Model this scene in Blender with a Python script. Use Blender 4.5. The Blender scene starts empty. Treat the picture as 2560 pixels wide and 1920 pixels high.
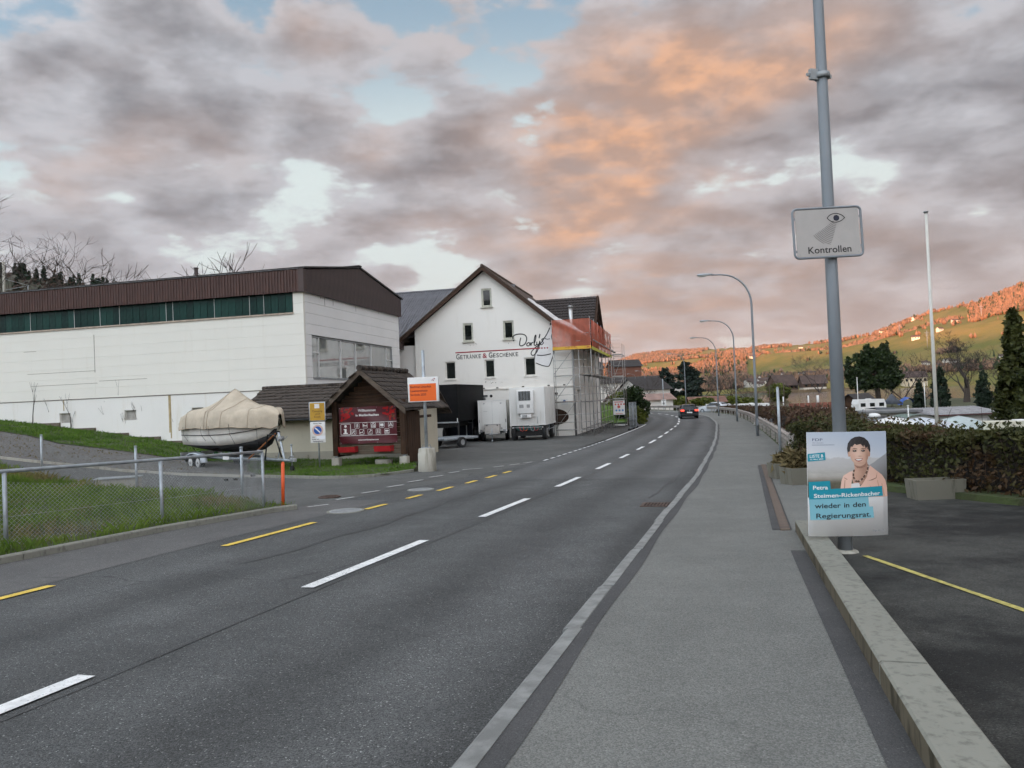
import bpy, bmesh, math, random
import numpy as np
from mathutils import Vector, Matrix, noise as mnoise
from mathutils.geometry import delaunay_2d_cdt

sc = bpy.context.scene
COL = sc.collection
PI = math.pi
sin, cos, rad = math.sin, math.cos, math.radians
random.seed(7)
RNG = np.random.default_rng(11)

# ------------------------------------------------------------------ camera
cam_d = bpy.data.cameras.new('camera')
cam = bpy.data.objects.new('camera', cam_d)
COL.objects.link(cam)
cam_d.sensor_width = 36.0
cam_d.lens = 27.0
cam_d.clip_start = 0.1
cam_d.clip_end = 20000
cam.matrix_world = (Matrix.Translation((0, 0, 1.6)) @ Matrix.Rotation(rad(90) + math.atan(36 / 1920), 4, 'X')
                    @ Matrix.Rotation(-math.atan(0.042), 4, 'Z'))
sc.camera = cam

# ------------------------------------------------------------------ light
SUN_AZ = rad(215)            # clockwise from +Y: behind the camera and to its left
SUN_EL = rad(5.0)
SUN_DIR = Vector((sin(SUN_AZ) * cos(SUN_EL), cos(SUN_AZ) * cos(SUN_EL), sin(SUN_EL)))
sun_d = bpy.data.lights.new('sun', 'SUN')
sun_d.energy = 5.0
sun_d.angle = rad(0.5)
sun_d.color = (1.0, 0.40, 0.13)
sun = bpy.data.objects.new('sun', sun_d)
COL.objects.link(sun)
sun.rotation_euler = SUN_DIR.to_track_quat('Z', 'Y').to_euler()

vs = sc.view_settings
vs.view_transform = 'Standard'
vs.look = 'None'
vs.gamma = 1.0
vs.exposure = 1.3
vs.use_curve_mapping = False
sc.cycles.max_bounces = 6
sc.cycles.diffuse_bounces = 3
sc.cycles.glossy_bounces = 3
sc.cycles.transparent_max_bounces = 12
sc.cycles.use_denoising = True
sc.cycles.use_adaptive_sampling = True
sc.cycles.adaptive_threshold = 0.03


class NT:
    """small helper to write node graphs as expressions"""
    def __init__(self, tree):
        self.t = tree
        self.n = tree.nodes
        self.l = tree.links

    def new(self, typ, **kw):
        nd = self.n.new(typ)
        for k, v in kw.items():
            setattr(nd, k, v)
        return nd

    def put(self, sock, v):
        if isinstance(v, bpy.types.NodeSocket):
            self.l.new(v, sock)
        elif v is not None:
            if isinstance(v, (tuple, list)) and len(v) == 3 and sock.type == 'RGBA':
                v = (*v, 1)
            sock.default_value = v

    def m(self, op, a, b=None, c=None, clamp=False):
        nd = self.new('ShaderNodeMath', operation=op, use_clamp=clamp)
        for i, v in enumerate((a, b, c)):
            if v is not None:
                self.put(nd.inputs[i], v)
        return nd.outputs[0]

    def sm(self, v, a, b, t0=0.0, t1=1.0):
        nd = self.new('ShaderNodeMapRange', interpolation_type='SMOOTHSTEP')
        self.put(nd.inputs[0], v)
        for i, x in ((1, a), (2, b), (3, t0), (4, t1)):
            self.put(nd.inputs[i], x)
        return nd.outputs[0]

    def mix(self, f, a, b, blend='MIX'):
        nd = self.new('ShaderNodeMix', data_type='RGBA', blend_type=blend)
        self.put(nd.inputs[0], f)
        self.put(nd.inputs[6], a)
        self.put(nd.inputs[7], b)
        return nd.outputs[2]

    def xyz(self, x, y, z):
        nd = self.new('ShaderNodeCombineXYZ')
        for i, v in enumerate((x, y, z)):
            self.put(nd.inputs[i], v)
        return nd.outputs[0]

    def sep(self, v):
        nd = self.new('ShaderNodeSeparateXYZ')
        self.put(nd.inputs[0], v)
        return nd.outputs

    def noise(self, vec, scale, detail=4.0, rough=0.5, dist=0.0, col=False):
        nd = self.new('ShaderNodeTexNoise')
        if vec is not None:
            self.put(nd.inputs['Vector'], vec)
        nd.inputs['Scale'].default_value = scale
        nd.inputs['Detail'].default_value = detail
        nd.inputs['Roughness'].default_value = rough
        nd.inputs['Distortion'].default_value = dist
        return nd.outputs[1 if col else 0]

    def voro(self, vec, scale, feature='F1', out=0):
        nd = self.new('ShaderNodeTexVoronoi', feature=feature)
        if vec is not None:
            self.put(nd.inputs['Vector'], vec)
        nd.inputs['Scale'].default_value = scale
        return nd.outputs[out]

    def vmul(self, v, s):
        nd = self.new('ShaderNodeVectorMath', operation='MULTIPLY')
        self.put(nd.inputs[0], v)
        nd.inputs[1].default_value = s
        return nd.outputs[0]

    def vadd(self, v, s):
        nd = self.new('ShaderNodeVectorMath', operation='ADD')
        self.put(nd.inputs[0], v)
        self.put(nd.inputs[1], s)
        return nd.outputs[0]


# ------------------------------------------------------------------ sky
world = bpy.data.worlds.new('World')
sc.world = world
world.use_nodes = True
W = NT(world.node_tree)
for nd in list(W.n):
    W.n.remove(nd)
w_out = W.new('ShaderNodeOutputWorld')
w_bg = W.new('ShaderNodeBackground')
W.l.new(w_bg.outputs[0], w_out.inputs[0])
sky = W.new('ShaderNodeTexSky', sky_type='NISHITA')
sky.sun_disc = False
sky.sun_elevation = SUN_EL
sky.sun_rotation = SUN_AZ
sky.altitude = 450
tc = W.new('ShaderNodeTexCoord')
dx, dy, dz = W.sep(tc.outputs['Generated'])
elev = W.m('MAXIMUM', dz, 0.0)
den = W.m('ADD', elev, 0.22)
qx = W.m('DIVIDE', dx, den)
qy = W.m('DIVIDE', dy, den)
q = W.xyz(qx, qy, 0.0)
# one deck of broken stratocumulus: density field on a plane overhead
SO = (7.3, 3.1, 0.4)


def deck(vec, det=7):
    a = W.noise(W.vadd(W.vmul(vec, (1.0, 1.15, 1)), SO), 2.6, det, 0.56, 0.15)
    b = W.noise(W.vadd(W.vmul(vec, (0.8, 1.3, 1)), (1.7, 9.2, 3.0)), 0.8, 2, 0.5, 0.2)
    return W.m('ADD', W.m('MULTIPLY', a, 0.62), W.m('MULTIPLY', b, 0.38))


def blob(cx, cy, sx, sy, ang, amp):
    ca, sa = cos(ang), sin(ang)
    ux = W.m('SUBTRACT', qx, cx)
    uy = W.m('SUBTRACT', qy, cy)
    if ang:
        ux, uy = W.m('ADD', W.m('MULTIPLY', ux, ca), W.m('MULTIPLY', uy, sa)), W.m('SUBTRACT', W.m('MULTIPLY', uy, ca), W.m('MULTIPLY', ux, sa))
    a = W.m('DIVIDE', ux, sx)
    b = W.m('DIVIDE', uy, sy)
    r2 = W.m('ADD', W.m('MULTIPLY', a, a), W.m('MULTIPLY', b, b))
    return W.m('MULTIPLY', W.m('POWER', 2.718, W.m('MULTIPLY', r2, -1.0)), amp)


SKY_BLOBS = [  # places where the deck is closed (+) or broken (-)
    (-0.033, 1.409, 0.126, 0.152, 0.00, -0.110),
    (0.073, 1.515, 0.096, 0.098, 0.00, -0.100),
    (0.125, 1.331, 0.140, 0.065, 0.00, -0.110),
    (0.298, 1.440, 0.098, 0.048, 0.00, -0.120),
    (-0.763, 1.230, 0.089, 0.076, 0.00, -0.120),
    (-0.421, 1.291, 0.059, 0.064, 0.00, -0.120),
    (-0.179, 1.397, 0.066, 0.072, 0.00, -0.040),
    (0.858, 1.879, 0.145, 0.133, -1.08, -0.100),
    (0.845, 2.327, 0.106, 0.167, 0.00, -0.100),
    (0.761, 1.718, 0.087, 0.075, 0.00, -0.060),
    (0.851, 1.342, 0.073, 0.063, 0.00, -0.080),
    (0.061, 1.782, 0.056, 0.134, 0.00, -0.120),
    (-0.171, 1.622, 0.101, 0.065, 1.38, -0.030),
    (-0.632, 1.471, 0.051, 0.056, 0.00, -0.080),
    (-0.930, 1.851, 0.162, 0.055, 0.00, -0.090),
    (-0.615, 1.788, 0.136, 0.089, 0.00, -0.090),
    (-0.413, 1.930, 0.160, 0.089, 0.00, -0.070),
    (-0.629, 2.208, 0.181, 0.102, 0.00, -0.090),
    (-0.333, 2.392, 0.251, 0.098, 0.00, -0.060),
    (0.558, 2.466, 0.153, 0.106, 0.00, -0.060),
    (0.669, 1.998, 0.144, 0.091, -1.13, -0.080),
    (-0.012, 1.716, 0.036, 0.106, 0.00, -0.050),
    (0.324, 1.682, 0.288, 0.229, -1.09, 0.120),
    (0.233, 2.023, 0.212, 0.344, 0.00, 0.090),
    (-0.808, 1.538, 0.253, 0.184, 0.00, 0.090),
    (-0.380, 1.456, 0.166, 0.152, 0.00, 0.080),
    (-0.093, 1.709, 0.126, 0.182, 0.00, 0.090),
    (0.746, 1.494, 0.223, 0.187, 0.00, 0.090),
    (-0.561, 1.640, 0.185, 0.120, 0.00, 0.060),
    (0.043, 2.904, 2.224, 0.662, 0.00, 0.050),
    (1.235, 2.285, 0.323, 0.323, 0.00, 0.050),
    (-0.846, 1.991, 0.386, 0.237, 0.00, 0.100),
    (-0.756, 1.316, 0.129, 0.098, 0.00, 0.060),
    (-0.536, 1.370, 0.111, 0.113, 0.00, 0.070),
    (-0.407, 2.146, 0.338, 0.259, 0.00, 0.050),
    (-0.951, 1.802, 0.229, 0.130, 0.00, 0.040),
]
d0 = deck(q)
cov = d0
for bl in SKY_BLOBS:
    cov = W.m('ADD', cov, blob(*bl))
d1 = deck(W.vadd(q, (SUN_DIR.x * 0.16, SUN_DIR.y * 0.16, 0)), 3)
lit = W.m('SUBTRACT', d0, d1)
dirv = W.xyz(dx, dy, W.m('MULTIPLY', dz, 2.0))
detail = W.noise(dirv, 10.5, 7, 0.54, 0.0)
det2 = W.noise(W.vadd(dirv, (0.006, -0.006, 0.030)), 10.5, 4, 0.54, 0.0)
puff = W.sm(W.m('SUBTRACT', detail, det2), -0.13, 0.15)
cover = W.m('ADD', cov, W.m('MULTIPLY', W.m('SUBTRACT', detail, 0.5), 0.40))
mask = W.sm(cover, 0.415, 0.48)
thick = W.sm(cover, 0.44, 0.64)
# open sky between the clouds
blue = W.mix(0.62, W.vmul(sky.outputs[0], (0.55, 0.62, 0.75)), (3.4, 5.0, 6.3))
pale = (6.3, 7.1, 7.0)
opensky = W.mix(W.m('MULTIPLY', W.sm(qy, 1.2, 1.9), 0.9), blue, pale)
# clouds
shade = W.m('ADD', W.m('ADD', W.m('MULTIPLY', thick, 0.70), W.m('MULTIPLY', W.m('SUBTRACT', detail, 0.5), 0.9)), W.m('MULTIPLY', W.m('SUBTRACT', 0.5, puff), 0.48))
greyc = W.mix(W.m('ADD', shade, 0.0, clamp=True), (4.40, 4.58, 4.95), (1.48, 1.60, 1.82))
warm_n = W.noise(W.vadd(q, (4.0, 2.0, 8.0)), 0.9, 3, 0.5)
warm = W.sm(warm_n, 0.42, 0.68)
warmb = 0.0
for bl in [
    (0.323, 1.577, 0.320, 0.230, -0.94, 1.150),
    (0.347, 1.820, 0.284, 0.331, 0.00, 0.700),
    (0.242, 2.118, 0.256, 0.378, 0.00, 0.850),
    (-0.336, 1.378, 0.078, 0.084, 0.00, 0.550),
    (-0.793, 1.638, 0.179, 0.107, 0.00, 0.450),
    (-0.298, 1.753, 0.073, 0.112, 0.00, 0.400),
    (-0.129, 2.189, 0.254, 0.201, 0.00, 0.400),
    (0.359, 3.025, 0.780, 0.726, 0.00, 0.600),
    (-1.070, 1.666, 0.093, 0.202, 0.00, 0.400),
    (0.603, 1.428, 0.088, 0.151, 0.00, 0.550),
]:
    warmb = W.m('ADD', blob(*bl), warmb)
litv = W.sm(lit, -0.12, 0.14)
wf = W.m('ADD', W.m('MULTIPLY', warm, W.m('ADD', W.m('MULTIPLY', litv, 0.30), 0.02)), W.m('MULTIPLY', warmb, W.m('ADD', W.m('MULTIPLY', litv, 0.6), 0.38)), clamp=True)
cloud = W.mix(W.m('MULTIPLY', wf, 0.80), greyc, W.mix(W.m('MULTIPLY', W.m('MULTIPLY', warmb, litv), W.m('ADD', W.m('MULTIPLY', puff, 0.5), 0.42), clamp=True), (4.9, 3.5, 2.9), (7.8, 4.1, 2.2)))
cloud = W.mix(W.m('MULTIPLY', W.m('MULTIPLY', wf, W.m('SUBTRACT', 1.0, puff)), 0.45), cloud, (2.3, 1.75, 1.6))
skyc = W.mix(mask, opensky, cloud)
# evening air low over the horizon
hz = W.m('POWER', 2.718, W.m('MULTIPLY', elev, -9.0))
skyc = W.mix(W.m('MULTIPLY', hz, 0.66), skyc, W.mix(W.sm(dx, -0.5, 0.35), (3.8, 3.75, 3.75), (5.6, 3.65, 2.6)))
# the evening sky is brighter towards the set sun
toward = W.m('ADD', W.m('ADD', W.m('MULTIPLY', dx, SUN_DIR.x), W.m('MULTIPLY', dy, SUN_DIR.y)), W.m('MULTIPLY', dz, 0.35))
glow = W.sm(toward, -0.35, 0.9, 1.0, 4.4)
nd = W.new('ShaderNodeVectorMath', operation='SCALE')
W.l.new(skyc, nd.inputs[0])
W.l.new(glow, nd.inputs[3])
W.l.new(nd.outputs[0], w_bg.inputs[0])
w_bg.inputs[1].default_value = 0.05
world.cycles.sampling_method = 'MANUAL'
world.cycles.sample_map_resolution = 1024


# ------------------------------------------------------------------ helpers
class MB:
    """collects shapes into one mesh"""
    def __init__(self):
        self.v, self.f, self.mi, self.s = [], [], [], []
        self.lat = []

    def add(self, vs_, fs, mi=0, smooth=False):
        o = len(self.v)
        self.v += [tuple(p) for p in vs_]
        self.f += [tuple(i + o for i in f) for f in fs]
        self.mi += [mi] * len(fs)
        self.s += [smooth] * len(fs)
        return self

    def box(self, x0, x1, y0, y1, z0, z1, mi=0):
        return self.add([(x0, y0, z0), (x1, y0, z0), (x1, y1, z0), (x0, y1, z0), (x0, y0, z1), (x1, y0, z1), (x1, y1, z1), (x0, y1, z1)],
                        [(3, 2, 1, 0), (4, 5, 6, 7), (0, 1, 5, 4), (1, 2, 6, 5), (2, 3, 7, 6), (3, 0, 4, 7)], mi)

    def bbox(self, x0, x1, y0, y1, z0, z1, b=0.02, mi=0):
        """box with chamfered edges"""
        bm = bmesh.new()
        bmesh.ops.create_cube(bm, size=1)
        bmesh.ops.scale(bm, vec=(x1 - x0, y1 - y0, z1 - z0), verts=bm.verts)
        bmesh.ops.bevel(bm, geom=bm.edges[:], offset=b, segments=2, affect='EDGES', profile=0.5)
        bmesh.ops.translate(bm, vec=((x0 + x1) / 2, (y0 + y1) / 2, (z0 + z1) / 2), verts=bm.verts)
        bm.verts.index_update()
        self.add([v.co for v in bm.verts], [[v.index for v in f.verts] for f in bm.faces], mi, True)
        bm.free()
        return self

    def quad(self, a, b, c, d, mi=0):
        return self.add([a, b, c, d], [(0, 1, 2, 3)], mi)

    def prism(self, poly, y0, y1, mi=0, axis='y', smooth=False):
        """extrude a 2D polygon (CCW seen from -axis) along an axis"""
        n = len(poly)
        if axis == 'y':
            a = [(p[0], y0, p[1]) for p in poly]; b = [(p[0], y1, p[1]) for p in poly]
        elif axis == 'x':
            a = [(y0, p[0], p[1]) for p in poly]; b = [(y1, p[0], p[1]) for p in poly]
        else:
            a = [(p[0], p[1], y0) for p in poly]; b = [(p[0], p[1], y1) for p in poly]
        self.add(a + b, [tuple(range(n)), tuple(range(2 * n - 1, n - 1, -1))], mi)
        o = len(self.v) - 2 * n
        for i in range(n):
            j = (i + 1) % n
            self.f.append((o + i, o + n + i, o + n + j, o + j)); self.mi.append(mi); self.s.append(smooth)
        return self

    def tube(self, pts, r, n=8, mi=0, cap=True, smooth=True):
        pts = [Vector(p) for p in pts]
        rs = r if isinstance(r, (list, tuple)) else [r] * len(pts)
        o = len(self.v)
        prev = None
        for i, p in enumerate(pts):
            d = (pts[min(i + 1, len(pts) - 1)] - pts[max(i - 1, 0)])
            if d.length < 1e-9:
                d = Vector((0, 0, 1))
            d.normalize()
            if prev is None:
                ref = Vector((0, 0, 1)) if abs(d.z) < 0.9 else Vector((1, 0, 0))
                a = d.cross(ref).normalized()
            else:
                a = (prev - d * prev.dot(d))
                a = a.normalized() if a.length > 1e-6 else d.cross(Vector((1, 0, 0))).normalized()
            prev = a
            b = d.cross(a)
            for k in range(n):
                t = 2 * PI * k / n
                self.v.append(tuple(p + (a * cos(t) + b * sin(t)) * rs[i]))
        for i in range(len(pts) - 1):
            for k in range(n):
                k2 = (k + 1) % n
                self.f.append((o + i * n + k, o + i * n + k2, o + (i + 1) * n + k2, o + (i + 1) * n + k))
                self.mi.append(mi); self.s.append(smooth)
        if cap:
            self.f.append(tuple(o + k for k in range(n - 1, -1, -1))); self.mi.append(mi); self.s.append(False)
            self.f.append(tuple(o + (len(pts) - 1) * n + k for k in range(n))); self.mi.append(mi); self.s.append(False)
        return self

    def cyl(self, x, y, z0, z1, r0, r1=None, n=16, mi=0):
        return self.tube([(x, y, z0), (x, y, z1)], [r0, r0 if r1 is None else r1], n, mi)

    def loft(self, rings, closed=True, cap=True, mi=0, smooth=True):
        n = len(rings[0]); o = len(self.v)
        for r in rings:
            self.v += [tuple(p) for p in r]
        for i in range(len(rings) - 1):
            for k in range(n if closed else n - 1):
                k2 = (k + 1) % n
                self.f.append((o + i * n + k, o + i * n + k2, o + (i + 1) * n + k2, o + (i + 1) * n + k))
                self.mi.append(mi); self.s.append(smooth)
        if cap and closed:
            self.f.append(tuple(o + k for k in range(n - 1, -1, -1))); self.mi.append(mi); self.s.append(False)
            self.f.append(tuple(o + (len(rings) - 1) * n + k for k in range(n))); self.mi.append(mi); self.s.append(False)
        return self

    def mesh(self, name='mesh'):
        me = bpy.data.meshes.new(name)
        me.from_pydata(self.v, [], self.f)
        me.polygons.foreach_set('use_smooth', self.s)
        if any(self.mi):
            me.polygons.foreach_set('material_index', self.mi)
        if self.lat and len(self.lat) == len(self.v):
            me.attributes.new('lat', 'FLOAT', 'POINT').data.foreach_set('value', self.lat)
        me.update()
        return me


def ob(name, mb, mat, parent=None, loc=(0, 0, 0), rz=0.0, rot=None):
    me = mb.mesh(name) if isinstance(mb, MB) else mb
    o = bpy.data.objects.new(name, me)
    if mat is not None and not me.materials:
        for mm in (mat if isinstance(mat, (list, tuple)) else [mat]):
            me.materials.append(mm)
    o.location = loc
    o.rotation_euler = rot if rot else (0, 0, rz)
    if parent:
        o.parent = parent
    COL.objects.link(o)
    return o


def tag(o, label, cat, group=None, kind=None):
    o['label'] = label
    if cat:
        o['category'] = cat
    if group:
        o['group'] = group
    if kind:
        o['kind'] = kind
    return o


def struct(o, label=None):
    o['kind'] = 'structure'
    if label:
        o['label'] = label
    return o


def thing(name, label, cat, loc=(0, 0, 0), rz=0.0, group=None):
    o = bpy.data.objects.new(name, None)
    o.empty_display_size = 0.2
    o.location = loc
    o.rotation_euler = (0, 0, rz)
    COL.objects.link(o)
    return tag(o, label, cat, group)


def dup(root, loc, rz=None, label=None, scale=None):
    r = root.copy(); COL.objects.link(r); r.location = loc
    if rz is not None:
        r.rotation_euler = (0, 0, rz)
    if scale:
        r.scale = scale
    if label:
        r['label'] = label
    for ch in list(root.children):
        c = ch.copy(); COL.objects.link(c); c.parent = r
        for g in list(ch.children):
            d = g.copy(); COL.objects.link(d); d.parent = c
    return r


# ------------------------------------------------------------------ materials
def mat(name, col, rough=0.7, var=0.15, scale=3.0, bump=0.0, bscale=60.0, metal=0.0, spec=0.5, col2=None, detail=5.0, coords='Object', bdist=0.01, stretch=None):
    m = bpy.data.materials.new(name)
    m.use_nodes = True
    t = NT(m.node_tree)
    b = t.n['Principled BSDF']
    c = t.new('ShaderNodeTexCoord').outputs[coords]
    if stretch:
        c = t.vmul(c, stretch)
    n = t.noise(c, scale, detail, 0.6)
    lo = tuple(x * (1 - var) for x in col)
    hi = col2 if col2 else tuple(min(1, x * (1 + var)) for x in col)
    t.put(b.inputs['Base Color'], t.mix(t.sm(n, 0.3, 0.7), lo, hi))
    b.inputs['Roughness'].default_value = rough
    b.inputs['Metallic'].default_value = metal
    b.inputs['Specular IOR Level'].default_value = spec
    if bump:
        bn = t.new('ShaderNodeBump')
        bn.inputs['Strength'].default_value = bump
        bn.inputs['Distance'].default_value = bdist
        t.put(bn.inputs['Height'], t.noise(c, bscale, 3, 0.6))
        t.l.new(bn.outputs[0], b.inputs['Normal'])
    m['nt'] = 1
    return m


def emat(name, col, strength):
    m = mat(name, col, 0.4, 0.02)
    b = m.node_tree.nodes['Principled BSDF']
    b.inputs['Emission Color'].default_value = (*col, 1)
    b.inputs['Emission Strength'].default_value = strength
    return m


def asphalt(name, c, c2, grain=0.5, speck=0.6, patch=None, crack=0.0, tracks=False):
    m = bpy.data.materials.new(name)
    m.use_nodes = True
    t = NT(m.node_tree)
    b = t.n['Principled BSDF']
    co = t.new('ShaderNodeTexCoord').outputs['Object']
    big = t.noise(co, 0.35, 4, 0.6, 0.4)
    mid = t.noise(co, 2.3, 5, 0.65)
    base = t.mix(t.sm(t.m('ADD', t.m('MULTIPLY', big, 0.6), t.m('MULTIPLY', mid, 0.4)), 0.38, 0.62), c, c2)
    vo = t.new('ShaderNodeTexVoronoi')
    t.put(vo.inputs['Vector'], co); vo.inputs['Scale'].default_value = 120
    rnd = t.sep(vo.outputs['Color'])[0]
    # stones of different greys in the binder
    g = t.m('ADD', t.m('MULTIPLY', t.m('SUBTRACT', rnd, 0.5), grain), 1.0)
    base = t.mix(1.0, base, t.xyz(g, g, g), 'MULTIPLY')
    base = t.mix(t.m('MULTIPLY', t.m('GREATER_THAN', rnd, 0.982), speck), base, (0.42, 0.42, 0.40))
    if tracks:
        # lanes polished by tyres, dark drip line between the wheels
        la = t.new('ShaderNodeAttribute'); la.attribute_name = 'lat'
        lat = la.outputs['Fac']
        wob = t.m('MULTIPLY', t.m('SUBTRACT', t.noise(t.vmul(co, (1, 0.25, 1)), 0.9, 3, 0.6), 0.5), 0.5)
        lat = t.m('ADD', lat, wob)
        acc = 0.0
        for c0, w0, a0 in ((-2.35, 0.38, 0.34), (-0.75, 0.36, 0.30), (0.75, 0.36, 0.30), (2.3, 0.40, 0.36), (-1.5, 0.3, -0.16), (1.5, 0.3, -0.2), (2.9, .15, -.3)):
            e_ = t.m('DIVIDE', t.m('SUBTRACT', lat, c0), w0)
            acc = t.m('ADD', acc, t.m('MULTIPLY', t.m('POWER', 2.718, t.m('MULTIPLY', t.m('MULTIPLY', e_, e_), -1.0)), a0))
        acc = t.m('ADD', t.m('MULTIPLY', acc, t.sm(t.noise(co, 0.5, 4, 0.6), 0.25, 0.7, 0.4, 1.0)), 1.0)
        base = t.mix(1.0, base, t.xyz(acc, acc, acc), 'MULTIPLY')
    if crack:
        w = t.vadd(co, t.vmul(t.noise(co, 1.2, 4, 0.6, 0, True), (0.9, 0.9, 0)))
        ed = t.voro(w, 0.16, 'DISTANCE_TO_EDGE')
        base = t.mix(t.m('MULTIPLY', t.sm(ed, 0.0, 0.0035, 1.0, 0.0), t.m('MULTIPLY', t.sm(t.noise(co, 0.3, 2), 0.45, 0.6), crack)), base, (0.025, 0.025, 0.025))
    t.put(b.inputs['Base Color'], base)
    b.inputs['Roughness'].default_value = 0.82
    b.inputs['Specular IOR Level'].default_value = 0.3
    bn = t.new('ShaderNodeBump')
    bn.inputs['Strength'].default_value = 0.6
    bn.inputs['Distance'].default_value = 0.004
    t.put(bn.inputs['Height'], t.m('SUBTRACT', 1.0, vo.outputs['Distance']))
    t.l.new(bn.outputs[0], b.inputs['Normal'])
    return m


def leafmat(name, c1, c2, rough=0.6, trans=0.25, scale=1.3, c3=None):
    """foliage: colour differs from leaf to leaf and from clump to clump"""
    m = bpy.data.materials.new(name)
    m.use_nodes = True
    t = NT(m.node_tree)
    b = t.n['Principled BSDF']
    co = t.new('ShaderNodeTexCoord').outputs['Object']
    isl = t.new('ShaderNodeNewGeometry').outputs['Random Per Island']
    n = t.noise(co, scale, 3, 0.6)
    f = t.m('ADD', t.m('MULTIPLY', t.sm(n, 0.35, 0.65), 0.55), t.m('MULTIPLY', isl, 0.45))
    col = t.mix(f, c1, c2)
    if c3:
        col = t.mix(t.m('MULTIPLY', t.sm(t.noise(t.vadd(co, (7, 3, 5)), scale * 0.6, 3, 0.6), 0.5, 0.62), 0.9), col, t.mix(isl, c3, tuple(x * 0.5 for x in c3)))
    t.put(b.inputs['Base Color'], col)
    b.inputs['Roughness'].default_value = rough
    b.inputs['Specular IOR Level'].default_value = 0.25
    if trans:
        tr = t.new('ShaderNodeBsdfTranslucent')
        t.put(tr.inputs[0], col)
        mx = t.new('ShaderNodeMixShader')
        mx.inputs[0].default_value = trans
        out = t.n['Material Output']
        t.l.new(b.outputs[0], mx.inputs[1]); t.l.new(tr.outputs[0], mx.inputs[2])
        t.l.new(mx.outputs[0], out.inputs[0])
    return m


def plaster(name, col, stain=0.5, tint=(0.55, 0.45, 0.30), streak=(3.0, 3.0, 0.25), blotch=0.25, lo=0.55, hi=0.75):
    """painted render with dirt streaks, blotches and fine relief"""
    m = bpy.data.materials.new(name)
    m.use_nodes = True
    t = NT(m.node_tree)
    b = t.n['Principled BSDF']
    co = t.new('ShaderNodeTexCoord').outputs['Object']
    n1 = t.noise(co, 0.45, 5, 0.6)
    n2 = t.noise(t.vmul(co, streak), 1.0, 5, 0.65)
    c = t.mix(t.m('MULTIPLY', t.sm(n1, 0.35, 0.75), blotch), col, tuple(x * 0.82 for x in col))
    c = t.mix(t.m('MULTIPLY', t.sm(n2, lo, hi), stain), c, tint)
    fine = t.noise(co, 35, 3, 0.6)
    c = t.mix(t.m('MULTIPLY', t.sm(fine, 0.5, 0.75), 0.12), c, tuple(x * 0.6 for x in col))
    t.put(b.inputs['Base Color'], c)
    b.inputs['Roughness'].default_value = 0.85
    b.inputs['Specular IOR Level'].default_value = 0.25
    bn = t.new('ShaderNodeBump')
    bn.inputs['Strength'].default_value = 0.35
    bn.inputs['Distance'].default_value = 0.004
    t.put(bn.inputs['Height'], fine)
    t.l.new(bn.outputs[0], b.inputs['Normal'])
    return m


def wood(name, c1, c2, rough=0.8, axis=0, scale=1.0):
    m = bpy.data.materials.new(name)
    m.use_nodes = True
    t = NT(m.node_tree)
    b = t.n['Principled BSDF']
    co = t.new('ShaderNodeTexCoord').outputs['Object']
    st = [14.0 * scale] * 3
    st[axis] = 0.8 * scale
    n = t.noise(t.vmul(co, tuple(st)), 1.0, 6, 0.7, 0.6)
    k = t.noise(co, 2.2, 4, 0.6)
    rndo = t.new('ShaderNodeObjectInfo').outputs['Random']
    f = t.m('ADD', t.m('ADD', t.m('MULTIPLY', t.sm(n, 0.3, 0.7), 0.55), t.m('MULTIPLY', t.sm(k, 0.35, 0.65), 0.25)), t.m('MULTIPLY', rndo, 0.25))
    t.put(b.inputs['Base Color'], t.mix(f, c1, c2))
    b.inputs['Roughness'].default_value = rough
    b.inputs['Specular IOR Level'].default_value = 0.25
    bn = t.new('ShaderNodeBump')
    bn.inputs['Strength'].default_value = 0.5
    bn.inputs['Distance'].default_value = 0.006
    t.put(bn.inputs['Height'], n)
    t.l.new(bn.outputs[0], b.inputs['Normal'])
    return m


def glassmat(name, tint=(0.02, 0.025, 0.025), rough=0.03, spec=0.9):
    m = bpy.data.materials.new(name)
    m.use_nodes = True
    t = NT(m.node_tree)
    b = t.n['Principled BSDF']
    co = t.new('ShaderNodeTexCoord').outputs['Object']
    n = t.noise(co, 1.7, 4, 0.6)
    t.put(b.inputs['Base Color'], t.mix(n, tint, tuple(x * 1.8 for x in tint)))
    b.inputs['Roughness'].default_value = rough
    b.inputs['Specular IOR Level'].default_value = spec
    b.inputs['IOR'].default_value = 1.55
    bn = t.new('ShaderNodeBump')
    bn.inputs['Strength'].default_value = 0.04
    bn.inputs['Distance'].default_value = 0.02
    t.put(bn.inputs['Height'], t.noise(co, 0.9, 2, 0.5))
    t.l.new(bn.outputs[0], b.inputs['Normal'])
    return m


M = {}
M['asphalt'] = asphalt('road_asphalt', (0.060, 0.0615, 0.0600), (0.080, 0.0815, 0.0795), 1.0, 0.4, crack=0.6, tracks=True)
M['asphalt_lane'] = asphalt('strip_asphalt', (0.092, 0.090, 0.087), (0.118, 0.115, 0.110), 0.5, 0.3, crack=0.5)
M['asphalt_yard'] = asphalt('yard_asphalt', (0.078, 0.079, 0.074), (0.108, 0.108, 0.101), 0.5, 0.3, crack=1.0)
M['asphalt_lot'] = asphalt('parking_asphalt', (0.012, 0.0122, 0.0110), (0.058, 0.058, 0.051), 1.0, 0.08, crack=0.6)
M['asphalt_walk'] = asphalt('sidewalk_asphalt', (0.142, 0.143, 0.131), (0.172, 0.173, 0.158), 0.6, 0.15, crack=0.25)
M['asphalt_patch'] = asphalt('patched_asphalt', (0.060, 0.060, 0.060), (0.078, 0.077, 0.076), 0.4, 0.1)
M['granite'] = mat('kerb_granite', (0.215, 0.217, 0.205), 0.8, 0.25, 6, 0.5, 120)
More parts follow.
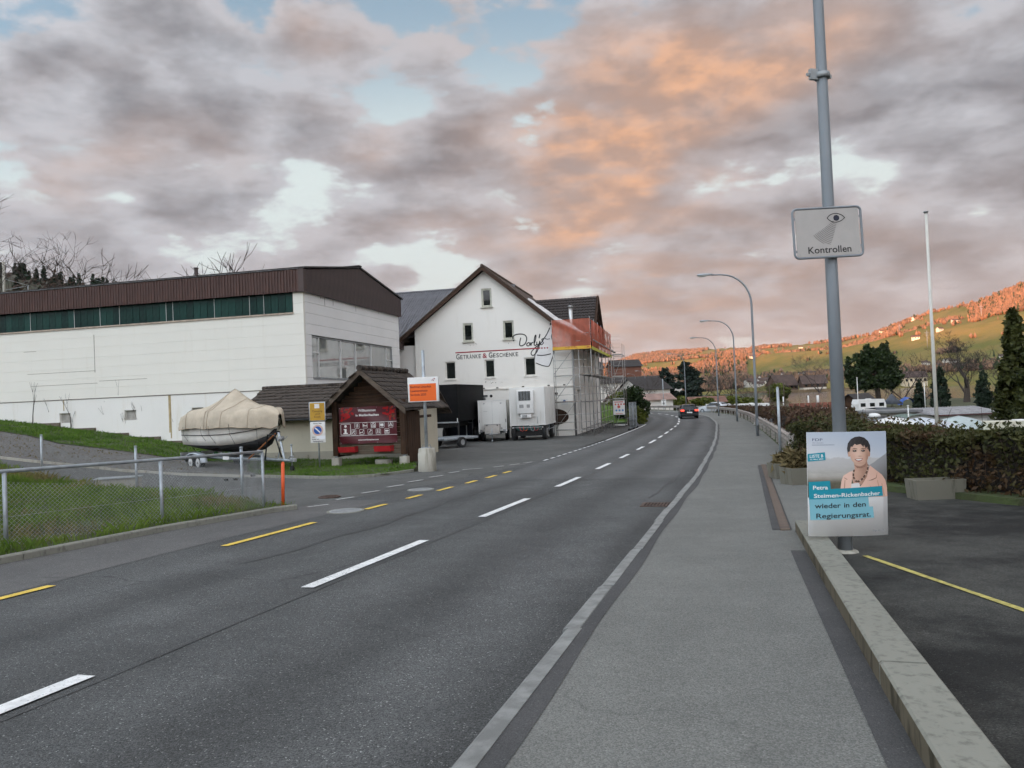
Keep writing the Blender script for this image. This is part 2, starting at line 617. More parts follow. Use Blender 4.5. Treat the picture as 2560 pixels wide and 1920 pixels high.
M['concrete'] = plaster('weathered_concrete', (0.25, 0.247, 0.208), 0.6, (0.10, 0.098, 0.082), (14, 14, 8), 0.9, 0.48, 0.70)
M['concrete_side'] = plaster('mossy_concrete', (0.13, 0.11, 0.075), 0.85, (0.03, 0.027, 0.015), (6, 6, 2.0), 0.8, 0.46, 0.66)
M['concrete_light'] = plaster('light_concrete', (0.42, 0.40, 0.34), 0.7, (0.17, 0.15, 0.11), (5, 5, 0.8), 0.6, 0.48, 0.7)
M['white_paint'] = mat('road_paint_white', (0.72, 0.72, 0.70), 0.7, 0.14, 9, 0.4, 90)
M['yellow_paint'] = mat('road_paint_yellow', (0.72, 0.50, 0.07), 0.7, 0.16, 9, 0.4, 90)
M['yellow_worn'] = mat('worn_yellow_paint', (0.42, 0.36, 0.10), 0.8, 0.3, 14, 0.4, 90)
M['galv'] = mat('galvanised_steel', (0.36, 0.39, 0.41), 0.45, 0.18, 5, 0.1, 40, metal=0.55)
M['galv_dull'] = mat('dull_zinc_steel', (0.30, 0.31, 0.31), 0.6, 0.2, 4, 0.1, 40, metal=0.35)
M['pole_grey'] = mat('grey_pole_paint', (0.215, 0.235, 0.25), 0.5, 0.10, 2.5, 0.05, 30, metal=0.2, stretch=(1, 1, 0.3))
M['black'] = mat('black_rubber', (0.012, 0.012, 0.012), 0.7, 0.3, 8)
M['dark'] = mat('dark_void', (0.006, 0.006, 0.006), 0.9, 0.2, 3)
M['white_gloss'] = mat('white_gloss', (0.72, 0.71, 0.68), 0.35, 0.06, 1.5)
M['white_plastic'] = mat('white_plastic', (0.70, 0.69, 0.66), 0.5, 0.06, 2)
M['red'] = mat('red_paint', (0.42, 0.02, 0.025), 0.45, 0.15, 4)
M['orange'] = mat('orange_sign', (0.80, 0.13, 0.008), 0.5, 0.04, 3)
M['orange_post'] = mat('orange_plastic', (0.72, 0.10, 0.02), 0.5, 0.1, 4)
M['grass'] = leafmat('grass_blades', (0.060, 0.115, 0.014), (0.165, 0.235, 0.034), 0.7, 0.3, 0.8, (0.25, 0.20, 0.085))
M['grass_green'] = leafmat('lawn_blades', (0.045, 0.105, 0.012), (0.125, 0.215, 0.026), 0.7, 0.25, 0.9)
M['soil'] = mat('grassy_soil', (0.055, 0.05, 0.025), 0.95, 0.3, 1.6, 0.8, 30, col2=(0.06, 0.085, 0.022), bdist=0.03)
M['gravel'] = mat('gravel', (0.10, 0.095, 0.088), 0.95, 0.4, 14, 1.0, 45, col2=(0.19, 0.18, 0.165), bdist=0.03)

for key, dark in (('white_paint', (0.10, 0.10, 0.098)), ('yellow_paint', (0.13, 0.11, 0.06))):
    # thermoplastic paint chipped by traffic: asphalt shows through
    t = NT(M[key].node_tree); b = t.n['Principled BSDF']
    src = b.inputs['Base Color'].links[0].from_socket
    co = t.new('ShaderNodeTexCoord').outputs['Object']
    chip = t.m('MULTIPLY', t.sm(t.noise(co, 34, 5, 0.7), 0.56, 0.64), t.sm(t.noise(co, 1.6, 3, 0.6), 0.30, 0.65, 0.15, 0.95))
    t.put(b.inputs['Base Color'], t.mix(chip, src, dark))

# ------------------------------------------------------------------ ground heights
RP = [(-4000, 60), (-400, 45), (-120, 14), (-60, 6), (-32, 2.9), (-26, 2.25), (-20.7, 1.45), (-17.5, .95), (-13.8, .3), (-12, .12), (-9, 0), (9000, 0)]
RPX = np.array([p[0] for p in RP], float); RPY = np.array([p[1] for p in RP], float)
XEY = np.array([-400, -10, 7.5, 10, 12.2, 15, 20, 25.4, 37, 50, 57, 70, 84.6, 104, 116, 128, 150, 200, 400, 9000], float)
XEX = np.array([60, 17, 13.4, 11.2, 10.4, 10.1, 10.2, 10.4, 13.2, 15.9, 18, 21.3, 24.2, 27.5, 27, 25.5, 24, 26, 80, 2000], float)
LAKE_Z = -3.5


def zr(y):
    return -1.35 * (1 - math.exp(-y / 36.0)) if y > 0 else -0.0375 * max(y, -40)


def sstep(t):
    t = min(1.0, max(0.0, t))
    return t * t * (3 - 2 * t)


def zg(x, y):
    z = zr(y) + float(np.interp(x, RPX, RPY))
    xe = float(np.interp(y, XEY, XEX))
    s = sstep((x - xe) / 9.0)
    if s > 0:
        z = z + (-2.7 - z) * s
    if y > 150:
        k = min((y - 186) / 14.0, (x - 45 - (y - 190) * 0.382) / 14.0)
        z = z + (-5.5 - z) * sstep(k)
    return z


def sheet(name, poly, mat_, dz=0.0, step=1.0, parent=None, hfun=None):
    """flat-lying region of ground that follows the terrain"""
    pts = [Vector(p) for p in poly]
    # densify the outline
    out = []
    for i, p in enumerate(pts):
        qn = pts[(i + 1) % len(pts)]
        n = max(1, int((qn - p).length / step))
        for k in range(n):
            out.append(p + (qn - p) * (k / n))
    n0 = len(out)
    xs = [p.x for p in out]; ys = [p.y for p in out]
    poly_in = out[:]

    def inside(x, y):
        c = False
        j = n0 - 1
        for i in range(n0):
            if (ys[i] > y) != (ys[j] > y) and x < (xs[j] - xs[i]) * (y - ys[i]) / (ys[j] - ys[i] + 1e-12) + xs[i]:
                c = not c
            j = i
        return c
    x = math.floor(min(xs)) + 0.5 * step
    while x < max(xs):
        y = math.floor(min(ys)) + 0.5 * step
        while y < max(ys):
            if inside(x, y):
                out.append(Vector((x, y)))
            y += step
        x += step
    v, e, f, *_ = delaunay_2d_cdt([p.to_2d() for p in out], [], [list(range(n0))], 1, 1e-4)
    h = hfun if hfun else (lambda a, b: 0.0)
    mb = MB()
    mb.add([(p.x, p.y, zg(p.x, p.y) + dz + h(p.x, p.y)) for p in v], [tuple(t) if (v[t[1]] - v[t[0]]).cross(v[t[2]] - v[t[0]]) > 0 else tuple(t[::-1]) for t in f], 0, True)
    return ob(name, mb, mat_, parent)


# ------------------------------------------------------------------ road line
CTR = [(-11.2, -22), (-7.7, -10), (-4.62, 0), (-3.15, 4.8), (-0.6, 13.24), (1.75, 20.8), (6.55, 37.4), (11.45, 55.5), (13.9, 65), (15.9, 73.9), (17.6, 82), (18.65, 89.7),
       (19.3, 97), (19.35, 104), (18.8, 112), (17.2, 120), (14.2, 130), (9.5, 140), (3, 149), (-6, 158), (-18, 165)]


def catmull(P, sub=10):
    res = []
    for i in range(len(P) - 1):
        p0 = Vector(P[max(i - 1, 0)]); p1 = Vector(P[i]); p2 = Vector(P[i + 1]); p3 = Vector(P[min(i + 2, len(P) - 1)])
        for k in range(sub):
            t = k / sub
            res.append(0.5 * ((2 * p1) + (p2 - p0) * t + (2 * p0 - 5 * p1 + 4 * p2 - p3) * t * t + (3 * p1 - p0 - 3 * p2 + p3) * t ** 3))
    res.append(Vector(P[-1]))
    return res


def resample(P, step):
    out = [P[0].copy()]; acc = 0.0
    for a, b in zip(P, P[1:]):
        L = (b - a).length; d = step - acc
        while d <= L:
            out.append(a + (b - a) * (d / L)); d += step
        acc = L - (d - step)
    return out


ROAD = resample(catmull(CTR), 0.5)


def rnorm(i):
    a = ROAD[max(i - 2, 0)]; b = ROAD[min(i + 2, len(ROAD) - 1)]
    d = (b - a).normalized()
    return Vector((d.y, -d.x))           # to the right of travel


def ri(y):
    """index of the road point at depth y"""
    return min(range(int(len(ROAD) * 0.86)), key=lambda i: abs(ROAD[i].y - y))


def rpt(i, off):
    return ROAD[i] + rnorm(i) * off


def strip(mb, i0, i1, a, b, dz, mi=0):
    """a band of the road between the offsets a and b"""
    fa = a if callable(a) else (lambda i: a)
    fb = b if callable(b) else (lambda i: b)
    o = len(mb.v)
    for i in range(i0, i1 + 1):
        for off in (fa(i), fb(i)):
            p = rpt(i, off); mb.v.append((p.x, p.y, zg(p.x, p.y) + dz)); mb.lat.append(off)
    for k in range(i1 - i0):
        mb.f.append((o + 2 * k, o + 2 * k + 1, o + 2 * k + 3, o + 2 * k + 2)); mb.mi.append(mi); mb.s.append(True)
    return mb


# ------------------------------------------------------------------ terrain and water
def axis(fine0, fine1, step, far):
    a = list(np.arange(fine0, fine1 + 0.01, step))
    d = step; x = fine1
    while x < far:
        d *= 1.25; x += d; a.append(x)
    d = step; x = fine0
    while x > -far:
        d *= 1.25; x -= d; a.insert(0, x)
    return a


tx = axis(-46, 110, 2.0, 9000); ty = axis(-16, 230, 2.0, 9000)
mb = MB()


def under(x, y):
    """the paved strip lies on top of the earth"""
    return zg(x, y) - 0.13


mb.add([(x, y, under(x, y)) for y in ty for x in tx],
       [(j * len(tx) + i, j * len(tx) + i + 1, (j + 1) * len(tx) + i + 1, (j + 1) * len(tx) + i) for j in range(len(ty) - 1) for i in range(len(tx) - 1)], 0, True)
M['earth'] = mat('meadow_earth', (0.045, 0.062, 0.018), 0.95, 0.3, 0.09, 0.6, 8, col2=(0.085, 0.078, 0.040), bdist=0.05)
struct(ob('ground', mb, M['earth']), 'grassy earth around the road and the camp site')

m = bpy.data.materials.new('lake_water'); m.use_nodes = True
t = NT(m.node_tree); b = t.n['Principled BSDF']
co = t.new('ShaderNodeTexCoord').outputs['Object']
t.put(b.inputs['Base Color'], t.mix(t.sm(t.noise(t.vmul(co, (0.006, 0.03, 1)), 1.0, 4, 0.6), 0.4, 0.6), (0.10, 0.075, 0.045), (0.15, 0.11, 0.065)))
b.inputs['Roughness'].default_value = 0.12
bn = t.new('ShaderNodeBump'); bn.inputs['Strength'].default_value = 0.12; bn.inputs['Distance'].default_value = 0.05
t.put(bn.inputs['Height'], t.noise(t.vmul(co, (0.25, 0.9, 1)), 1.0, 3, 0.6)); t.l.new(bn.outputs[0], b.inputs['Normal'])
mb = MB().quad((20, 170, LAKE_Z), (1600, 170, LAKE_Z), (1600, 900, LAKE_Z), (20, 900, LAKE_Z))
struct(ob('lake_water', mb, m), 'calm brownish lake reflecting the evening sky')

# ------------------------------------------------------------------ paved ground
N = len(ROAD)
I0 = 0
# left edge of the carriageway: bike strip narrows towards the driveway, then the yard joins
def left_edge(i):
    y = ROAD[i].y
    return -float(np.interp(y, [-30, 8, 10.3, 13, 15.6, 20, 26, 40, 60, 66, 75, 200], [5.6, 5.45, 5.25, 4.95, 4.5, 3.6, 3.0, 2.95, 2.95, 3.3, 3.5, 3.4]))


struct(ob('road', strip(MB(), I0, N - 1, left_edge, 3.02, 0.0), M['asphalt']), 'two-lane asphalt road curving away to the left')
struct(ob('road_strip', strip(MB(), I0, ri(16), lambda i: left_edge(i) + 0.02, lambda i: -3.25 - 0.12 * sin(i * 0.21), 0.004), M['asphalt_lane']), 'paler asphalt cycle strip beside the verge')
# lighter resurfaced stretch further along
struct(ob('road_resurfaced', strip(MB(), ri(20.2), N - 1, -2.6, 3.0, 0.004), asphalt('newer_asphalt', (0.078, 0.079, 0.077), (0.094, 0.095, 0.092), 0.6, 0.2, crack=.4, tracks=True)), 'slightly paler resurfaced stretch of road')
# darker mended patches along the right lane
for k in range(7):
    y = 44 + k * 4.6
    struct(ob('road_patch', strip(MB(), ri(y), ri(y + 1.9), 1.35, 1.85, 0.008), M['asphalt_patch']), 'square darker asphalt patch in the right lane')
tar = mat('crack_sealant', (0.042, 0.042, 0.042), 0.6, 0.2, 6)
def seam(name, label, i0, i1, off, w, wav):
    mbs_ = MB()
    strip(mbs_, i0, i1, lambda i: off + wav * sin(i * 0.37) + wav * 0.7 * sin(i * 1.31 + 2), lambda i: off + w * (0.6 + 0.5 * abs(sin(i * 0.83))) + wav * sin(i * 0.37) + wav * 0.7 * sin(i * 1.31 + 2), 0.0075)
    return struct(ob(name, mbs_, tar), label)


seam('road_seam', 'thin dark paving seam running beside the centre line', ri(-6), ri(58), 0.16, 0.016, 0.012)
seam('road_crack', 'sealed crack wandering along the left lane', ri(9), ri(19), -1.55, 0.022, 0.10)
seam('road_crack', 'sealed crack near the right kerb', ri(16), ri(30), 2.55, 0.02, 0.05)
# yard and driveway
yard = [(-4.5, 15.2), (-5.4, 16.6), (-6.25, 17.5), (-9.0, 19.75), (-10.44, 21.0), (-12.06, 22.1), (-14.4, 23.5), (-16.7, 24.9), (-34, 30), (-34, 36), (-17.6, 26.4), (-14.8, 27.05), (-12.7, 27.3), (-8.4, 25.8),
        (-6.1, 24.1), (-5.04, 23.8), (-4.1, 24.2), (-3.3, 25.7), (-3.4, 27.5), (-3.6, 33), (-9, 40), (-8, 56), (4, 54), (6.5, 70), (11.0, 78), (12.6, 72), (9.0, 58), (3.5, 38), (1, 27), (-1.9, 16)]
struct(ob('yard', sheet('yard', yard, M['asphalt_yard'], -0.012), None) if False else sheet('yard', yard, M['asphalt_yard'], -0.012), 'grey asphalt yard and driveway in front of the white house')
# sidewalk on the right, with its stone kerb and mended gutter strip
RAILX = [(-30, 2.0), (3, 2.0), (10, 2.05), (16, 2.25), (26, 2.45), (120, 2.5), (400, 2.5)]
def walk_r(i):
    return 3.2 + float(np.interp(ROAD[i].y, [p[0] for p in RAILX], [p[1] for p in RAILX]))


WZ = 0.045
struct(ob('sidewalk', strip(MB(), I0, N - 1, 3.13, walk_r, WZ), M['asphalt_walk']), 'grey asphalt sidewalk running beside the road')
struct(ob('gutter_strip', strip(MB(), I0, ri(60), 3.14, lambda i: 3.265 + 0.018 * sin(i * 0.7), WZ + 0.004), M['asphalt_patch']), 'dark mended strip beside the kerb')
struct(ob('wall_strip', strip(MB(), I0, ri(10.2), lambda i: float(np.interp(ROAD[i].y, [3.5, 10], [5.09, 4.96])) - 0.14, lambda i: float(np.interp(ROAD[i].y, [3.5, 10], [5.09, 4.96])) + 0.02, WZ + 0.004), M['asphalt_patch']), 'dark mended strip along the low wall')
kerb = struct(ob('kerb', strip(MB(), I0, N - 1, 3.02, 3.15, -0.05), M['granite']), 'pale granite kerb between road and sidewalk')
L0 = 0
idx = I0
kk = 0
while idx < N - 3:
    n = 3 + (kk * 7) % 3 if ROAD[idx].y < 60 else 8
    j = min(idx + n, N - 1)
    mbk = MB()
    jit = 0.008 * ((kk * 37) % 5 - 2)
    ring = []
    for i in (idx, j):
        a = rpt(i, 3.015 + jit); b_ = rpt(i, 3.145 + jit)
        g = 0.006 if i == idx else -0.006
        dd = Vector((rnorm(i).y * -1, rnorm(i).x)) * g
        ring.append([(a.x + dd.x, a.y + dd.y, zg(a.x, a.y) - 0.06), (a.x + dd.x, a.y + dd.y, zg(a.x, a.y) + 0.03), (a.x + rnorm(i).x * .03 + dd.x, a.y + rnorm(i).y * .03 + dd.y, zg(a.x, a.y) + 0.05 + jit * .3),
                     (b_.x + dd.x, b_.y + dd.y, zg(b_.x, b_.y) + 0.052 + jit * .3), (b_.x + dd.x, b_.y + dd.y, zg(b_.x, b_.y) - 0.06)])
    mbk.loft(ring, True, True, 0, False)
    ob('kerb_stone', mbk, M['granite'], kerb)
    idx = j; kk += 1

# painted lines: centre dashes, yellow strip dashes, white dots over the driveway, edge line
def dash(name, y0, y1, off, w, mt, label, dz=0.012):
    i0, i1 = ri(y0), ri(y1)
    n = max(2, int((y1 - y0) / 1.2) + 1)
    mbd = MB()
    o = []
    for k in range(n + 1):
        y = y0 + (y1 - y0) * k / n
        i = ri(y)
        # exact point by interpolation between road samples
        a, b_ = (ROAD[i], ROAD[i + 1]) if ROAD[i].y <= y else (ROAD[i - 1], ROAD[i])
        tt = (y - a.y) / (b_.y - a.y + 1e-9)
        p = a + (b_ - a) * tt
        nn = rnorm(i)
        for s in (off - w / 2, off + w / 2):
            c = p + nn * s
            mbd.v.append((c.x, c.y, zg(c.x, c.y) + dz))
    for k in range(n):
        mbd.f.append((2 * k, 2 * k + 1, 2 * k + 3, 2 * k + 2)); mbd.mi.append(0); mbd.s.append(False)
    return struct(ob(name, mbd, mt), label)


for y0, y1 in [(-3.6, -0.8), (2.5, 5.3), (7.95, 10.85), (13.2, 15.85), (18.2, 20.6), (23.2, 25.4), (27.8, 29.9), (32.6, 34.8), (37.5, 40.7), (42.7, 45.3), (47.5, 50.6), (52.7, 55.4), (57.8, 60.6), (63.2, 66.2), (68.5, 71.3), (73.6, 76.3), (78.7, 81.4), (84.2, 86.8), (89.6, 92.2), (95.2, 97.8), (100.6, 103.2), (106, 108.6), (111.5, 114), (117, 119.3)]:
    dash('lane_marking', y0, y1, 0.0, 0.15 if y0 < 60 else 0.18, M['white_paint'], 'white dash of the centre line')
for y0, y1, off in [(-2, 3, -3.15), (6.0, 8.65, -3.12), (11.1, 13.4, -2.86), (15.1, 15.9, -2.82), (16.85, 17.55, -2.82), (18.4, 19.3, -2.78), (20.15, 20.9, -2.74), (21.65, 22.45, -2.7), (23.1, 23.85, -2.68)]:
    dash('cycle_marking', y0 + off * 0.29, y1 + off * 0.29, off, 0.13, M['yellow_paint'], 'yellow dash of the cycle strip')
for p0, p1 in [((-4.35, 16.0), (-4.0, 16.35)), ((-4.05, 17.3), (-3.75, 17.75)), ((-3.75, 18.6), (-3.4, 19.1)), ((-3.35, 20.0), (-3.0, 20.5)), ((-3.0, 21.3), (-2.65, 21.9)), ((-2.55, 22.7), (-2.2, 23.2)), ((-2.1, 24.1), (-1.8, 24.6)), ((-1.75, 25.3), (-1.1, 25.6)), ((-0.75, 25.9), (-0.4, 26.3)), ((-0.2, 26.6), (.15, 27.0)), ((.3, 27.3), (.6, 27.7))]:
    a, b_ = Vector(p0), Vector(p1)
    d = (b_ - a).normalized(); nn = Vector((d.y, -d.x)) * 0.05
    struct(ob('worn_marking', MB().add([(c.x, c.y, zg(c.x, c.y) + 0.012) for c in (a - nn, a + nn, b_ + nn, b_ - nn)], [(0, 1, 2, 3)]), mat('faded_paint', (0.45, 0.45, 0.43), 0.8, 0.25, 12)), 'worn white dash across the driveway mouth')
for k in range(13):
    y = 27.4 + k * 1.05
    dash('edge_dot', y, y + 0.62, -2.75, 0.11, M['white_paint'], 'short white dot of the edge line before the yard', 0.014)
dash('edge_line', 41.4, 65.8, -2.75, 0.12, M['white_paint'], 'white edge line along the yard', 0.014)

# parking lot on the right with a worn yellow bay line
lot = [(1.9, -6), (1.99, 3.46), (3.75, 9.6), (3.6, 10.1), (5.2, 15.6), (7.1, 22.0), (7.35, 21.0), (7.0, 16.6), (7.3, 14.1), (7.95, 11.8), (9.4, 7.4), (13.5, -6)]
struct(sheet('parking_lot', lot, M['asphalt_lot'], 0.012), 'dark stained asphalt parking lot right of the low wall')
mbd = MB()
a, b_ = Vector((3.74, 8.35)), Vector((4.02, 2.2))
d = (b_ - a).normalized(); nn = Vector((d.y, -d.x)) * 0.032
mbd.v = []
o = []
for k in range(9):
    c = a + (b_ - a) * k / 8
    for s in (-1, 1):
        p = c + nn * s * (1 + 0.15 * sin(k * 2.3)); mbd.v.append((p.x, p.y, zg(p.x, p.y) + 0.02))
for k in range(8):
    mbd.f.append((2 * k, 2 * k + 1, 2 * k + 3, 2 * k + 2)); mbd.mi.append(0); mbd.s.append(False)
struct(ob('bay_marking', mbd, M['yellow_worn']), 'worn yellow bay line in the parking lot')

# left kerb of the grass verge
vk = [(-9.6, 4.0), (-8.55, 7.0), (-6.95, 10.31), (-6.01, 13.01), (-4.75, 15.4), (-4.35, 15.75)]
vpts = resample([Vector(p) for p in vk], 0.2)
lk = struct(ob('verge_kerb', strip(MB(), 0, 1, 0, 0.01, -0.2), M['concrete_side']), 'long stone kerb along the grass verge')
seg = 12
for s in range(0, len(vpts) - 1, seg):
    ps = vpts[s:s + seg + 1]
    rings = []
    for i, p in enumerate(ps):
        d = (ps[min(i + 1, len(ps) - 1)] - ps[max(i - 1, 0)])
        if d.length < 1e-6:
            continue
        d.normalize()
        nn = Vector((-d.y, d.x))
        e = 0.004 if i == 0 else (-0.004 if i == len(ps) - 1 else 0)
        p2 = p + d * e
        rings.append([(p2.x + nn.x * w, p2.y + nn.y * w, zg(p2.x, p2.y) + h) for w, h in ((0, -0.1), (0, 0.085), (0.02, 0.105), (0.11, 0.105), (0.12, -0.1))])
    if len(rings) > 1:
        ob('kerb_stone', MB().loft(rings, True, True, 0, False), M['concrete'], lk)


# ------------------------------------------------------------------ buildings: shared tools
BA = -rad(12.5)            # all buildings of the yard share this heading


def wall_holes(poly, holes, y, reveal, flip=False, th=None):
    """wall face in the local x-z plane at depth y with real openings; reveals run to y+reveal"""
    loops = [poly] + [[(a, c), (b, c), (b, d), (a, d)] for a, b, c, d in holes]
    vs_, fl = [], []
    for lp in loops:
        fl.append(list(range(len(vs_), len(vs_) + len(lp))))
        vs_ += [Vector(p) for p in lp]
    v, e, f, *_ = delaunay_2d_cdt(vs_, [], fl, 1, 1e-5)
    mb = MB()
    keep = []
    for t in f:
        cx = sum(v[i].x for i in t) / len(t); cz = sum(v[i].y for i in t) / len(t)
        if any(a < cx < b and c < cz < d for a, b, c, d in holes):
            continue
        t = list(t)
        if (v[t[1]] - v[t[0]]).cross(v[t[2]] - v[t[0]]) < 0:
            t.reverse()
        keep.append(tuple(t))
    mb.add([(p.x, y, p.y) for p in v], keep)
    for a, b, c, d in holes:
        y1 = y + reveal
        mb.quad((a, y, c), (a, y1, c), (a, y1, d), (a, y, d))
        mb.quad((b, y, d), (b, y1, d), (b, y1, c), (b, y, c))
        mb.quad((a, y, d), (a, y1, d), (b, y1, d), (b, y, d))
        mb.quad((b, y, c), (b, y1, c), (a, y1, c), (a, y, c))
    return mb


def window(parent, x0, x1, z0, z1, y, frame_m, glass_m, fw=0.07, sill=True, name='window', swing=0.0):
    """frame, glazed sash and sill of one window"""
    f = MB()
    f.box(x0, x0 + fw, y - 0.03, y + 0.05, z0, z1).box(x1 - fw, x1, y - 0.03, y + 0.05, z0, z1)
    f.box(x0 + fw, x1 - fw, y - 0.03, y + 0.05, z1 - fw, z1).box(x0 + fw, x1 - fw, y - 0.03, y + 0.05, z0, z0 + fw)
    w = ob(name, f, frame_m, parent)
    a = fw * 0.55
    g = MB()
    i0, i1, j0, j1 = x0 + fw, x1 - fw, z0 + fw, z1 - fw
    g.box(i0, i0 + a, y - 0.01, y + 0.03, j0, j1).box(i1 - a, i1, y - 0.01, y + 0.03, j0, j1)
    g.box(i0 + a, i1 - a, y - 0.01, y + 0.03, j1 - a, j1).box(i0 + a, i1 - a, y - 0.01, y + 0.03, j0, j0 + a)
    ob('sash', g, frame_m, w)
    ob('pane', MB().box(i0 + a, i1 - a, y + 0.005, y + 0.02, j0 + a, j1 - a), glass_m, w)
    if sill:
        ob('sill', MB().box(x0 - 0.06, x1 + 0.06, y - 0.2, y - 0.035, z0 - 0.06, z0 - 0.002), frame_m, w)
    return w


def text_mesh(s, font_w=None, bold=0.0):
    cu = bpy.data.curves.new('text', 'FONT')
    cu.body = s
    cu.size = 1.0
    cu.align_x = 'LEFT'
    cu.resolution_u = 3
    cu.offset = bold
    o = bpy.data.objects.new('text', cu)
    COL.objects.link(o)
    dg = bpy.context.evaluated_depsgraph_get()
    me = bpy.data.meshes.new_from_object(o.evaluated_get(dg))
    bpy.data.objects.remove(o)
    bpy.data.curves.remove(cu)
    return me


def text_to(mb, s, x0, x1, z0, h, y, mi=0, bold=0.0, fit=True, slant=0.0):
    """letters standing in the x-z plane, facing -y, fitted to a width; h is the height of a capital letter"""
    me = text_mesh(s, bold=bold)
    n = len(me.vertices)
    co = np.zeros(n * 3); me.vertices.foreach_get('co', co); co = co.reshape(-1, 3)
    if not n:
        return mb
    cap = 0.729
    sx = (x1 - x0) / (co[:, 0].max() - co[:, 0].min()) if fit else h / cap
    mnx = co[:, 0].min()
    vs_ = [(x0 + (p[0] - mnx) * sx + slant * p[1] * h, y, z0 + p[1] * h / cap) for p in co]
    mb.add(vs_, [tuple(p.vertices) for p in me.polygons], mi)
    bpy.data.meshes.remove(me)
    return mb


def ribbon(mb, pts, w, y, mi=0, closed=False):
    """painted brush stroke in the x-z plane"""
    P = [Vector(p) for p in pts]
    n = len(P)
    if closed:
        P = P + [P[0]]; n += 1
    o = len(mb.v)
    for i in range(n):
        d = (P[min(i + 1, n - 1)] - P[max(i - 1, 0)])
        d = d.normalized() if d.length > 0 else Vector((1, 0))
        nn = Vector((-d.y, d.x)) * (w[i] if isinstance(w, (list, tuple)) else w) / 2
        for s in (1, -1):
            c = P[i] + nn * s
            mb.v.append((c.x, y, c.y))
    for i in range(n - 1):
        mb.f.append((o + 2 * i, o + 2 * i + 1, o + 2 * i + 3, o + 2 * i + 2)); mb.mi.append(mi); mb.s.append(False)
    return mb


def disc(mb, cx, cz, rx, rz, y, mi=0, n=24, a0=0.0, a1=2 * PI):
    full = abs(a1 - a0 - 2 * PI) < 1e-6
    k = n if full else n + 1
    pts = [(cx + rx * cos(a0 + (a1 - a0) * i / n), y, cz + rz * sin(a0 + (a1 - a0) * i / n)) for i in range(k)]
    return mb.add(pts, [tuple(range(k))], mi)


M['wall_front'] = plaster('hall_panel_front', (0.79, 0.765, 0.685), 0.12, (0.55, 0.47, 0.33), (2.5, 2.5, 0.3), 0.16)
M['wall_side'] = plaster('hall_panel_side', (0.81, 0.80, 0.775), 0.12, (0.48, 0.44, 0.36), (2.5, 2.5, 0.3), 0.3)
M['brown_clad'] = mat('brown_cladding', (0.068, 0.030, 0.022), 0.55, 0.25, 1.2, 0.15, 20, stretch=(1, 1, 0.4))
M['brown_side'] = mat('brown_ribbed_cladding', (0.062, 0.040, 0.035), 0.6, 0.3, 1.5, 0.15, 20, stretch=(1, 1, 0.4))
M['green_glass'] = glassmat('green_profiled_glass', (0.006, 0.042, 0.034), 0.30, 0.15)
t = NT(M['green_glass'].node_tree); b = t.n['Principled BSDF']
rn = t.new('ShaderNodeObjectInfo').outputs['Random']
co = t.new('ShaderNodeTexCoord').outputs['Object']
t.put(b.inputs['Base Color'], t.mix(t.m('ADD', t.m('MULTIPLY', rn, 0.6), t.m('MULTIPLY', t.sm(t.noise(t.vmul(co, (2, 2, 1.2)), 1.5, 4, 0.6), 0.4, 0.7), 0.4)), (0.003, 0.016, 0.014), (0.016, 0.070, 0.056)))
M['clear_glass'] = glassmat('clear_glass', (0.16, 0.165, 0.155), 0.03, 1.0)
M['clear_glass'].node_tree.nodes['Principled BSDF'].inputs['IOR'].default_value = 2.3
M['dark_glass'] = glassmat('dark_window_glass', (0.006, 0.008, 0.007), 0.03, 0.5)
M['alu'] = mat('aluminium_frame', (0.62, 0.62, 0.60), 0.45, 0.08, 3)
M['roof_dark'] = mat('dark_roofing', (0.035, 0.030, 0.028), 0.8, 0.3, 2, 0.3, 30)
M['joint'] = mat('joint_sealant', (0.36, 0.345, 0.31), 0.9, 0.2, 4)

# ------------------------------------------------------------------ white industrial hall
hall = thing('industrial_hall', 'long white panelled hall with brown ribbed eaves and a green glass strip', 'building', (-10.18, 38.0, 0), BA)
HW = 26.0; HD = 13.1
core = MB().box(-HW, -0.16, 0.16, HD, -1.5, 7.9)
ob('wall_core', core, M['joint'], hall)
CO = 0.54
fr_cols = [-HW, -19.6, -12.14, -4.22, 0.0]
for a, b_ in zip(fr_cols, fr_cols[1:]):
    for k in range(7):
        z0 = 2.54 + k * CO; z1 = min(z0 + CO, 6.25)
        if z1 - z0 < 0.1:
            continue
        ob('wall_panel', MB().box(a + 0.003, b_ - 0.003, 0.001 * (k % 2), 0.16, z0 + 0.002, z1 - 0.002), M['wall_front'], hall)
for z0, z1 in ((6.25, 6.78), (6.78, 7.34)):
    ob('wall_panel', MB().box(-0.55, -0.001, 0.0, 0.16, z0 + 0.005, z1 - 0.005), M['wall_front'], hall)
# side panels, with the big window left open
SW = (0.77, 11.77, 3.05, 5.18)
k = 0
z = 2.54 - 6 * CO
while z < 7.3:
    z1 = min(z + CO, 7.34)
    spans = [(0.16, HD)]
    if z1 > SW[2] + 0.05 and z < SW[3] - 0.05:
        spans = [(0.16, SW[0]), (SW[1], HD)]
    for a, b_ in spans:
        ob('wall_panel', MB().box(-0.16, 0.0005 * (k % 2), a + 0.004, b_ - 0.004, z + 0.006, z1 - 0.006), M['wall_side'], hall)
    z = z1; k += 1
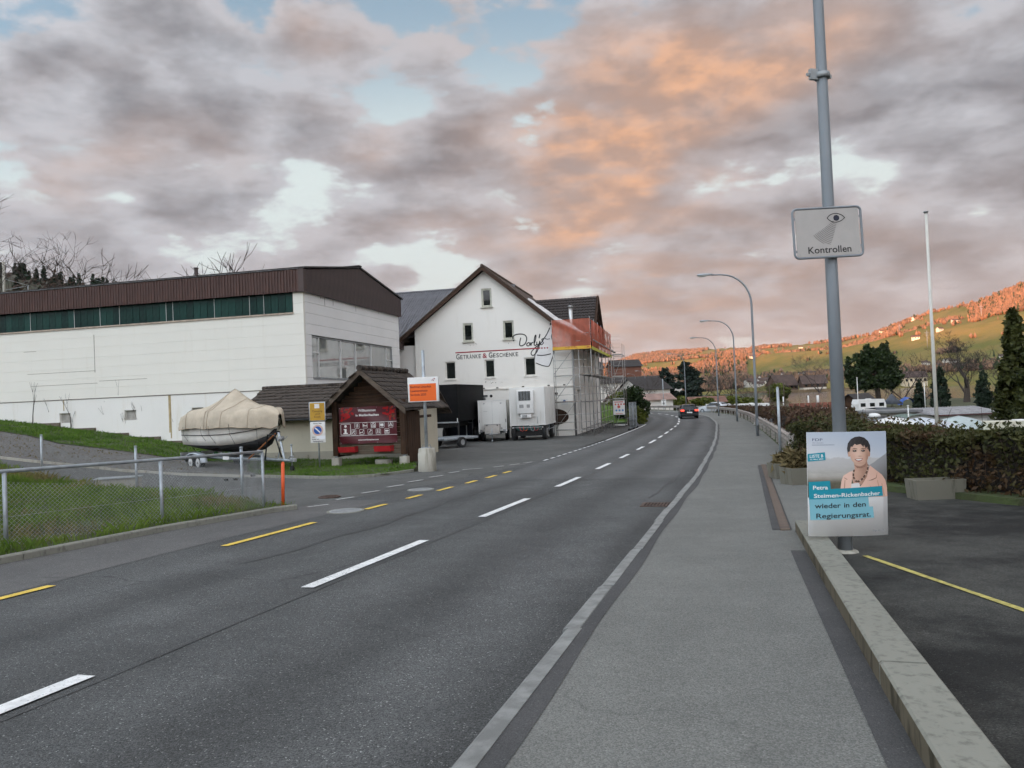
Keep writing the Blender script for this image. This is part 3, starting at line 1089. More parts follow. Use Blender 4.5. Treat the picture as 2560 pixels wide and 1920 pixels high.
# base with cellar windows
cw = [(-14.46, -13.77, 1.29, 1.81), (-10.44, -9.74, 1.3, 1.82), (-6.46, -5.78, 1.29, 1.81), (-19.5, -18.8, 1.9, 2.35)]
ob('base_wall', wall_holes([(-HW, -1.2), (0, -1.2), (0, 2.52), (-HW, 2.52)], cw, 0.02, 0.3), plaster('hall_base', (0.81, 0.79, 0.735), 0.28, (0.55, 0.47, 0.30), (1.3, 1.3, 0.12), 0.2), hall)
ob('base_plinth', MB().box(-0.155, -0.005, 0.03, HD, -1.5, -0.72), M['wall_side'], hall)
for a, b_, c, d in cw:
    w = ob('cellar_window', MB().box(a - 0.1, b_ + 0.1, 0.29, 0.33, c - 0.1, d + 0.1), M['dark'], hall)
    for i in range(3):
        x = a + (b_ - a) * (i + 1) / 4
        ob('bar', MB().box(x - 0.008, x + 0.008, 0.26, 0.285, c, d), M['galv_dull'], w)
# rust runs under the base line
# green strip of profiled glass
x = -0.60; i = 0
random.seed(3)
while x > -HW + 0.4:
    g = MB().box(-0.2, 0.178, -0.012, 0.012, 0, 0.98)
    o = ob('glass_plank', g, M['green_glass'], hall, (x - 0.2, 0.11 + random.uniform(-.004, .004), 6.345), random.uniform(-0.03, 0.03))
    if i % 7 == 3 or i % 11 == 5:
        ob('glass_clip', MB().box(-0.212, -0.196, -0.03, -0.012, 0, 0.98), M['alu'], o)
    x -= 0.4; i += 1
ob('window_back', MB().box(-HW, -0.54, 0.135, 0.155, 6.26, 7.4), M['dark'], hall)
ob('window_sill', MB().box(-HW, -0.54, -0.06, 0.15, 6.255, 6.335), mat('sill_beige', (0.40, 0.32, 0.25), 0.7, 0.2, 4), hall)
ob('window_frame', MB().box(-0.585, -0.545, 0.03, 0.15, 6.34, 7.33), M['brown_clad'], hall)
# brown cladding, front: one mesh of ribbed sheet, shared
def ribbed(w, h, ribs, dep, hz=None):
    """upright ribbed sheet, local x 0..w, facing -y; hz(x) gives the top height"""
    mb = MB()
    prof = []
    p = w / ribs
    for r in range(ribs):
        prof += [(r * p, 0), (r * p + p * 0.42, 0), (r * p + p * 0.54, -dep), (r * p + p * 0.88, -dep)]
    prof.append((w, 0))
    n = len(prof)
    for x_, y_ in prof:
        mb.v.append((x_, y_, 0))
    for x_, y_ in prof:
        mb.v.append((x_, y_, h if hz is None else hz(x_)))
    for a in range(n - 1):
        mb.f.append((a, a + 1, n + a + 1, n + a)); mb.mi.append(0); mb.s.append(False)
    return mb


PW = 0.818
sheet_me = ribbed(PW - 0.012, 1.12, 5, 0.035).mesh('cladding_sheet'); sheet_me.materials.append(M['brown_clad'])
random.seed(4)
for i in range(int(HW / PW)):
    ob('cladding_sheet', sheet_me, None, hall, (-0.1 - (i + 1) * PW, -0.14 + (0.006 if i % 2 else 0), 7.33 + random.uniform(-.008, .008)), random.uniform(-.004, .004))
ob('fascia_back', MB().box(-HW, -0.14, -0.12, 0.2, 7.36, 8.42), M['dark'], hall)
ob('corner_trim', MB().box(-0.13, 0.15, -0.185, 0.13, 7.31, 8.46), M['brown_side'], hall)
ob('eave_flashing', MB().box(-HW, -0.1, -0.2, 0.1, 8.46, 8.5), M['galv_dull'], hall)
# brown cladding, gable side: sheets cut to the roof slope
RIDGE = 6.65
def topz(y):
    return 8.43 + 1.07 * (1 - abs(y - RIDGE) / RIDGE)


y = 0.14; i = 0
while y < 13.2:
    w = min(0.533, 13.28 - y)
    mbs = ribbed(w - 0.006, 1.0, 4, 0.03, lambda q_, y=y: topz(y + q_) - 7.3)
    ob('cladding_sheet', mbs, M['brown_side'], hall, (0.13 + (0.005 if i % 2 else 0), y, 7.3), PI / 2)
    y += 0.533; i += 1
ob('gable_back', MB().prism([(0.0, 7.33), (13.28, 7.33), (13.28, topz(13.28)), (RIDGE, topz(RIDGE) - 0.02), (0.0, topz(0))], -0.1, 0.09, axis='x'), M['dark'], hall)
for s, (ya, yb) in enumerate(((-0.2, RIDGE + 0.02), (RIDGE - 0.02, 13.5))):
    za, zb = topz(max(ya, 0)) + 0.03, topz(min(yb, 13.2)) + 0.03
    ob('roof_slope', MB().add([(-HW, ya, za), (0.22, ya, za), (0.22, yb, zb), (-HW, yb, zb), (-HW, ya, za + 0.09), (0.22, ya, za + 0.09), (0.22, yb, zb + 0.09), (-HW, yb, zb + 0.09)],
                              [(3, 2, 1, 0), (4, 5, 6, 7), (0, 1, 5, 4), (1, 2, 6, 5), (2, 3, 7, 6), (3, 0, 4, 7)]), M['roof_dark'], hall)
ob('ridge_cap', MB().box(-2.0, 0.25, RIDGE - 0.2, RIDGE + 0.2, topz(RIDGE) + 0.11, topz(RIDGE) + 0.17), M['roof_dark'], hall)
# water stains hanging from the gable sheets
stain = mat('dark_drip', (0.10, 0.085, 0.07), 0.9, 0.3, 9)
for yy, ln in ((1.9, 0.12), (2.35, 0.42), (3.35, 0.30), (6.3, 0.33), (9.7, .12)):
    ob('drip_stain', MB().box(0.001, 0.003, yy, yy + 0.035, 7.3 - ln, 7.3), stain, hall)
# scored lines in the front wall
score = mat('wall_crack', (0.30, 0.27, 0.22), 0.9, 0.3, 6)
for a, b_, zz in ((-16.4, -12.1, 3.98), (-16.2, -12.0, 3.32), (-11.9, -9.0, 3.42), (-16.6, -15.8, 5.2)):
    ob('scored_line', MB().box(a, b_, -0.003, -0.0005, zz, zz + 0.022), score, hall)
ob('scored_line', MB().box(-12.16, -12.12, -0.003, -0.0005, 3.9, 5.9), score, hall)
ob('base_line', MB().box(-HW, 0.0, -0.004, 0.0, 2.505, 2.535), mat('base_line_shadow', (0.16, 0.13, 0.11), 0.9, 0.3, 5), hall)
for xx, ln, w_ in ((-14.2, .55, .06), (-7.8, 1.9, .12), (-7.72, 2.2, .07), (-2.6, .7, .05)):
    ob('rust_run', MB().box(xx, xx + w_, 0.012, 0.0185, 2.48 - ln, 2.5), mat('rust_run', (0.46, 0.36, 0.20), 0.9, 0.25, 3), hall)
# big side window
win = ob('side_window', MB().box(-0.10, 0.04, SW[0], SW[1], SW[2] - 0.06, SW[2] + 0.05).box(-0.10, -0.01, SW[0], SW[1], SW[3] - 0.05, SW[3]).box(-0.1, -0.01, SW[0], SW[0] + .05, SW[2] + .05, SW[3] - .05).box(-0.1, -0.01, SW[1] - .05, SW[1], SW[2] + .05, SW[3] - .05), M['galv_dull'], hall)
ms = [SW[0] + .05, 1.53, 4.14, 6.13, 8.37, 10.78, SW[1] - .05]
for i, yy in enumerate(ms[1:-1]):
    w_ = 0.10 if i in (1, 3) else 0.055
    ob('mullion', MB().box(-0.10, -0.012, yy - w_ / 2, yy + w_ / 2, SW[2] + .05, SW[3] - .05), M['alu'], win)
for a, b_ in ((ms[0], ms[1] - .03), (ms[5] + .03, ms[6])):
    ob('transom', MB().box(-0.10, -0.012, a, b_, 4.32, 4.40), M['alu'], win)
for a, b_ in zip(ms, ms[1:]):
    ob('pane', MB().box(-0.085, -0.075, a, b_, SW[2] + .05, SW[3] - .05), M['clear_glass'], win)
ob('room_back', MB().box(-0.16, -0.155, SW[0], SW[1], SW[2], SW[3]), M['dark'], win)

# ------------------------------------------------------------------ white gabled house
house = thing('gabled_house', 'white gabled house with painted black lettering and a red line', 'building', (4.04, 51.24, 0), BA)
M['house_wall'] = plaster('house_render', (0.81, 0.78, 0.715), 0.16, (0.55, 0.50, 0.40), (2.2, 2.2, 0.5), 0.22)
M['house_side'] = plaster('house_side_render', (0.78, 0.75, 0.70), 0.3, (0.5, 0.46, 0.38), (2.2, 2.2, 0.5), 0.3)
M['win_old'] = mat('old_window_paint', (0.46, 0.45, 0.37), 0.7, 0.2, 6)
M['win_white'] = mat('white_window_paint', (0.70, 0.68, 0.62), 0.6, 0.12, 5)
wins_up = [(-6.04, -5.31, 7.92, 9.2), (-7.45, -6.72, 5.62, 6.9), (-4.60, -3.85, 5.62, 6.9)]
wins_lo = [(-8.82, -8.08, 3.08, 4.32), (-6.0, -5.3, 3.08, 4.32), (-3.22, -2.45, 3.08, 4.32)]
def rtop(x):
    """underside of the roof over the gable"""
    return float(np.interp(x, [-12.4, -5.8, -1.07, 1.4], [5.55, 10.4, 6.38, 5.08]))


front = [(-10.95, -1.5), (0, -1.5), (0, rtop(0)), (-1.07, rtop(-1.07)), (-5.8, rtop(-5.8)), (-10.95, rtop(-10.95))]
ob('front_wall', wall_holes(front, wins_up + wins_lo, 0.0, 0.2), M['house_wall'], house)
for w_ in wins_up:
    window(house, *w_, 0.07, M['win_old'], M['dark_glass'], 0.085)
for w_ in wins_lo:
    window(house, *w_, 0.13, M['win_white'], M['dark_glass'], 0.05)
# side wall facing the road (local x = 0), with a door
sw = wall_holes([(0, -1.5), (17, -1.5), (17, 5.2), (0, 5.2)], [(2.3, 3.3, -1.05, 1.9), (6.0, 6.9, 2.6, 4.0), (9.0, 9.9, 2.6, 4.0), (6.0, 6.9, -0.2, 1.2)], 0.0, 0.25)
ob('side_wall', sw, M['house_side'], house, (0, 0, 0), PI / 2)
dr = ob('door', MB().box(-0.18, -0.14, 2.32, 3.28, -1.05, 1.15), wood('door_wood', (0.10, 0.055, 0.03), (0.17, 0.10, 0.055), axis=2), house)
ob('fanlight', MB().box(-0.18, -0.15, 2.32, 3.28, 1.2, 1.88), M['dark_glass'], dr)
ob('handle', MB().tube([(-0.13, 2.42, 0.0), (-0.08, 2.42, 0.0), (-0.08, 2.55, 0.0)], 0.012, 6), M['galv'], dr)
for a, b_, c, d in ((6.0, 6.9, 2.6, 4.0), (9.0, 9.9, 2.6, 4.0), (6.0, 6.9, -0.2, 1.2)):
    ob('pane', MB().box(-0.2, -0.18, a, b_, c, d), M['dark_glass'], house)
ob('wall_core', MB().box(-10.9, -0.3, 0.3, 16.9, -1.5, 5.3), M['dark'], house)
ob('rear_wall', MB().prism([(-10.95, -1.5), (0, -1.5), (0, rtop(0)), (-5.8, rtop(-5.8)), (-10.95, rtop(-10.95))], 16.9, 17.0), M['house_side'], house)
ob('lintel', MB().box(0.002, 0.10, 2.15, 3.45, 1.92, 2.02), M['concrete'], house)
# cornice between ground and first floor with little lamps
ob('cornice', MB().box(-10.9, 0.06, -0.09, -0.002, 2.26, 2.33).box(0.002, 0.07, -0.09, 4.2, 2.26, 2.33), M['house_wall'], house)
for xx in (-8.2, -7.25, -6.1, -5.15, -3.35, -1.6, -0.55):
    ob('bracket', MB().box(xx - 0.07, xx + 0.07, -0.16, -0.092, 2.34, 2.40), M['dark'], house)
for xx, zz in ((-5.63, 1.82), (-1.12, 1.80)):
    ob('vent_hole', disc(MB(), xx, zz, 0.10, 0.10, -0.004), M['dark'], house)
ell = MB()
disc(ell, -1.35, 0.24, 1.0, 0.55, -0.02, n=40)
ob('oval_shutter', ell, wood('oval_brown', (0.03, 0.016, 0.010), (0.055, 0.03, 0.018), axis=2), house)
pl = ob('number_plaque', MB().box(0.18 - 1.0, 0.62 - 1.0, -0.02, -0.003, 1.02, 1.42), M['white_plastic'], house)
disc(e2 := MB(), -0.6, 1.25, 0.10, 0.10, -0.024)
ob('plaque_emblem', e2, mat('emblem_blue', (0.02, 0.08, 0.22), 0.5, 0.1), pl)
# flaking plaster under the windows
fl = mat('flaked_plaster', (0.36, 0.33, 0.28), 0.95, 0.3, 20)
random.seed(12)
for xx, zz, n in ((-6.0, 2.80, 9), (-7.3, 5.42, 6), (-4.4, 5.4, 4), (-5.6, 2.75, 7)):
    for k in range(n):
        px_, pz_ = xx + random.uniform(0, 0.8), zz + random.uniform(-.08, .05)
        r = random.uniform(.015, .045)
        ob('flaked_spot', MB().add([(px_ + r * random.uniform(.6, 1.4) * cos(t), -0.003, pz_ + r * 0.7 * random.uniform(.6, 1.3) * sin(t)) for t in np.linspace(0, 2 * PI, 7)[:-1]], [tuple(range(6))]), fl, house)
# painted sign on the gable
ink = mat('sign_black', (0.010, 0.010, 0.010), 0.7, 0.2, 5)
redp = mat('sign_red', (0.30, 0.012, 0.022), 0.6, 0.12, 5)
ob('red_line', MB().box(-8.04, -2.08, -0.012, -0.003, 4.87, 4.945), redp, house)
dots = MB()
for xx in (-1.97, -1.78, -1.60):
    disc(dots, xx, 4.90, 0.055, 0.055, -0.008)
ob('red_dots', dots, redp, house)
lt = MB()
xcur = -8.02
def small_caps(word, x0, x1, mbx, mi=0):
    """first letter tall, the others small capitals"""
    w = [1.25] + [0.92] * (len(word) - 1)
    tot = sum(w); x_ = x0
    for ch, ww in zip(word, w):
        cw_ = (x1 - x0) * ww / tot
        text_to(mbx, ch, x_ + 0.02, x_ + cw_ - 0.03, 4.45, 0.37 if ww > 1 else 0.285, -0.008, mi, 0.012)
        x_ += cw_


small_caps('GETRÄNKE', -8.02, -6.2, lt)
small_caps('GESCHENKE', -5.7, -3.59, lt)
ob('sign_lettering', lt, ink, house)
ob('sign_ampersand', text_to(MB(), '&', -6.12, -5.80, 4.45, 0.34, -0.008, 0, 0.012), redp, house)
def z4(X, Y):
    return (-8.03 + (X - 575) * 0.00788, 2.28 + (1190 - Y) * 0.00782 - (X - 575) * 0.00035)


strokes = [
    ([(1102, 757), (1094, 738), (1099, 714), (1130, 699), (1170, 697), (1200, 706), (1214, 728), (1211, 757), (1195, 785), (1168, 799), (1152, 793), (1153, 768), (1163, 728)], 0.055),
    ([(1228, 772), (1215, 782), (1214, 796), (1228, 800), (1240, 788), (1237, 774), (1226, 772)], 0.05),
    ([(1250, 770), (1249, 800), (1254, 780), (1270, 768)], 0.05),
    ([(1278, 782), (1290, 752), (1297, 716), (1291, 710), (1281, 744), (1278, 788), (1290, 797), (1300, 785)], 0.05),
    ([(1302, 764), (1303, 788), (1318, 786), (1329, 758), (1322, 800), (1300, 850), (1272, 880), (1251, 877), (1252, 852), (1290, 812), (1335, 780), (1365, 738), (1392, 700), (1420, 645)], 0.05),
    ([(1332, 698), (1323, 735)], 0.06),
    ([(1366, 737), (1347, 744), (1350, 760), (1358, 776), (1342, 791), (1326, 786)], 0.045),
    ([(1421, 626), (1430, 612), (1437, 604)], [0.02, 0.11, 0.11]),
    ([(1438, 640), (1441, 682), (1431, 722), (1440, 762), (1450, 800), (1441, 870), (1421, 930), (1402, 970), (1386, 978), (1340, 970), (1287, 948)], 0.045),
    ([(1274, 925), (1284, 870), (1310, 808), (1334, 772)], 0.04),
    ([(1297, 880), (1340, 883), (1378, 879), (1419, 870)], 0.045),
    ([(1372, 736), (1390, 744), (1417, 741)], 0.035)]
sm_ = MB()
for n_, (pts, w_) in enumerate(strokes):
    pp = [Vector(z4(*p)) for p in pts]
    if not isinstance(w_, list):
        pp = catmull(pp, 5)
    ribbon(sm_, pp, [q_ * 1.25 for q_ in w_] if isinstance(w_, list) else w_ * 1.35, -0.006 - 0.0006 * n_)
ob('script_lettering', sm_, ink, house)
bt = MB()
bottle = [(1420, 640), (1440, 640), (1441, 682), (1431, 722), (1440, 762), (1450, 800), (1441, 870), (1421, 930), (1402, 970), (1386, 978), (1340, 970), (1287, 948), (1274, 925), (1284, 870), (1310, 808), (1334, 772), (1365, 738), (1392, 700)]
bt.add([(z4(*p)[0], -0.0025, z4(*p)[1]) for p in bottle], [tuple(range(len(bottle)))])
ob('painted_bottle', bt, mat('bottle_white', (0.74, 0.73, 0.71), 0.7, 0.05, 3), house)
# main roof: slabs, verge tiles and boards
M['tile'] = mat('weathered_clay_tile', (0.075, 0.042, 0.030), 0.85, 0.45, 5, 0.5, 40, col2=(0.12, 0.085, 0.065))
M['board'] = wood('barge_board', (0.030, 0.016, 0.010), (0.075, 0.042, 0.027), axis=0)
RPROF = [(-12.3, 5.62), (-5.8, 10.52), (-1.07, 6.52), (1.42, 5.2)]
for (xa, za), (xb, zb) in zip(RPROF, RPROF[1:]):
    d = Vector((xb - xa, zb - za)).normalized(); nn = Vector((-d.y, d.x)) * 0.14
    ob('roof_slope', MB().prism([(xa, za), (xb, zb), (xb + nn.x, zb + nn.y), (xa + nn.x, za + nn.y)], -0.42, 17.3), M['tile'], house)
    ob('barge_board', MB().prism([(xa, za - 0.12), (xb, zb - 0.12), (xb, zb + 0.10), (xa, za + 0.10)], -0.47, -0.424), M['board'], house)
    ln = (Vector((xb, zb)) - Vector((xa, za))).length
    n = int(ln / 0.3)
    tm = MB().bbox(-0.03, 0.33, -0.12, 0.16, 0.0, 0.05, 0.015).mesh('verge_tile'); tm.materials.append(M['tile'])
    for k in range(n):
        p = Vector((xa, za)) + d * (k + (0.0 if d.y > 0 else 0.0)) * (ln / n) + nn * 1.02
        tl = 0.10 if d.y < 0 else -0.10
        ob('verge_tile', tm, None, house, (p.x, -0.36, p.y + (0.0 if d.y > 0 else 0.03)), rot=(0, -math.atan2(d.y, d.x) + tl * (1 if d.y > 0 else -1) * -0.8, 0))
for k in range(50):
    pass
ob('ridge_tile', MB().tube([(-5.8, -0.5, 10.72), (-5.8, 17.3, 10.72)], 0.11, 8), M['tile'], house)
# gutter and downpipe at the road-side corner
ob('gutter', MB().tube([(1.46, -0.3, 5.26), (1.46, 17.2, 5.26)], 0.07, 8), M['galv_dull'], house)
ob('downpipe', MB().tube([(1.40, 0.1, 5.2), (0.12, 0.08, 4.8), (0.10, 0.08, -1.1)], 0.05, 8), M['galv_dull'], house)
# flue and a white sheet lying over the tiles
ob('flue_pipe', MB().cyl(-0.3, 2.7, 5.6, 7.85, 0.14, n=16).cyl(-0.3, 2.7, 7.85, 7.93, 0.19, n=16), mat('steel_flue', (0.55, 0.54, 0.52), 0.3, 0.1, 3, metal=0.8), house)
cov_ = MB()
rings = []
random.seed(5)
for k in range(15):
    t_ = k / 14
    x_ = -2.9 + t_ * 3.9
    zt = float(np.interp(x_, [-5.8, -1.07, 1.42], [10.66, 6.68, 5.36]))
    h_ = 0.26 * (sin(PI * (0.1 + 0.9 * t_)) ** 0.6) + random.uniform(0, .06)
    rings.append([(x_, 0.1 + random.uniform(-.05, .05), zt - 0.05), (x_ + h_ * .5, 0.25, zt + h_), (x_ + h_ * .5, 0.9, zt + h_ * 0.8), (x_, 1.5 + random.uniform(-.1, .1), zt - 0.05)])
cov_.loft(rings, False, False)
ob('roof_sheet', cov_, mat('white_tarpaulin', (0.60, 0.58, 0.56), 0.5, 0.15, 4, 0.4, 6, bdist=0.05), house)
# cross gable with tiled slope
WR = dict(y=9.0, z=9.30, x0=-4.4, x1=0.95)
wall_g = MB().prism([(5.0, 5.0), (13.0, 5.0), (13.0, 5.35), (9.0, 9.0), (5.0, 5.35)], 0.25, 0.55, axis='x')
ob('wing_gable_wall', wall_g, wood('dark_gable_boards', (0.03, 0.02, 0.016), (0.06, 0.04, 0.03), axis=2), house)
sl = Vector((3.9, 3.55)); sll = sl.length
for s in (-1, 1):
    ob('wing_roof_slope', MB().add([(WR['x0'], 9 + s * 3.9, 5.75 - .02), (WR['x1'], 9 + s * 3.9, 5.75 - .02), (WR['x1'], 9, 9.28), (WR['x0'], 9, 9.28),
                                    (WR['x0'], 9 + s * 3.9, 5.65 - .02), (WR['x1'], 9 + s * 3.9, 5.65 - .02), (WR['x1'], 9, 9.16), (WR['x0'], 9, 9.16)],
                                   [(0, 1, 2, 3), (7, 6, 5, 4), (0, 4, 5, 1), (1, 5, 6, 2), (2, 6, 7, 3), (3, 7, 4, 0)]), M['tile'], house)
M['tile_dark'] = mat('dark_wing_tile', (0.032, 0.024, 0.021), 0.75, 0.4, 4, 0.4, 40)
tm = MB()
rg = []
for yy in (0.0, 0.36):
    rg.append([(x_ * 0.25, yy, 0.05 + (0.03 if yy == 0 else 0.0) + 0.022 * sin(2 * PI * x_)) for x_ in np.linspace(0, 1, 7)] + [(0.25, yy, 0.0), (0.0, yy, 0.0)])
tm.loft(rg, True, True, 0, False)
tme = tm.mesh('roof_tile'); tme.materials.append(M['tile_dark'])
sa = math.atan2(3.53, 3.9)
rows = 15
for r in range(rows):
    t_ = r / rows
    for c in range(21):
        ob('roof_tile', tme, None, house, (WR['x0'] + 0.05 + c * 0.25, 9 - 3.9 * (1 - t_), 5.75 + 3.53 * t_), rot=(sa - 0.07, 0, 0))
ob('wing_barge', MB().tube([(1.0, 5.1, 5.70), (1.0, 9.0, 9.27), (1.0, 12.9, 5.70)], 0.10, 4, smooth=False), M['board'], house)
# low wing with a ribbed metal roof between hall and house
ob('wing_wall', MB().box(-24, -10.98, 0.25, 7.0, -1.5, 5.6), M['house_side'], house)
M['metal_roof'] = mat('grey_metal_roof', (0.14, 0.14, 0.15), 0.5, 0.2, 1.4, 0.1, 10, metal=0.4)
ang = math.atan2(10.25 - 5.72, 6.6 + 0.35)
ln = math.hypot(10.25 - 5.72, 6.95)
rs = ribbed(0.99, ln / 3 + 0.1, 5, 0.045).mesh('roof_sheet'); rs.materials.append(M['metal_roof'])
for c in range(19):
    x_ = -24 + c * 1.0
    for r in range(3):
        if r == 0 and x_ > -12.9:
            continue
        ob('metal_roof_sheet', rs, None, house, (x_, -0.35 + cos(ang) * ln / 3 * r, 5.72 + sin(ang) * ln / 3 * r + 0.03 * (3 - r)), rot=(ang - PI / 2, 0, 0))
rs2 = ribbed(0.99, ln / 3 - 0.55, 5, 0.045).mesh('roof_sheet'); rs2.materials.append(M['metal_roof'])
for c in range(6):
    ob('metal_roof_sheet', rs2, None, house, (-12.2 + c * 1.0, -0.35 + cos(ang) * 0.6, 5.72 + sin(ang) * 0.6 + 0.09), rot=(ang - PI / 2, 0, 0))
ob('wing_eave', MB().box(-24, -11.9, -0.5, -0.36, 5.42, 5.80), M['brown_side'], house)
ob('eave_end', MB().prism([(-0.5, 5.35), (0.2, 5.35), (0.2, 6.0), (-0.36, 5.85), (-0.5, 5.78)], -12.3, -11.85, axis='x'), M['brown_side'], house)
ob('wing_ridge', MB().tube([(-24, 6.6, 10.3), (-6.3, 6.6, 10.3)], 0.09, 8), M['metal_roof'], house)
ob('wing_back', MB().add([(-24, 6.62, 10.2), (-6.3, 6.62, 10.2), (-6.3, 13, 5.7), (-24, 13, 5.7)], [(0, 1, 2, 3)]), M['metal_roof'], house)


# ------------------------------------------------------------------ tiled hut beside the hall
M['old_plaster'] = plaster('old_yellowed_plaster', (0.58, 0.53, 0.41), 0.6, (0.36, 0.32, 0.24), (2.5, 2.5, 0.7), 0.6)
M['old_tile'] = mat('old_brown_tile', (0.030, 0.022, 0.017), 0.9, 0.5, 3.2, 0.6, 60, col2=(0.088, 0.068, 0.052))
M['dark_wood'] = wood('dark_weathered_wood', (0.022, 0.013, 0.008), (0.085, 0.042, 0.022), axis=0)
M['dark_wood_v'] = wood('dark_weathered_post', (0.020, 0.012, 0.008), (0.075, 0.04, 0.022), axis=2)
M['grey_wood'] = wood('grey_weathered_wood', (0.075, 0.055, 0.038), (0.17, 0.135, 0.10), axis=0)


def old_tile_mesh(w, l, mt, name='roof_tile'):
    """beaver-tail tile: flat, rounded lower edge, thick butt"""
    out = [(0, 0.03), (w * 0.15, 0.008), (w * 0.5, 0), (w * 0.85, 0.008), (w, 0.03), (w, l), (0, l)]
    mb = MB().prism(out, 0.0, 0.028, axis='z')
    me = mb.mesh(name); me.materials.append(mt)
    return me


def tile_slope(parent, O, ux, up, ncol, nrow, w, ex, me, rng, name='roof_tile', lift=0.02):
    """lay tiles row by row on a slope; O lower corner, ux along the eave, up along the slope"""
    ux = Vector(ux).normalized(); up = Vector(up).normalized(); nz = ux.cross(up)
    R = Matrix((ux, up, nz)).transposed().to_4x4()
    for r in range(nrow):
        for c in range(ncol):
            o = bpy.data.objects.new(name, me)
            o.parent = parent
            p = Vector(O) + ux * (c * w + (w / 2 if r % 2 else 0) + rng.uniform(-.006, .006)) + up * (r * ex + rng.uniform(-.012, .012)) + nz * (lift + rng.uniform(0, .012))
            o.matrix_local = Matrix.Translation(p) @ R @ Matrix.Rotation(-0.10 + rng.uniform(-.03, .03), 4, 'X') @ Matrix.Rotation(rng.uniform(-.025, .025), 4, 'Z') @ Matrix.Rotation(rng.uniform(-.03, .03), 4, 'Y')
            COL.objects.link(o)


hut = thing('tiled_hut', 'low plastered hut with a mossy brown tiled roof behind the welcome board', 'hut', (-4.3, 33.75, 0), BA)
ob('wall', MB().box(-8.3, -0.45, 0, 4.4, -1.1, 1.25), M['old_plaster'], hall if False else hut)
ob('gable', MB().prism([(0.0, 1.25), (4.4, 1.25), (2.4, 2.45)], -0.65, -0.45, axis='x'), M['old_plaster'], hut)
ob('gable', MB().prism([(0.0, 1.25), (4.4, 1.25), (2.4, 2.45)], -8.3, -8.1, axis='x'), M['old_plaster'], hut)
ob('plinth', MB().box(-8.33, -0.42, -0.05, 0.0, -1.1, -0.42), plaster('crumbling_plinth', (0.40, 0.37, 0.30), 0.8, (0.16, 0.14, 0.10), (4, 4, 4), 0.8), hut)
e0 = Vector((0, -0.5, 1.10)); r0 = Vector((0, 2.4, 2.58)); e1 = Vector((0, 5.0, 1.05))
for a, b_ in ((e0, r0), (e1, r0)):
    d = 0.07
    ob('roof_slope', MB().add([(-8.75, a.y, a.z), (0.15, a.y, a.z), (0.15, b_.y, b_.z), (-8.75, b_.y, b_.z), (-8.75, a.y, a.z - d), (0.15, a.y, a.z - d), (0.15, b_.y, b_.z - d), (-8.75, b_.y, b_.z - d)],
                              [(0, 1, 2, 3), (7, 6, 5, 4), (0, 4, 5, 1), (1, 5, 6, 2), (2, 6, 7, 3), (3, 7, 4, 0)]), M['old_tile'], hut)
rng = random.Random(21)
tme = old_tile_mesh(0.308, 0.42, M['old_tile'])
up = (r0 - e0)
tile_slope(hut, (-8.75, e0.y, e0.z), (1, 0, 0), up, 29, 10, 0.308, up.length / 10, tme, rng)
for k in range(26):
    ob('ridge_tile', MB().tube([(-8.75 + k * 0.342, 2.4, 2.60), (-8.4 + k * 0.342, 2.4, 2.615)], [0.11, 0.095], 7), M['old_tile'], hut)
ob('gutter', MB().tube([(-8.75, -0.58, 1.05), (0.15, -0.58, 1.05)], 0.045, 6), M['black'], hut)
ob('rafter_end', MB().box(-0.1, 0.0, -0.45, 2.2, 0.9, 1.02), M['dark_wood'], hut)

# ------------------------------------------------------------------ welcome board: a small gabled shelter of boards
kio = thing('welcome_board', 'gabled wooden notice shelter of dark planks with a tiled roof', 'notice board', (-4.6, 28.9, 0), BA)
AX, AZ = -1.0, 2.92
EL, ER, EZ = -2.75, 0.75, 1.38
for xx in (-2.42, 0.33):
    ob('post', MB().bbox(xx, xx + 0.2, 0.02, 0.24, -0.32, 1.75, 0.015), M['dark_wood_v'], kio)
    ob('post', MB().bbox(xx, xx + 0.2, 1.1, 1.3, -0.4, 1.75, 0.015), M['dark_wood_v'], kio)
    ob('post_shoe', MB().box(xx + 0.05, xx + 0.15, 0.08, 0.16, -0.42, -0.31), M['galv_dull'], kio)
    ob('footing', MB().bbox(xx - 0.06, xx + 0.24, -0.02, 0.3, -0.95, -0.40, 0.02), M['concrete_light'], kio)
rng = random.Random(5)
z = -0.30; k = 0
while z < 2.6:
    h = rng.uniform(0.13, 0.19)
    hw = (AZ - 0.15 - z - h) / (AZ - EZ) * 1.72 if z > 1.2 else 9
    x0 = max(-2.2, AX - hw); x1 = min(0.35, AX + hw)
    if x1 - x0 > 0.15:
        ob('plank', MB().bbox(x0, x1, 0.14 + rng.uniform(0, .015), 0.18, z + 0.004, z + h - 0.004, 0.006), M['grey_wood'] if z < 0.3 else M['dark_wood'], kio)
    z += h; k += 1
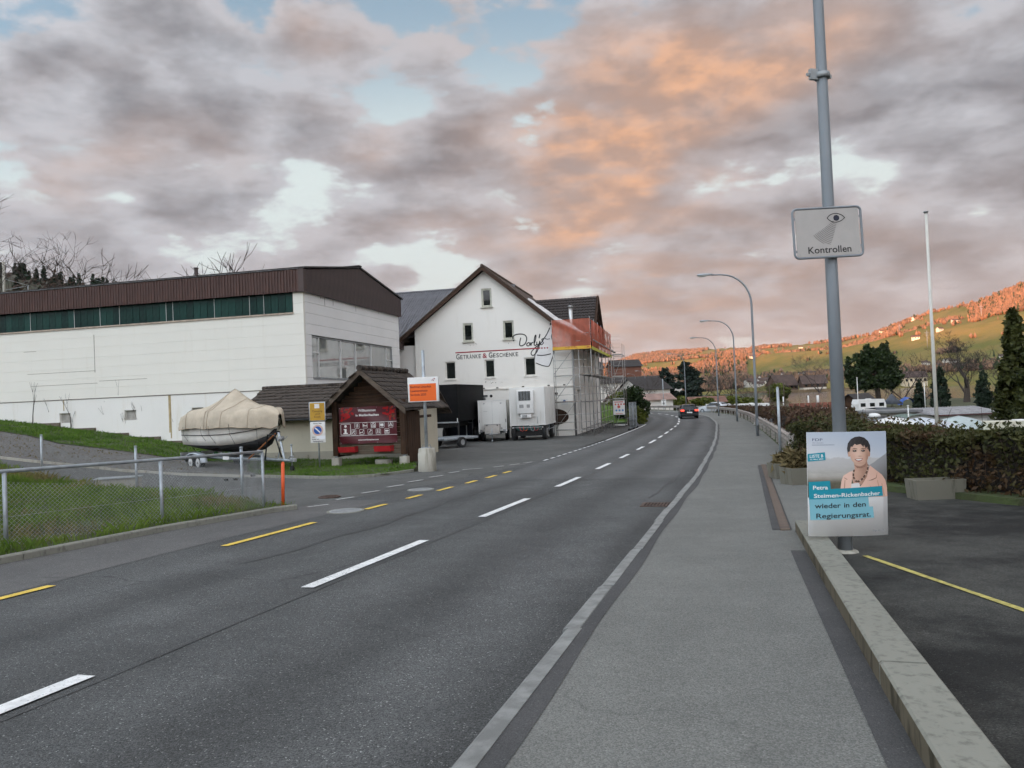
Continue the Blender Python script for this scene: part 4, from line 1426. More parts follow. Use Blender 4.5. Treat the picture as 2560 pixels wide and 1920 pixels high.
# side boarding that reaches back to the hut
for k in range(6):
    y0 = 0.28 + k * 0.24
    ob('side_board', MB().box(0.50, 0.535, y0, y0 + 0.225, -0.62 - 0.02 * k, 1.28), M['dark_wood_v'], kio)
    ob('side_board', MB().box(-2.44, -2.41, y0, y0 + 0.225, -0.4, 1.28), M['dark_wood_v'], kio)
for s, ex in ((-1, EL), (1, ER)):
    d = Vector((AX - ex, AZ - EZ)); 
    ob('roof_slope', MB().add([(ex, -0.42, EZ), (ex, 4.9, EZ), (AX, 4.9, AZ), (AX, -0.42, AZ), (ex, -0.42, EZ - .05), (ex, 4.9, EZ - .05), (AX, 4.9, AZ - .05), (AX, -0.42, AZ - .05)],
                              [(0, 1, 2, 3), (7, 6, 5, 4), (0, 4, 5, 1), (1, 5, 6, 2), (2, 6, 7, 3), (3, 7, 4, 0)]), M['old_tile'], kio)
    ob('barge_board', MB().add([(ex - s * 0.0, -0.47, EZ - 0.2), (AX, -0.47, AZ - 0.19), (AX, -0.47, AZ + 0.02), (ex, -0.47, EZ + 0.02), (ex, -0.425, EZ - 0.2), (AX, -0.425, AZ - 0.19), (AX, -0.425, AZ + 0.02), (ex, -0.425, EZ + 0.02)],
                               [(0, 1, 2, 3), (7, 6, 5, 4), (0, 4, 5, 1), (1, 5, 6, 2), (2, 6, 7, 3), (3, 7, 4, 0)]), wood('grey_barge', (0.06, 0.045, 0.035), (0.15, 0.115, 0.085)), kio)
rng = random.Random(22)
tme2 = old_tile_mesh(0.25, 0.36, M['old_tile'])
upR = Vector((AX - ER, 0, AZ - EZ))
tile_slope(kio, (ER, -0.47, EZ), (0, 1, 0), upR, 14, 9, 0.25, upR.length / 9, tme2, rng)
upL = Vector((AX - EL, 0, AZ - EZ))
tile_slope(kio, (EL, 1.2, EZ), (0, -1, 0), upL, 6, 9, 0.28, upL.length / 9, tme2, rng)
for k in range(14):
    ob('ridge_tile', MB().tube([(AX, -0.5 + k * 0.36, AZ + 0.06), (AX, -0.12 + k * 0.36, AZ + 0.075)], [0.12, 0.105], 7), M['old_tile'], kio)
# dark red banner
ban = thing('welcome_banner', 'dark red vinyl welcome banner with white letters, pictograms and flowers', 'banner', (-4.6, 28.9, 0), BA)
BX0, BX1, BZ0, BZ1 = -2.11, 0.21, 0.13, 1.52
BY = 0.02
def bwave(x, z):
    return 0.016 * sin(x * 5.1 + z * 3) + 0.012 * sin(z * 7 + x * 2.2)


mb = MB()
nx, nz_ = 36, 20
for j in range(nz_ + 1):
    for i in range(nx + 1):
        x_ = BX0 + (BX1 - BX0) * i / nx; z_ = BZ0 + (BZ1 - BZ0) * j / nz_
        mb.v.append((x_, BY + bwave(x_, z_), z_ + 0.012 * sin(x_ * 6.2) * (1 if j in (0, nz_) else 0)))
for j in range(nz_):
    for i in range(nx):
        mb.f.append((j * (nx + 1) + i, j * (nx + 1) + i + 1, (j + 1) * (nx + 1) + i + 1, (j + 1) * (nx + 1) + i)); mb.mi.append(0); mb.s.append(True)
ob('sheet', mb, mat('banner_vinyl', (0.085, 0.012, 0.018), 0.35, 0.1, 3), ban)
wht = mat('banner_white', (0.75, 0.73, 0.70), 0.5, 0.05)
red_f = leafmat('printed_flowers', (0.50, 0.010, 0.015), (0.30, 0.02, 0.02), 0.5, 0.0, 5.0, (0.16, 0.10, 0.05))


def on_banner(mbx):
    """print follows the waves of the vinyl"""
    mbx.v = [(x_, BY + bwave(x_, z_) - 0.009 + y_, z_) for x_, y_, z_ in mbx.v]
    return mbx


def grid_line(mbx, x0, x1, z0, z1):
    n = 40
    for i in range(n):
        a = x0 + (x1 - x0) * i / n; b__ = x0 + (x1 - x0) * (i + 1) / n
        mbx.quad((a, 0, z0), (b__, 0, z0), (b__, 0, z1), (a, 0, z1))


tx_ = MB()
text_to(tx_, 'Willkommen', -1.33, -0.62, 1.34, 0.095, 0, 0, 0.02)
text_to(tx_, 'in Merlischachen', -1.43, -0.50, 1.165, 0.09, 0, 0, 0.02)
ob('lettering', on_banner(tx_), wht, ban)
ob('web_address', on_banner(text_to(MB(), 'www.merlischachen.com', -1.36, -0.53, 0.245, 0.055, 0, 0, 0.02)), wht, ban)
lines = MB()
grid_line(lines, BX0, BX1, 0.92, 0.932); grid_line(lines, BX0, BX1, 0.43, 0.442)
ob('rule_lines', on_banner(lines), wht, ban)


def frame_sq(mbx, x0, x1, z0, z1, w=0.012):
    ribbon(mbx, [(x0 + .02, z0), (x1 - .02, z0), (x1, z0 + .02), (x1, z1 - .02), (x1 - .02, z1), (x0 + .02, z1), (x0, z1 - .02), (x0, z0 + .02)], w, 0.0, 0, True)


ic = MB(); frame_sq(ic, -2.05, -1.66, 0.475, 0.885, 0.018)
disc(ic, -1.86, 0.80, 0.05, 0.05, -0.001)
ic.add([(-1.93, 0, .70), (-1.82, 0, .70), (-1.82, 0, .55), (-1.77, 0, .55), (-1.77, 0, .51), (-1.95, 0, .51), (-1.95, 0, .55), (-1.90, 0, .55), (-1.90, 0, .66), (-1.93, 0, .66)], [(0, 9, 8, 1), (8, 7, 2, 1), (7, 6, 3, 2), (6, 5, 4, 3)])
ob('info_pictogram', on_banner(ic), wht, ban)


def picto(xc, zc, parts):
    m_ = MB(); frame_sq(m_, xc - 0.093, xc + 0.093, zc - 0.1, zc + 0.1)
    for p in parts:
        if p[0] == 'l':
            ribbon(m_, [(xc + a, zc + c) for a, c in p[1]], p[2], -0.0005)
        elif p[0] == 'd':
            disc(m_, xc + p[1], zc + p[2], p[3], p[3], -0.001, n=10)
        else:
            m_.add([(xc + a, -0.0008, zc + c) for a, c in p[1]], [tuple(range(len(p[1])))])
    ob('pictogram', on_banner(m_), wht, ban)


L_, Dk, Pg = 'l', 'd', 'p'
picto(-1.40, 0.81, [(L_, [(-.03, -.07), (-.03, .07)], .022), (L_, [(.03, -.07), (.03, .07)], .03)])
picto(-1.06, 0.81, [(L_, [(-.075, -.05), (-.075, .05)], .012), (L_, [(.075, -.05), (.075, .03)], .012), (Pg, [(-.075, -.03), (.075, -.03), (.075, .0), (-.075, .0)]), (Dk, -.045, .025, .02)])
picto(-0.72, 0.81, [(L_, [(-.06, -.06), (-.05, .03), (0, .07), (.05, .03), (.06, -.06)], .022), (L_, [(-.08, -.065), (.08, -.065)], .016), (L_, [(0, -.05), (0, .01)], .025)])
picto(-0.38, 0.81, [(Pg, [(-.07, -.03), (.06, -.03), (.06, .05), (-.07, .05)]), (Dk, -.03, -.045, .018), (Dk, .03, -.045, .018), (L_, [(.06, -.02), (.085, -.02)], .01)])
picto(-0.03, 0.81, [(L_, [(-.07, -.06), (0.01, .075)], .02), (L_, [(.07, -.06), (-.01, .075)], .02), (L_, [(-.03, -.05), (0, .0), (.03, -.05)], .016)])
picto(-1.54, 0.565, [(L_, [(-.06, -.06), (-.02, .01), (.06, .05)], .02), (L_, [(-.06, .05), (.05, .06)], .014), (L_, [(0, .0), (.05, -.06)], .016)])
picto(-1.21, 0.565, [(Dk, -.055, -.03, .024), (L_, [(-.04, -.02), (.02, -.01), (.06, .05)], .02), (L_, [(.02, -.01), (.06, -.06)], .016), (Dk, .065, .06, .018)])
picto(-0.87, 0.565, [(L_, [(-.08, -.06), (-.04, -.045), (0, -.06), (.04, -.045), (.08, -.06)], .014), (L_, [(-.05, -.02), (.03, .03), (.07, .05)], .024), (Dk, .03, .065, .02)])
picto(-0.53, 0.565, [(Dk, -.035, .06, .018), (Dk, .035, .06, .018), (L_, [(-.05, -.06), (-.035, .04)], .024), (L_, [(.02, -.06), (.035, .04)], .024), (L_, [(.06, -.06), (.035, -.01)], .014)])
picto(-0.19, 0.565, [(Pg, [(-.07, -.01), (.04, -.01), (.075, .02), (.05, .05), (-.07, .05)]), (L_, [(-.08, -.045), (.08, -.045)], .014), (L_, [(-.08, -.07), (.08, -.07)], .01)])
rng = random.Random(8)
for cx_, sg in ((-2.08, 1), (0.18, -1)):
    fl_ = MB()
    for k in range(75):
        a = rng.uniform(0, 0.60); c_ = rng.uniform(0, 0.52)
        if a > 0.62 - c_ * 0.25 or a / 0.62 + (0.52 - c_) / 0.56 > 1.32:
            continue
        px_, pz_ = cx_ + sg * a, 1.0 + c_ * 0.98
        r = rng.uniform(.03, .07)
        pz_ = min(pz_, BZ1 - r * 0.8)
        px_ = min(max(px_, BX0 + r), BX1 - r)
        fl_.add([(px_ + r * rng.uniform(.6, 1.1) * cos(t), -0.0004 * (k % 9), pz_ + r * .8 * rng.uniform(.6, 1.1) * sin(t)) for t in np.linspace(0, 2 * PI, 8)[:-1]], [tuple(range(7))])
    ob('printed_flowers', on_banner(fl_), red_f, ban)
for xx in np.linspace(BX0 + 0.04, BX1 - 0.04, 4):
    for zz in (BZ0 + 0.03, BZ1 - 0.03):
        ob('eyelet', disc(MB(), xx, zz, 0.012, 0.012, BY + bwave(xx, zz) - 0.012, n=8), M['galv'], ban)
for n_, (a, b_) in enumerate(((-2.08, -1.42), (-0.64, 0.03))):
    fb = thing('flower_box', 'red flower box hung under the %s end of the welcome banner' % ('signpost' if n_ == 0 else 'orange-sign'), 'flower box', (-4.6, 28.9, 0), BA, 'red flower boxes on the notice board')
    ob('trough', MB().prism([(-0.20, -0.18), (0.10, -0.18), (0.12, 0.03), (-0.26, 0.03)], a, b_, axis='x'), M['red'], fb)
    ob('soil', MB().box(a + 0.03, b_ - 0.03, -0.22, 0.09, 0.031, 0.036), M['soil'], fb)
bs = tag(ob('concrete_tub', MB().loft([[(0.37 * k * cos(t), 0.25 * k * sin(t), z_) for t in np.linspace(0, 2 * PI, 13)[:-1]] for z_, k in ((0, 0.82), (0.30, 1.0), (0.36, 1.0), (0.37, 0.9))]), M['concrete_light'], None, (-5.05, 29.6, -0.9)),
         'pale concrete tub on the lawn under the welcome board', 'tub')
bs.rotation_euler = (0, 0, BA)

# ------------------------------------------------------------------ signs in front of the hut
sp = thing('sign_post', 'thin grey post with a yellow camping sign above a no-parking sign', 'sign', (-7.28, 28.6, -0.78), 0.03)
ob('post', MB().cyl(0, 0.04, 0, 2.5, 0.03, n=10), M['galv'], sp)
ys = ob('yellow_sign', MB().bbox(-0.31, 0.30, -0.02, 0.01, 1.83, 2.55, 0.012), M['galv'], sp)
ob('face', MB().box(-0.275, 0.265, -0.024, -0.0205, 1.865, 2.515), mat('ochre_sign', (0.48, 0.27, 0.025), 0.5, 0.08, 3), ys)
bl_ = mat('brown_print', (0.10, 0.05, 0.02), 0.6, 0.1)
ob('emblem', MB().box(-0.10, 0.08, -0.027, -0.0245, 2.32, 2.48), wht, ys)
yt = MB()
text_to(yt, 'Camping', -0.19, 0.19, 2.18, 0.075, -0.027); text_to(yt, 'und', -0.08, 0.08, 2.08, 0.07, -0.027); text_to(yt, 'Kiosk', -0.12, 0.12, 1.97, 0.075, -0.027)
ob('lettering', yt, bl_, ys)
ws = ob('parking_sign', MB().bbox(-0.29, 0.27, -0.02, 0.01, 1.03, 1.81, 0.012), M['white_plastic'], sp)
rd = MB(); disc(rd, -0.01, 1.50, 0.205, 0.205, -0.0235, n=32)
ob('ring', rd, mat('faded_red', (0.62, 0.42, 0.34), 0.6, 0.05), ws)
bd = MB(); disc(bd, -0.01, 1.50, 0.145, 0.145, -0.026, n=32)
ob('disc', bd, mat('sign_blue', (0.012, 0.085, 0.34), 0.5, 0.06), ws)
ob('slash', ribbon(MB(), [(-0.10, 1.59), (0.08, 1.41)], 0.045, -0.028), wht, ws)
ob('sticker', MB().box(-0.06, 0.25, -0.0245, -0.0215, 1.17, 1.29), mat('pale_sticker', (0.78, 0.79, 0.82), 0.5, 0.03), ws)
pt = MB(); text_to(pt, 'Ganzer Platz', -0.16, 0.14, 1.735, 0.045, -0.0245, 0, .02); text_to(pt, 'Ausg:', -0.23, -0.11, 1.235, 0.04, -0.0245, 0, .02); text_to(pt, 'Inhaber von', -0.23, 0.02, 1.155, 0.04, -0.0255, 0, .02); text_to(pt, 'Parkplatzkarten', -0.19, 0.18, 1.07, 0.045, -0.0245, 0, .02)
ob('lettering', pt, ink, ws)
ob('clamp', MB().tube([(0, 0.04, 1.3), (0, 0.04, 1.34)], 0.042, 8).tube([(0, 0.04, 2.1), (0, 0.04, 2.14)], 0.042, 8), M['galv_dull'], sp)

os_ = thing('roadworks_sign', 'orange and white roadworks notice on a grey post in a concrete drum', 'sign', (-2.93, 25.6, -0.72), BA * 0.6)
ob('drum', MB().loft([[(r * cos(t), r * sin(t), z_) for t in np.linspace(0, 2 * PI, 29)[:-1]] for z_, r in ((0, 0.29), (0.03, 0.305), (0.62, 0.295), (0.63, 0.28), (0.76, 0.275), (0.79, 0.25))]), M['concrete_light'], os_)
ob('post', MB().cyl(0, 0, 0.7, 4.05, 0.055, n=12), M['galv'], os_)
ob('base_plate', MB().box(-0.17, 0.17, -0.06, 0.06, 0.79, 0.82).tube([(-0.13, 0, .8), (-0.13, 0, .9), (-0.07, 0, .9)], .012, 6).tube([(0.13, 0, .8), (0.13, 0, .9), (0.07, 0, .9)], .012, 6), M['galv_dull'], os_)
bxo = ob('board', MB().bbox(-0.52, 0.52, -0.16, -0.06, 2.33, 3.15, 0.01), M['white_plastic'], os_)
ob('orange_field', MB().box(-0.46, 0.44, -0.165, -0.1605, 2.36, 2.93), M['orange'], bxo)
ot = MB(); dr_ = mat('dark_red_print', (0.14, 0.012, 0.008), 0.6, 0.1)
text_to(ot, 'Baulicher Unterhalt', -0.43, 0.28, 2.80, 0.075, -0.168, 0, .012); text_to(ot, 'Luzernerstrasse', -0.43, 0.15, 2.67, 0.075, -0.168, 0, .012); text_to(ot, 'bis Ende 2020', -0.43, 0.10, 2.54, 0.075, -0.168, 0, .012)
ob('lettering', ot, dr_, bxo)
ar = MB()
for a, c in ((.30, 3.02), (.335, 3.05), (.35, 3.01), (.37, 3.08), (.39, 3.06)):
    ar.box(a, a + .028, -0.163, -0.1605, c, c + .028)
ob('logo_mark', ar, redp, bxo)
ob('clamp', MB().tube([(0, 0, 2.5), (0, 0, 2.55)], 0.075, 10).tube([(0, 0, 3.0), (0, 0, 3.05)], 0.075, 10), M['galv_dull'], os_)
op = tag(ob('marker_post', MB().cyl(0, 0, 0, 0.9, 0.035, 0.035, 12).cyl(0, 0, 0.9, 0.93, 0.035, 0.02, 12), M['orange_post'], None, (-4.8, 15.8, -0.43)), 'bright orange marker post at the tip of the grass verge', 'post')
op.rotation_euler = (0.0, 0.03, 0)

# ------------------------------------------------------------------ boat on its trailer
BR = -rad(42.0)
BL = (-10.8, 30.1)
bz = zg(*BL)
boat = thing('motor_boat', 'white motor boat with a dark stripe and black underside', 'boat', (BL[0], BL[1], bz), BR)
st = [  # x, gunwale half beam, z, chine half beam, z, keel z
    (-3.1, 1.08, 1.80, 0.98, 1.02, 0.72), (-2.0, 1.14, 1.80, 1.02, 1.00, 0.68), (-0.8, 1.17, 1.82, 1.02, 0.99, 0.66), (0.4, 1.14, 1.85, 0.94, 1.00, 0.66), (1.4, 1.00, 1.89, 0.74, 1.05, 0.70), (2.2, 0.74, 1.94, 0.46, 1.16, 0.80), (2.8, 0.42, 1.98, 0.20, 1.34, 1.02), (3.15, 0.12, 2.0, 0.05, 1.60, 1.38)]
rings_b, rings_t = [], []
for x_, bg, zg_, bc, zc, zk in st:
    rings_b.append([(x_, -bc, zc), (x_, -bc * 0.5, (zc + zk) / 2 - .01), (x_ + 0.05, 0, zk), (x_, bc * 0.5, (zc + zk) / 2 - .01), (x_, bc, zc)])
    rings_t.append([(x_, -bc, zc), (x_, -(bc + (bg - bc) * .42) - .02, zc + (zg_ - zc) * 0.30), (x_, -(bc + (bg - bc) * .5), zc + (zg_ - zc) * 0.34), (x_ + .03, -(bc + (bg - bc) * .85), zc + (zg_ - zc) * 0.72), (x_ + 0.06, -bg, zg_),
                    (x_ + 0.06, bg, zg_), (x_ + .03, (bc + (bg - bc) * .85), zc + (zg_ - zc) * 0.72), (x_, (bc + (bg - bc) * .5), zc + (zg_ - zc) * 0.34), (x_, (bc + (bg - bc) * .42) + .02, zc + (zg_ - zc) * 0.30), (x_, bc, zc)])
ob('hull_bottom', MB().loft(rings_b, True, True), M['black'], boat)
ob('hull', MB().loft(rings_t, True, True), mat('boat_gelcoat', (0.66, 0.63, 0.57), 0.3, 0.1, 1.5), boat)
for s in (-1, 1):
    for tt, r_ in ((0.50, 0.016), (0.985, 0.03)):
        ob('rub_rail', MB().tube([(x_ + .04, s * (bc + (bg - bc) * (tt if tt > .9 else .66)) + s * .012, zc + (zg_ - zc) * tt) for x_, bg, zg_, bc, zc, zk in st], r_, 6), M['black'] if tt < .9 else M['galv_dull'], boat)
cover = thing('boat_cover', 'beige canvas cover tented over the white motor boat', 'boat cover', (BL[0], BL[1], bz), BR)
rng = random.Random(3)
rings = []
cs = [(-3.35, 1.02, 1.72, 1.95, 2.05), (-3.0, 1.16, 1.62, 2.2, 2.28), (-2.2, 1.21, 1.66, 2.38, 2.55), (-1.3, 1.24, 1.70, 2.42, 2.82), (-0.4, 1.24, 1.66, 2.40, 3.14), (-0.15, 1.24, 1.68, 2.40, 3.22), (0.1, 1.24, 1.68, 2.38, 3.16), (0.9, 1.17, 1.72, 2.36, 2.80), (1.7, 1.02, 1.70, 2.34, 2.55), (2.4, 0.78, 1.66, 2.36, 2.50), (2.95, 0.50, 1.68, 2.34, 2.44), (3.3, 0.26, 1.62, 2.2, 2.34), (3.5, 0.08, 1.7, 2.1, 2.2)]
cs2 = []
for a, b_ in zip(cs, cs[1:]):
    for k in range(3):
        t_ = k / 3
        cs2.append([a[i] + (b_[i] - a[i]) * t_ for i in range(5)])
cs2.append(list(cs[-1]))
for x_, bh, z0, z1, z2 in cs2:
    j = lambda a=0.02: rng.uniform(-a, a) * 0.35
    half = [(bh + 0.03 + j(), z0 + j(.05)), (bh + 0.02 + j(.015), z0 + 0.18), (bh + j(), (z0 + z1) * .5 + .04), (bh * 0.94 + j(), z1 - 0.06 + j()), (bh * 0.78, z1 + 0.04 + j()), (bh * 0.5, z1 + (z2 - z1) * .42 - .03 + j()), (bh * 0.22, z1 + (z2 - z1) * .78 - .02)]
    rings.append([(x_, -a, b2) for a, b2 in half] + [(x_, 0, z2)] + [(x_, a, b2) for a, b2 in reversed(half)])
cm = mat('canvas_beige', (0.46, 0.39, 0.295), 0.85, 0.14, 1.6, 0.35, 4, bdist=0.05)
ob('canvas', MB().loft(rings, False, False), cm, cover)
ob('ridge_seam', MB().tube([(x_, 0, z2 + 0.005) for x_, bh, z0, z1, z2 in cs2], 0.012, 5), cm, cover)
sew = mat('canvas_seam', (0.30, 0.24, 0.17), 0.9, 0.15, 3)
for k in (6, 12, 15, 21, 27):
    ob('cover_seam', MB().tube([(x_, y_ * 1.006, z_ + .006) for x_, y_, z_ in rings[k]], 0.009, 5), sew, cover)
for s in (0, -1):
    ob('cover_hem', MB().tube([r_[s] for r_ in rings], 0.016, 5), sew, cover)
for k in (5, 11, 17, 23, 29):
    x_, y_, z_ = rings[k][0]
    ob('tie_strap', MB().tube([(x_, y_ - .012, z_ + .1), (x_, y_ + .02, z_ - .25), (x_ + .05, -0.62, 0.55)], 0.008, 4), M['black'], cover)
tr = thing('boat_trailer', 'galvanised twin-axle boat trailer standing in front of the hut', 'trailer', (BL[0], BL[1], bz), BR)
for s in (-1, 1):
    ob('side_beam', MB().tube([(-3.0, s * 0.62, 0.50), (0.6, s * 0.62, 0.46), (2.3, s * 0.12, 0.42)], 0.055, 4, smooth=False), M['galv'], tr)
    for wx in (-2.15, -1.45):
        wh = ob('wheel', MB().tube([(wx, s * 0.92, 0.29), (wx, s * 1.10, 0.29)], 0.285, 22), M['black'], tr)
        ob('rim', MB().tube([(wx, s * 1.07, 0.29), (wx, s * 1.108, 0.29)], [0.17, 0.185], 18), mat('steel_rim', (0.62, 0.62, 0.60), 0.4, 0.1, 3, metal=.3), wh)
        ob('hub', MB().tube([(wx, s * 1.09, 0.29), (wx, s * 1.125, 0.29)], 0.05, 10), M['galv_dull'], wh)
    fen = MB()
    rg = []
    for a in np.linspace(0, PI, 9):
        for_x = -1.8 - 0.75 * cos(a) * 1.0; zz = 0.30 + 0.40 * sin(a) ** 0.5
        rg.append([(for_x, s * 0.86, zz), (for_x, s * 1.16, zz), (for_x, s * 1.16, zz - 0.05)])
    fen.loft(rg, False, False)
    ob('mudguard', fen, M['galv'], tr)
    for rx in (-2.6, -1.0, 0.2):
        ob('roller', MB().tube([(rx, s * 0.55, 0.66), (rx + .18, s * 0.55, 0.66)], 0.06, 8), mat('green_roller', (0.04, 0.14, 0.05), 0.6, 0.1), tr)
        ob('roller_arm', MB().tube([(rx + .09, s * 0.60, 0.48), (rx + .09, s * 0.55, 0.66)], 0.022, 6), M['galv_dull'], tr)
for cx_ in (-2.8, -0.6, 0.9):
    ob('cross_beam', MB().tube([(cx_, -0.6 if cx_ < .8 else -.5, 0.49), (cx_, 0.6 if cx_ < .8 else .5, 0.49)], 0.04, 4, smooth=False), M['galv'], tr)
ob('drawbar', MB().tube([(1.6, 0, 0.42), (4.25, 0, 0.40)], 0.06, 4, smooth=False), M['galv'], tr)
ob('coupling', MB().bbox(4.2, 4.55, -0.06, 0.06, 0.36, 0.50, 0.02).tube([(4.0, 0, .46), (4.2, .0, .58), (4.45, 0, .56)], .02, 6), M['galv_dull'], tr)
ob('winch_post', MB().tube([(3.75, 0, 0.42), (3.35, 0, 1.45)], 0.05, 4, smooth=False).tube([(3.2, 0, 0.42), (3.5, 0, 1.0)], 0.03, 4, smooth=False), M['galv'], tr)
ob('winch', MB().tube([(3.48, -0.12, 1.22), (3.48, 0.12, 1.22)], 0.09, 12).tube([(3.48, .12, 1.22), (3.48, .22, 1.22), (3.62, .22, 1.30)], .014, 6), M['galv_dull'], tr)
ob('bow_stop', MB().tube([(3.28, -0.08, 1.45), (3.28, 0.08, 1.45)], 0.06, 10), M['black'], tr)
ob('guard_bar', MB().tube([(3.15, -0.5, 0.45), (3.62, -0.62, 1.40), (3.95, -0.5, 1.40), (4.05, -0.3, 0.55)], 0.028, 8), M['black'], tr)
ob('strap', MB().tube([(3.3, -0.10, 1.42), (2.0, -0.62, 0.46)], 0.028, 4, smooth=False), mat('orange_strap', (0.30, 0.11, 0.035), 0.8, 0.15), tr)
ob('jack_leg', MB().cyl(4.0, 0.16, 0.10, 0.95, 0.03, n=8).cyl(4.0, .16, .95, 1.0, .045, n=8), M['galv'], tr)
ob('jack_wheel', MB().tube([(4.0, 0.11, 0.10), (4.0, 0.21, 0.10)], 0.10, 14), M['black'], tr)
ob('light_board', MB().box(-3.5, -3.44, -0.95, 0.95, 0.52, 0.66).box(-3.44, -3.0, -.5, -.46, .48, .52).box(-3.44, -3.0, .46, .5, .48, .52), M['galv_dull'], tr)
ob('lettered_plate', MB().box(0.0, 0.55, -0.70, -0.69, 0.42, 0.55), M['white_plastic'], tr)

for o in (boat, cover, tr):
    o.scale = (0.88, 0.95, 0.97)

# ------------------------------------------------------------------ trailers parked before the house
def wheels(root, pts, r, w, label=None):
    for x_, y_ in pts:
        wh = ob('wheel', MB().tube([(x_ - w / 2, y_, r), (x_ + w / 2, y_, r)], r, 20), M['black'], root)
        sx = 1 if x_ > 0 else -1
        ob('rim', MB().tube([(x_ + sx * w * .42, y_, r), (x_ + sx * w * .52, y_, r)], [r * .5, r * .55], 14), M['galv_dull'], wh)


gx, gy = 0.86, 46.75
rf = thing('refrigerated_trailer', 'white refrigerated box trailer with a cooling unit on its front wall', 'trailer', (gx, gy, zg(gx, gy)), BA)
M['truck_white'] = plaster('dirty_white_panel', (0.68, 0.67, 0.63), 0.35, (0.42, 0.38, 0.30), (4, 4, 0.4), 0.35)
ob('body', MB().bbox(-1.1, 1.1, 0, 3.75, 0.98, 3.22, 0.03), M['truck_white'], rf)
ob('bottom_rail', MB().box(-1.12, 1.12, -0.015, 3.77, 0.90, 0.985), M['truck_white'], rf)
for xx in (-1.09, 1.04):
    ob('corner_post', MB().box(xx, xx + .05, -0.02, 0.0, 1.0, 3.2), M['white_plastic'], rf)
cu = ob('cooling_unit', MB().bbox(-0.58, 0.45, -0.30, -0.002, 1.62, 3.05, 0.04), M['white_plastic'], rf)
ob('grille', MB().box(-0.45, 0.28, -0.315, -0.302, 2.42, 2.98), M['dark'], cu)
for k in range(9):
    zz = 2.44 + k * .06
    ob('grille_bar', MB().box(-0.45, 0.28, -0.325, -0.316, zz, zz + .02), M['galv_dull'], cu)
for k in range(3):
    ob('grille_post', MB().box(-0.28 + k * .18, -0.265 + k * .18, -0.332, -0.326, 2.42, 2.98), M['galv'], cu)
for a, c, n in ((-0.40, 1.98, 4), (0.05, 1.98, 3)):
    ob('panel_seam', MB().box(a - .03, a + .30, -0.309, -0.302, 1.92, 2.34), M['white_gloss'], cu)
    for k in range(n):
        ob('vent_slot', MB().box(a + k * .065, a + k * .065 + .035, -0.316, -0.31, c, c + .2), M['dark'], cu)
lo_ = ob('lower_unit', MB().bbox(-0.40, 0.28, -0.26, -0.002, 1.36, 1.60, 0.03), M['white_plastic'], rf)
for k in range(4):
    ob('vent_slot', MB().box(-0.25 + k * .075, -0.215 + k * .075, -0.268, -0.262, 1.40, 1.56), M['dark'], lo_)
ob('cable', MB().tube([(0.28, -.1, 1.42), (0.45, -.06, 1.40), (0.62, -0.03, 1.41), (0.62, -.03, 1.0)], 0.015, 6), M['galv_dull'], rf)
ob('chassis', MB().box(-0.75, -0.65, 0.1, 3.6, 0.66, 0.88).box(0.65, 0.75, 0.1, 3.6, 0.66, 0.88).box(-0.65, 0.65, 0.1, 0.2, 0.6, 0.86), mat('green_chassis', (0.012, 0.07, 0.06), 0.6, 0.2), rf)
ob('front_bar', MB().tube([(-0.92, -0.06, 0.78), (0.92, -0.06, 0.78)], 0.025, 8), M['galv_dull'], rf)
for xx in (-0.92, 0.92):
    ob('marker_lamp', MB().tube([(xx, -0.10, 0.78), (xx, -0.05, 0.78)], 0.035, 10), M['white_plastic'], rf)
for k in range(5):
    xa = -0.5 + k * .22
    ob('hose', MB().tube([(xa, -0.05, 0.84), (xa + .06, -0.14, 0.62), (xa + .2, -0.16, 0.55 + .03 * (k % 3)), (xa + .28, -0.08, 0.7)], 0.014, 5), [M['red'], M['orange_post'], M['black'], M['galv_dull'], M['red']][k], rf)
ob('mud_flap', MB().box(-0.95, 0.95, 0.25, 0.27, 0.25, 0.62), M['black'], rf)
wheels(rf, [(-0.95, 0.55), (0.95, 0.55), (-0.95, 3.0), (0.95, 3.0)], 0.46, 0.26)
ob('side_rail', MB().tube([(1.1, 0.4, 0.62), (1.1, 3.4, 0.62)], 0.02, 6).tube([(1.1, 1.2, .95), (1.1, 1.2, .5)], .02, 6), M['galv'], rf)
for k in range(4):
    ob('side_rib', MB().box(1.101, 1.115, 0.3 + k * .9, 0.34 + k * .9, 1.02, 3.18), M['truck_white'], rf)

gx, gy = -1.30, 47.6
bt_ = thing('box_trailer', 'small plain white box trailer with a grey tool box on its drawbar', 'trailer', (gx, gy, zg(gx, gy)), -rad(4))
ob('body', MB().bbox(-0.87, 0.87, 0, 3.0, 0.60, 2.52, 0.025), M['truck_white'], bt_)
for a, b_, c, d in ((-0.88, -0.82, .58, 2.54), (0.82, 0.88, .58, 2.54)):
    ob('corner_trim', MB().box(a, b_, -0.02, -0.002, c, d), M['white_gloss'], bt_)
ob('top_trim', MB().box(-0.82, 0.82, -0.02, -0.002, 2.48, 2.54), M['white_gloss'], bt_)
tb = ob('tool_box', MB().bbox(-0.46, 0.46, -0.52, -0.03, 0.46, 1.02, 0.015), mat('grey_box', (0.44, 0.41, 0.37), 0.6, 0.1), bt_)
ob('lid', MB().box(-0.48, 0.48, -0.54, -0.02, 1.02, 1.05), M['galv_dull'], tb)
for xx in (-.33, .30):
    ob('latch', MB().box(xx, xx + .05, -0.55, -0.541, 0.95, 1.03), M['dark'], tb)
ob('drawbar', MB().tube([(-0.5, 0.2, 0.46), (0, -1.35, 0.46)], 0.04, 4, smooth=False).tube([(0.5, 0.2, 0.46), (0, -1.35, 0.46)], 0.04, 4, smooth=False), M['galv_dull'], bt_)
ob('coupling', MB().bbox(-0.05, 0.05, -1.65, -1.3, 0.43, 0.56, 0.015), M['galv_dull'], bt_)
